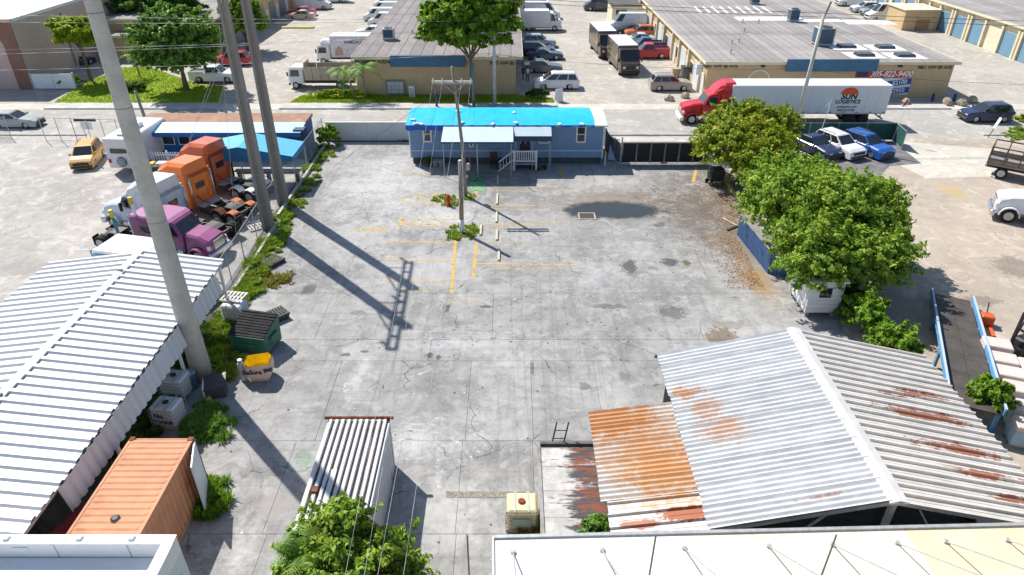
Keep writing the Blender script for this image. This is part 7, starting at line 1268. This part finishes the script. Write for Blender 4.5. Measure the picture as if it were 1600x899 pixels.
# dump truck bed and white truck on the right
e = G(1600,292); DT = thing('stake_truck', 'grey truck with rusty mesh stake bed parked at the right edge', 'truck', (e.x+1.2,e.y+1.2,.01), R(-38)); RM = M('rusty_frame', (.12,.09,.07), .8, .3, 4); MB().box(-3.2,2.2,-1.15,1.15,1.0,1.14).build('bed', M('grey_bed', (.24,.24,.24), .7), DT)
for s in (-1,1):
    for i in range(6): MB().box(-3.2+i*1.06,-3.12+i*1.06,s*1.13-.04,s*1.13+.04,1.14,2.5).build('stake', RM, DT)
    for z in (1.45,2.42): MB().box(-3.2,2.2,s*1.12-.03,s*1.12+.03,z,z+.09).build('stake_rail', RM, DT)
    MB().box(-3.15,2.15,s*1.1-.012,s*1.1+.012,1.14,1.5).build('mesh_panel', M('mesh_panel', (.3,.22,.15), .85), DT); wheel(DT,-2.0,s*.95,.45,.28); wheel(DT,3.2,s*.95,.45,.28); MB().box(-3.25,-3.2,s*.8-.12,s*.8+.12,.75,.9).build('tail_light', LAMPR, DT)
for i in range(4): MB().box(-3.2,-3.12,-1.1+i*.72,-1.03+i*.72,1.14,2.5).build('stake', RM, DT)
MB().box(-3.2,-3.12,-1.12,1.12,2.42,2.51).build('stake_rail', RM, DT); MB().box(-3.18,4.0,-.45,.45,.6,1.0).build('chassis', BLACKM, DT); MB().prism([(2.4,.6),(4.2,.6),(4.3,1.5),(3.9,2.4),(2.4,2.4)],-1.05,1.05,0,.08).build('cab', paint('white', WHITE), DT); MB().box(4.12,4.2,-.8,.8,1.55,2.2).build('windshield', GLASS, DT)
e = G(1577,348); d_ = R(152); WT = tractor('white_truck', 'white conventional truck with chrome tank parked at the right edge', (e.x+2.4*math.cos(R(-28))+.4,e.y+2.4*math.sin(R(-28))+.9,.01), 152, WHITE, 'white', 0, False, frame_len=6)
# ------------------------------------------------------------ blue shed building, picket fence and tent on the left
bx_a, bx_b = AT(228,235,58.5).x, AT(482,235,58.5).x; BL = thing('blue_building', 'long low blue building with brown roof and pale blue front eave', 'building', (0,0,0)); BLW = M('deep_blue_wall', (.012,.13,.42), .6, .08, 1); BRR = M('brown_roof', (.33,.19,.13), .9, .15, .6, dirt=(.5,.36,.26), dirt_amt=.5); EAV = M('pale_blue_eave', (.34,.62,.74), .5, .05, .8)
MB().box(bx_a,bx_b,57.7,60.9,0,2.45).build('wall', BLW, BL); MB().box(bx_a-.1,bx_b+.1,58.25,61.1,2.45,2.68).build('roof', BRR, BL)
k = 6; ww = (bx_b-bx_a+.4)/k
for i in range(k):
    xa_, xb_ = bx_a-.2+i*ww+.008, bx_a-.2+(i+1)*ww-.008
    ep = MB().add([(xa_,58.3,2.74),(xb_,58.3,2.74),(xb_,56.4,2.45),(xa_,56.4,2.45),(xa_,58.3,2.68),(xb_,58.3,2.68),(xb_,56.45,2.4),(xa_,56.45,2.4)],[(0,1,2,3),(4,7,6,5),(0,4,5,1),(1,5,6,2),(3,7,4,0)]).build('eave_panel', EAV, BL); MB().box(xa_,xb_,56.37,56.4,2.08,2.44).build('eave_drop', BLW, ep)
for x in (bx_a+2.2,bx_a+3.6,bx_a+8.5,bx_a+10.2):
    fw = MB().box(x-.08,x+.98,57.66,57.69,.92,2.08).build('window', TRIMW, BL); MB().box(x,x+.9,57.64,57.66,1.0,2.0).build('pane', GLASS, fw)
MB().box(bx_a+5.6,bx_a+6.6,57.65,57.69,.05,2.05).build('door', DOORW, BL); MB().box(bx_b-.5,bx_b+.4,56.6,57.6,0,2.6).build('side_store', M('dark_blue_store', (.02,.05,.12), .6), BL)
PF = thing('picket_fence', 'white picket fence in front of the blue building', 'fence', (0,0,0)); fa, fb_ = G(242,264), G(338,264); n = 26; pk = MB().box(-.055,.055,-.015,.015,.08,1.45).build('picket', TRIMW, PF, loc=(fa.x,fa.y,0))
for i in range(1,n): share('picket', pk, PF, (fa.x+(fb_.x-fa.x)*i/(n-1),fa.y,0))
for z in (.35,1.15): MB().box(fa.x,fb_.x,fa.y+.016,fa.y+.06,z,z+.09).build('rail', TRIMW, PF)
for i in range(5): x = fa.x+(fb_.x-fa.x)*i/4; MB().box(x-.06,x+.06,fa.y+.06,fa.y+.16,0,1.55).build('post', TRIMW, PF)
TNT = thing('tent', 'bright blue peaked tent canopy behind the twin concrete poles', 'tent', (0,0,0)); tx1 = G(457,245,2.65).x; tm = G(369,232,3.4).x; tx0 = 2*tm-tx1; ty0, ty1 = 50.2, 53.6; TB = M('tent_blue', (.07,.40,.62), .55, .05, 1); TBD = M('tent_blue_valance', (.01,.17,.38), .55, .05, 1)
MB().add([(tx0,ty0,2.65),(tx1,ty0,2.65),(tx1,ty1,2.65),(tx0,ty1,2.65),(tm,ty0,3.4),(tm,ty1,3.4)],[(0,4,5,3),(1,2,5,4)]).build('canopy', TB, TNT); MB().add([(tx0,ty0,2.65),(tx1,ty0,2.65),(tm,ty0,3.4),(tx0,ty0-.01,2.25),(tx1,ty0-.01,2.25),(tx1+.01,ty0,2.25),(tx1+.01,ty1,2.25),(tx1+.01,ty1,2.65),(tx1+.01,ty0,2.65)],[(0,1,2),(0,3,4,1),(5,6,7,8)]).build('valance', TBD, TNT)
for x in (tx0+.06,tm,tx1-.06):
    for y in (ty0+.06,ty1-.06): MB().cyl((x,y,0),(x,y,2.65 if x != tm else 3.35),.04,.04,7).build('post', GALV, TNT)
bo = thing('work_bench', 'steel work bench with pipes in the shade of the blue tent', 'bench', (tm+1.5,51.5,.01)); MB().box(-2.4,2.4,-.4,.4,.85,.92).build('top', GALV, bo)
for x in (-2.3,0,2.3): MB().box(x-.05,x+.05,-.35,.35,0,.85).build('leg', BLACKM, bo)
for i in range(3): MB().cyl((-2.6,-.2+.2*i,1.0),(2.6,-.2+.2*i,1.0),.07,.07,8).build('pipe', GALV, bo)
e = G(262,264); o = thing('yard_cart', 'dark green yard cart with yellow load by the picket fence', 'cart', (e.x,e.y-1.4,.01)); MB().cbox(-1.0,1.0,-.6,.6,.3,.95,.08).build('cart_body', M('dark_green_cart', (.02,.06,.03), .6), o); MB().cbox(-.6,-.2,-.3,.3,.95,1.1,.03).build('load', M('yellow_cap', (.7,.5,.03), .5), o); MB().cbox(.0,.8,-.3,.3,.95,1.12,.03).build('load', WHITEP, o)
for s in (-1,1): wheel(o,-.6,s*.6,.25,.1); wheel(o,.6,s*.6,.25,.1)
for u0,v0,u1,v1 in ((88,272,107,257),(103,390,140,390)): 
    a, b = G(u0,v0), G(u1,v1); d = (b-a).normalized(); n_ = Vector((-d.y,d.x,0))*.06; struct(MB().add([a-n_+Vector((0,0,.011)),b-n_+Vector((0,0,.011)),b+n_+Vector((0,0,.011)),a+n_+Vector((0,0,.011))],[(0,1,2,3)]).build('painted_line', WLN, None))
# ------------------------------------------------------------ two people by the minivan
def person(label, loc, deg, shirt, pants, hair, arm):
    T_ = thing('person', label, 'person', loc, R(deg)); J = {'pelvis':(0,0,.95,.15),'waist':(0,0,1.1,.135),'chest':(0,0,1.32,.165),'neck0':(0,0,1.46,.07),'neck':(.01,0,1.53,.058),'head':(.025,0,1.62,.085),'crown':(.02,0,1.71,.075)}
    E = [('pelvis','waist'),('waist','chest'),('chest','neck0'),('neck0','neck'),('neck','head'),('head','crown')]
    for n_, s in (('l',1),('r',-1)):
        f = .08 if s > 0 else -.05
        J.update({n_+'hip':(0,s*.1,.88,.1),n_+'knee':(f*.6+.02,s*.11,.5,.068),n_+'ankle':(f*.5-.02,s*.12,.09,.045),n_+'toe':(f*.5+.16,s*.13,.04,.035),n_+'sho':(0,s*.19,1.4,.065),n_+'elb':(-.02+arm*.1,s*.25,1.13,.045),n_+'wri':(.08+arm*.22,s*.24,.92+arm*.22,.033)})
        E += [('pelvis',n_+'hip'),(n_+'hip',n_+'knee'),(n_+'knee',n_+'ankle'),(n_+'ankle',n_+'toe'),('chest',n_+'sho'),(n_+'sho',n_+'elb'),(n_+'elb',n_+'wri')]
        bw = J[n_+'wri']
        for k, (dx, dy, dz) in enumerate(((.05,.02,-.075),(.045,.008,-.09),(.03,-.006,-.088),(.015,-.018,-.072),(.05,-.03*s,-.03))): J[n_+'f%d'%k] = (bw[0]+dx,bw[1]+s*dy,bw[2]+dz,.009); E.append((n_+'wri',n_+'f%d'%k))
    keys = list(J); me = bpy.data.meshes.new('body'); me.from_pydata([J[k][:3] for k in keys], [(keys.index(a),keys.index(b)) for a,b in E], []); o = bpy.data.objects.new('body', me); col.objects.link(o)
    o.modifiers.new('s','SKIN'); sv = me.skin_vertices[0].data
    for i, k in enumerate(keys): sv[i].radius = (J[k][3],J[k][3]); sv[i].use_root = (k == 'pelvis')
    ss = o.modifiers.new('d','SUBSURF'); ss.levels = 1; dg = bpy.context.evaluated_depsgraph_get(); m2 = bpy.data.meshes.new_from_object(o.evaluated_get(dg)); bpy.data.objects.remove(o); m2.name = 'body'
    m2.materials.clear()
    for mt in (M('skin_tone', (.4,.24,.16), .6), shirt, pants, BLACKP): m2.materials.append(mt)
    for p_ in m2.polygons: z = p_.center.z; y = abs(p_.center.y); p_.material_index = 3 if z < .1 else 2 if z < .98 and y < .2 else 1 if z < 1.47 and not (y > .2 and z < 1.16) else 0; p_.use_smooth = True
    b = link('body', m2, T_); MB().lathe([(.07,-.02),(.1,.05),(.095,.1),(.06,.14),(.01,.15)],12,c=(.01,0,1.62)).build('hair', hair, T_, True); MB().cyl((.1,0,1.61),(.125,0,1.595),.015,.01,6).build('nose', M('skin_tone', (.4,.24,.16), .6), T_)
    return T_
e = G(824,128); person('person in a pale shirt standing at the shaded wall behind the minivan', (e.x,e.y,.005), -60, M('pale_shirt', (.5,.52,.56), .8), M('jeans', (.05,.07,.12), .8), BLACKP, .5); e = G(817,127); person('person in dark clothes standing against the shaded warehouse wall', (e.x,e.y+.5,.005), 20, M('dark_shirt', (.04,.045,.06), .8), M('dark_pants', (.03,.03,.035), .8), BLACKP, 0)
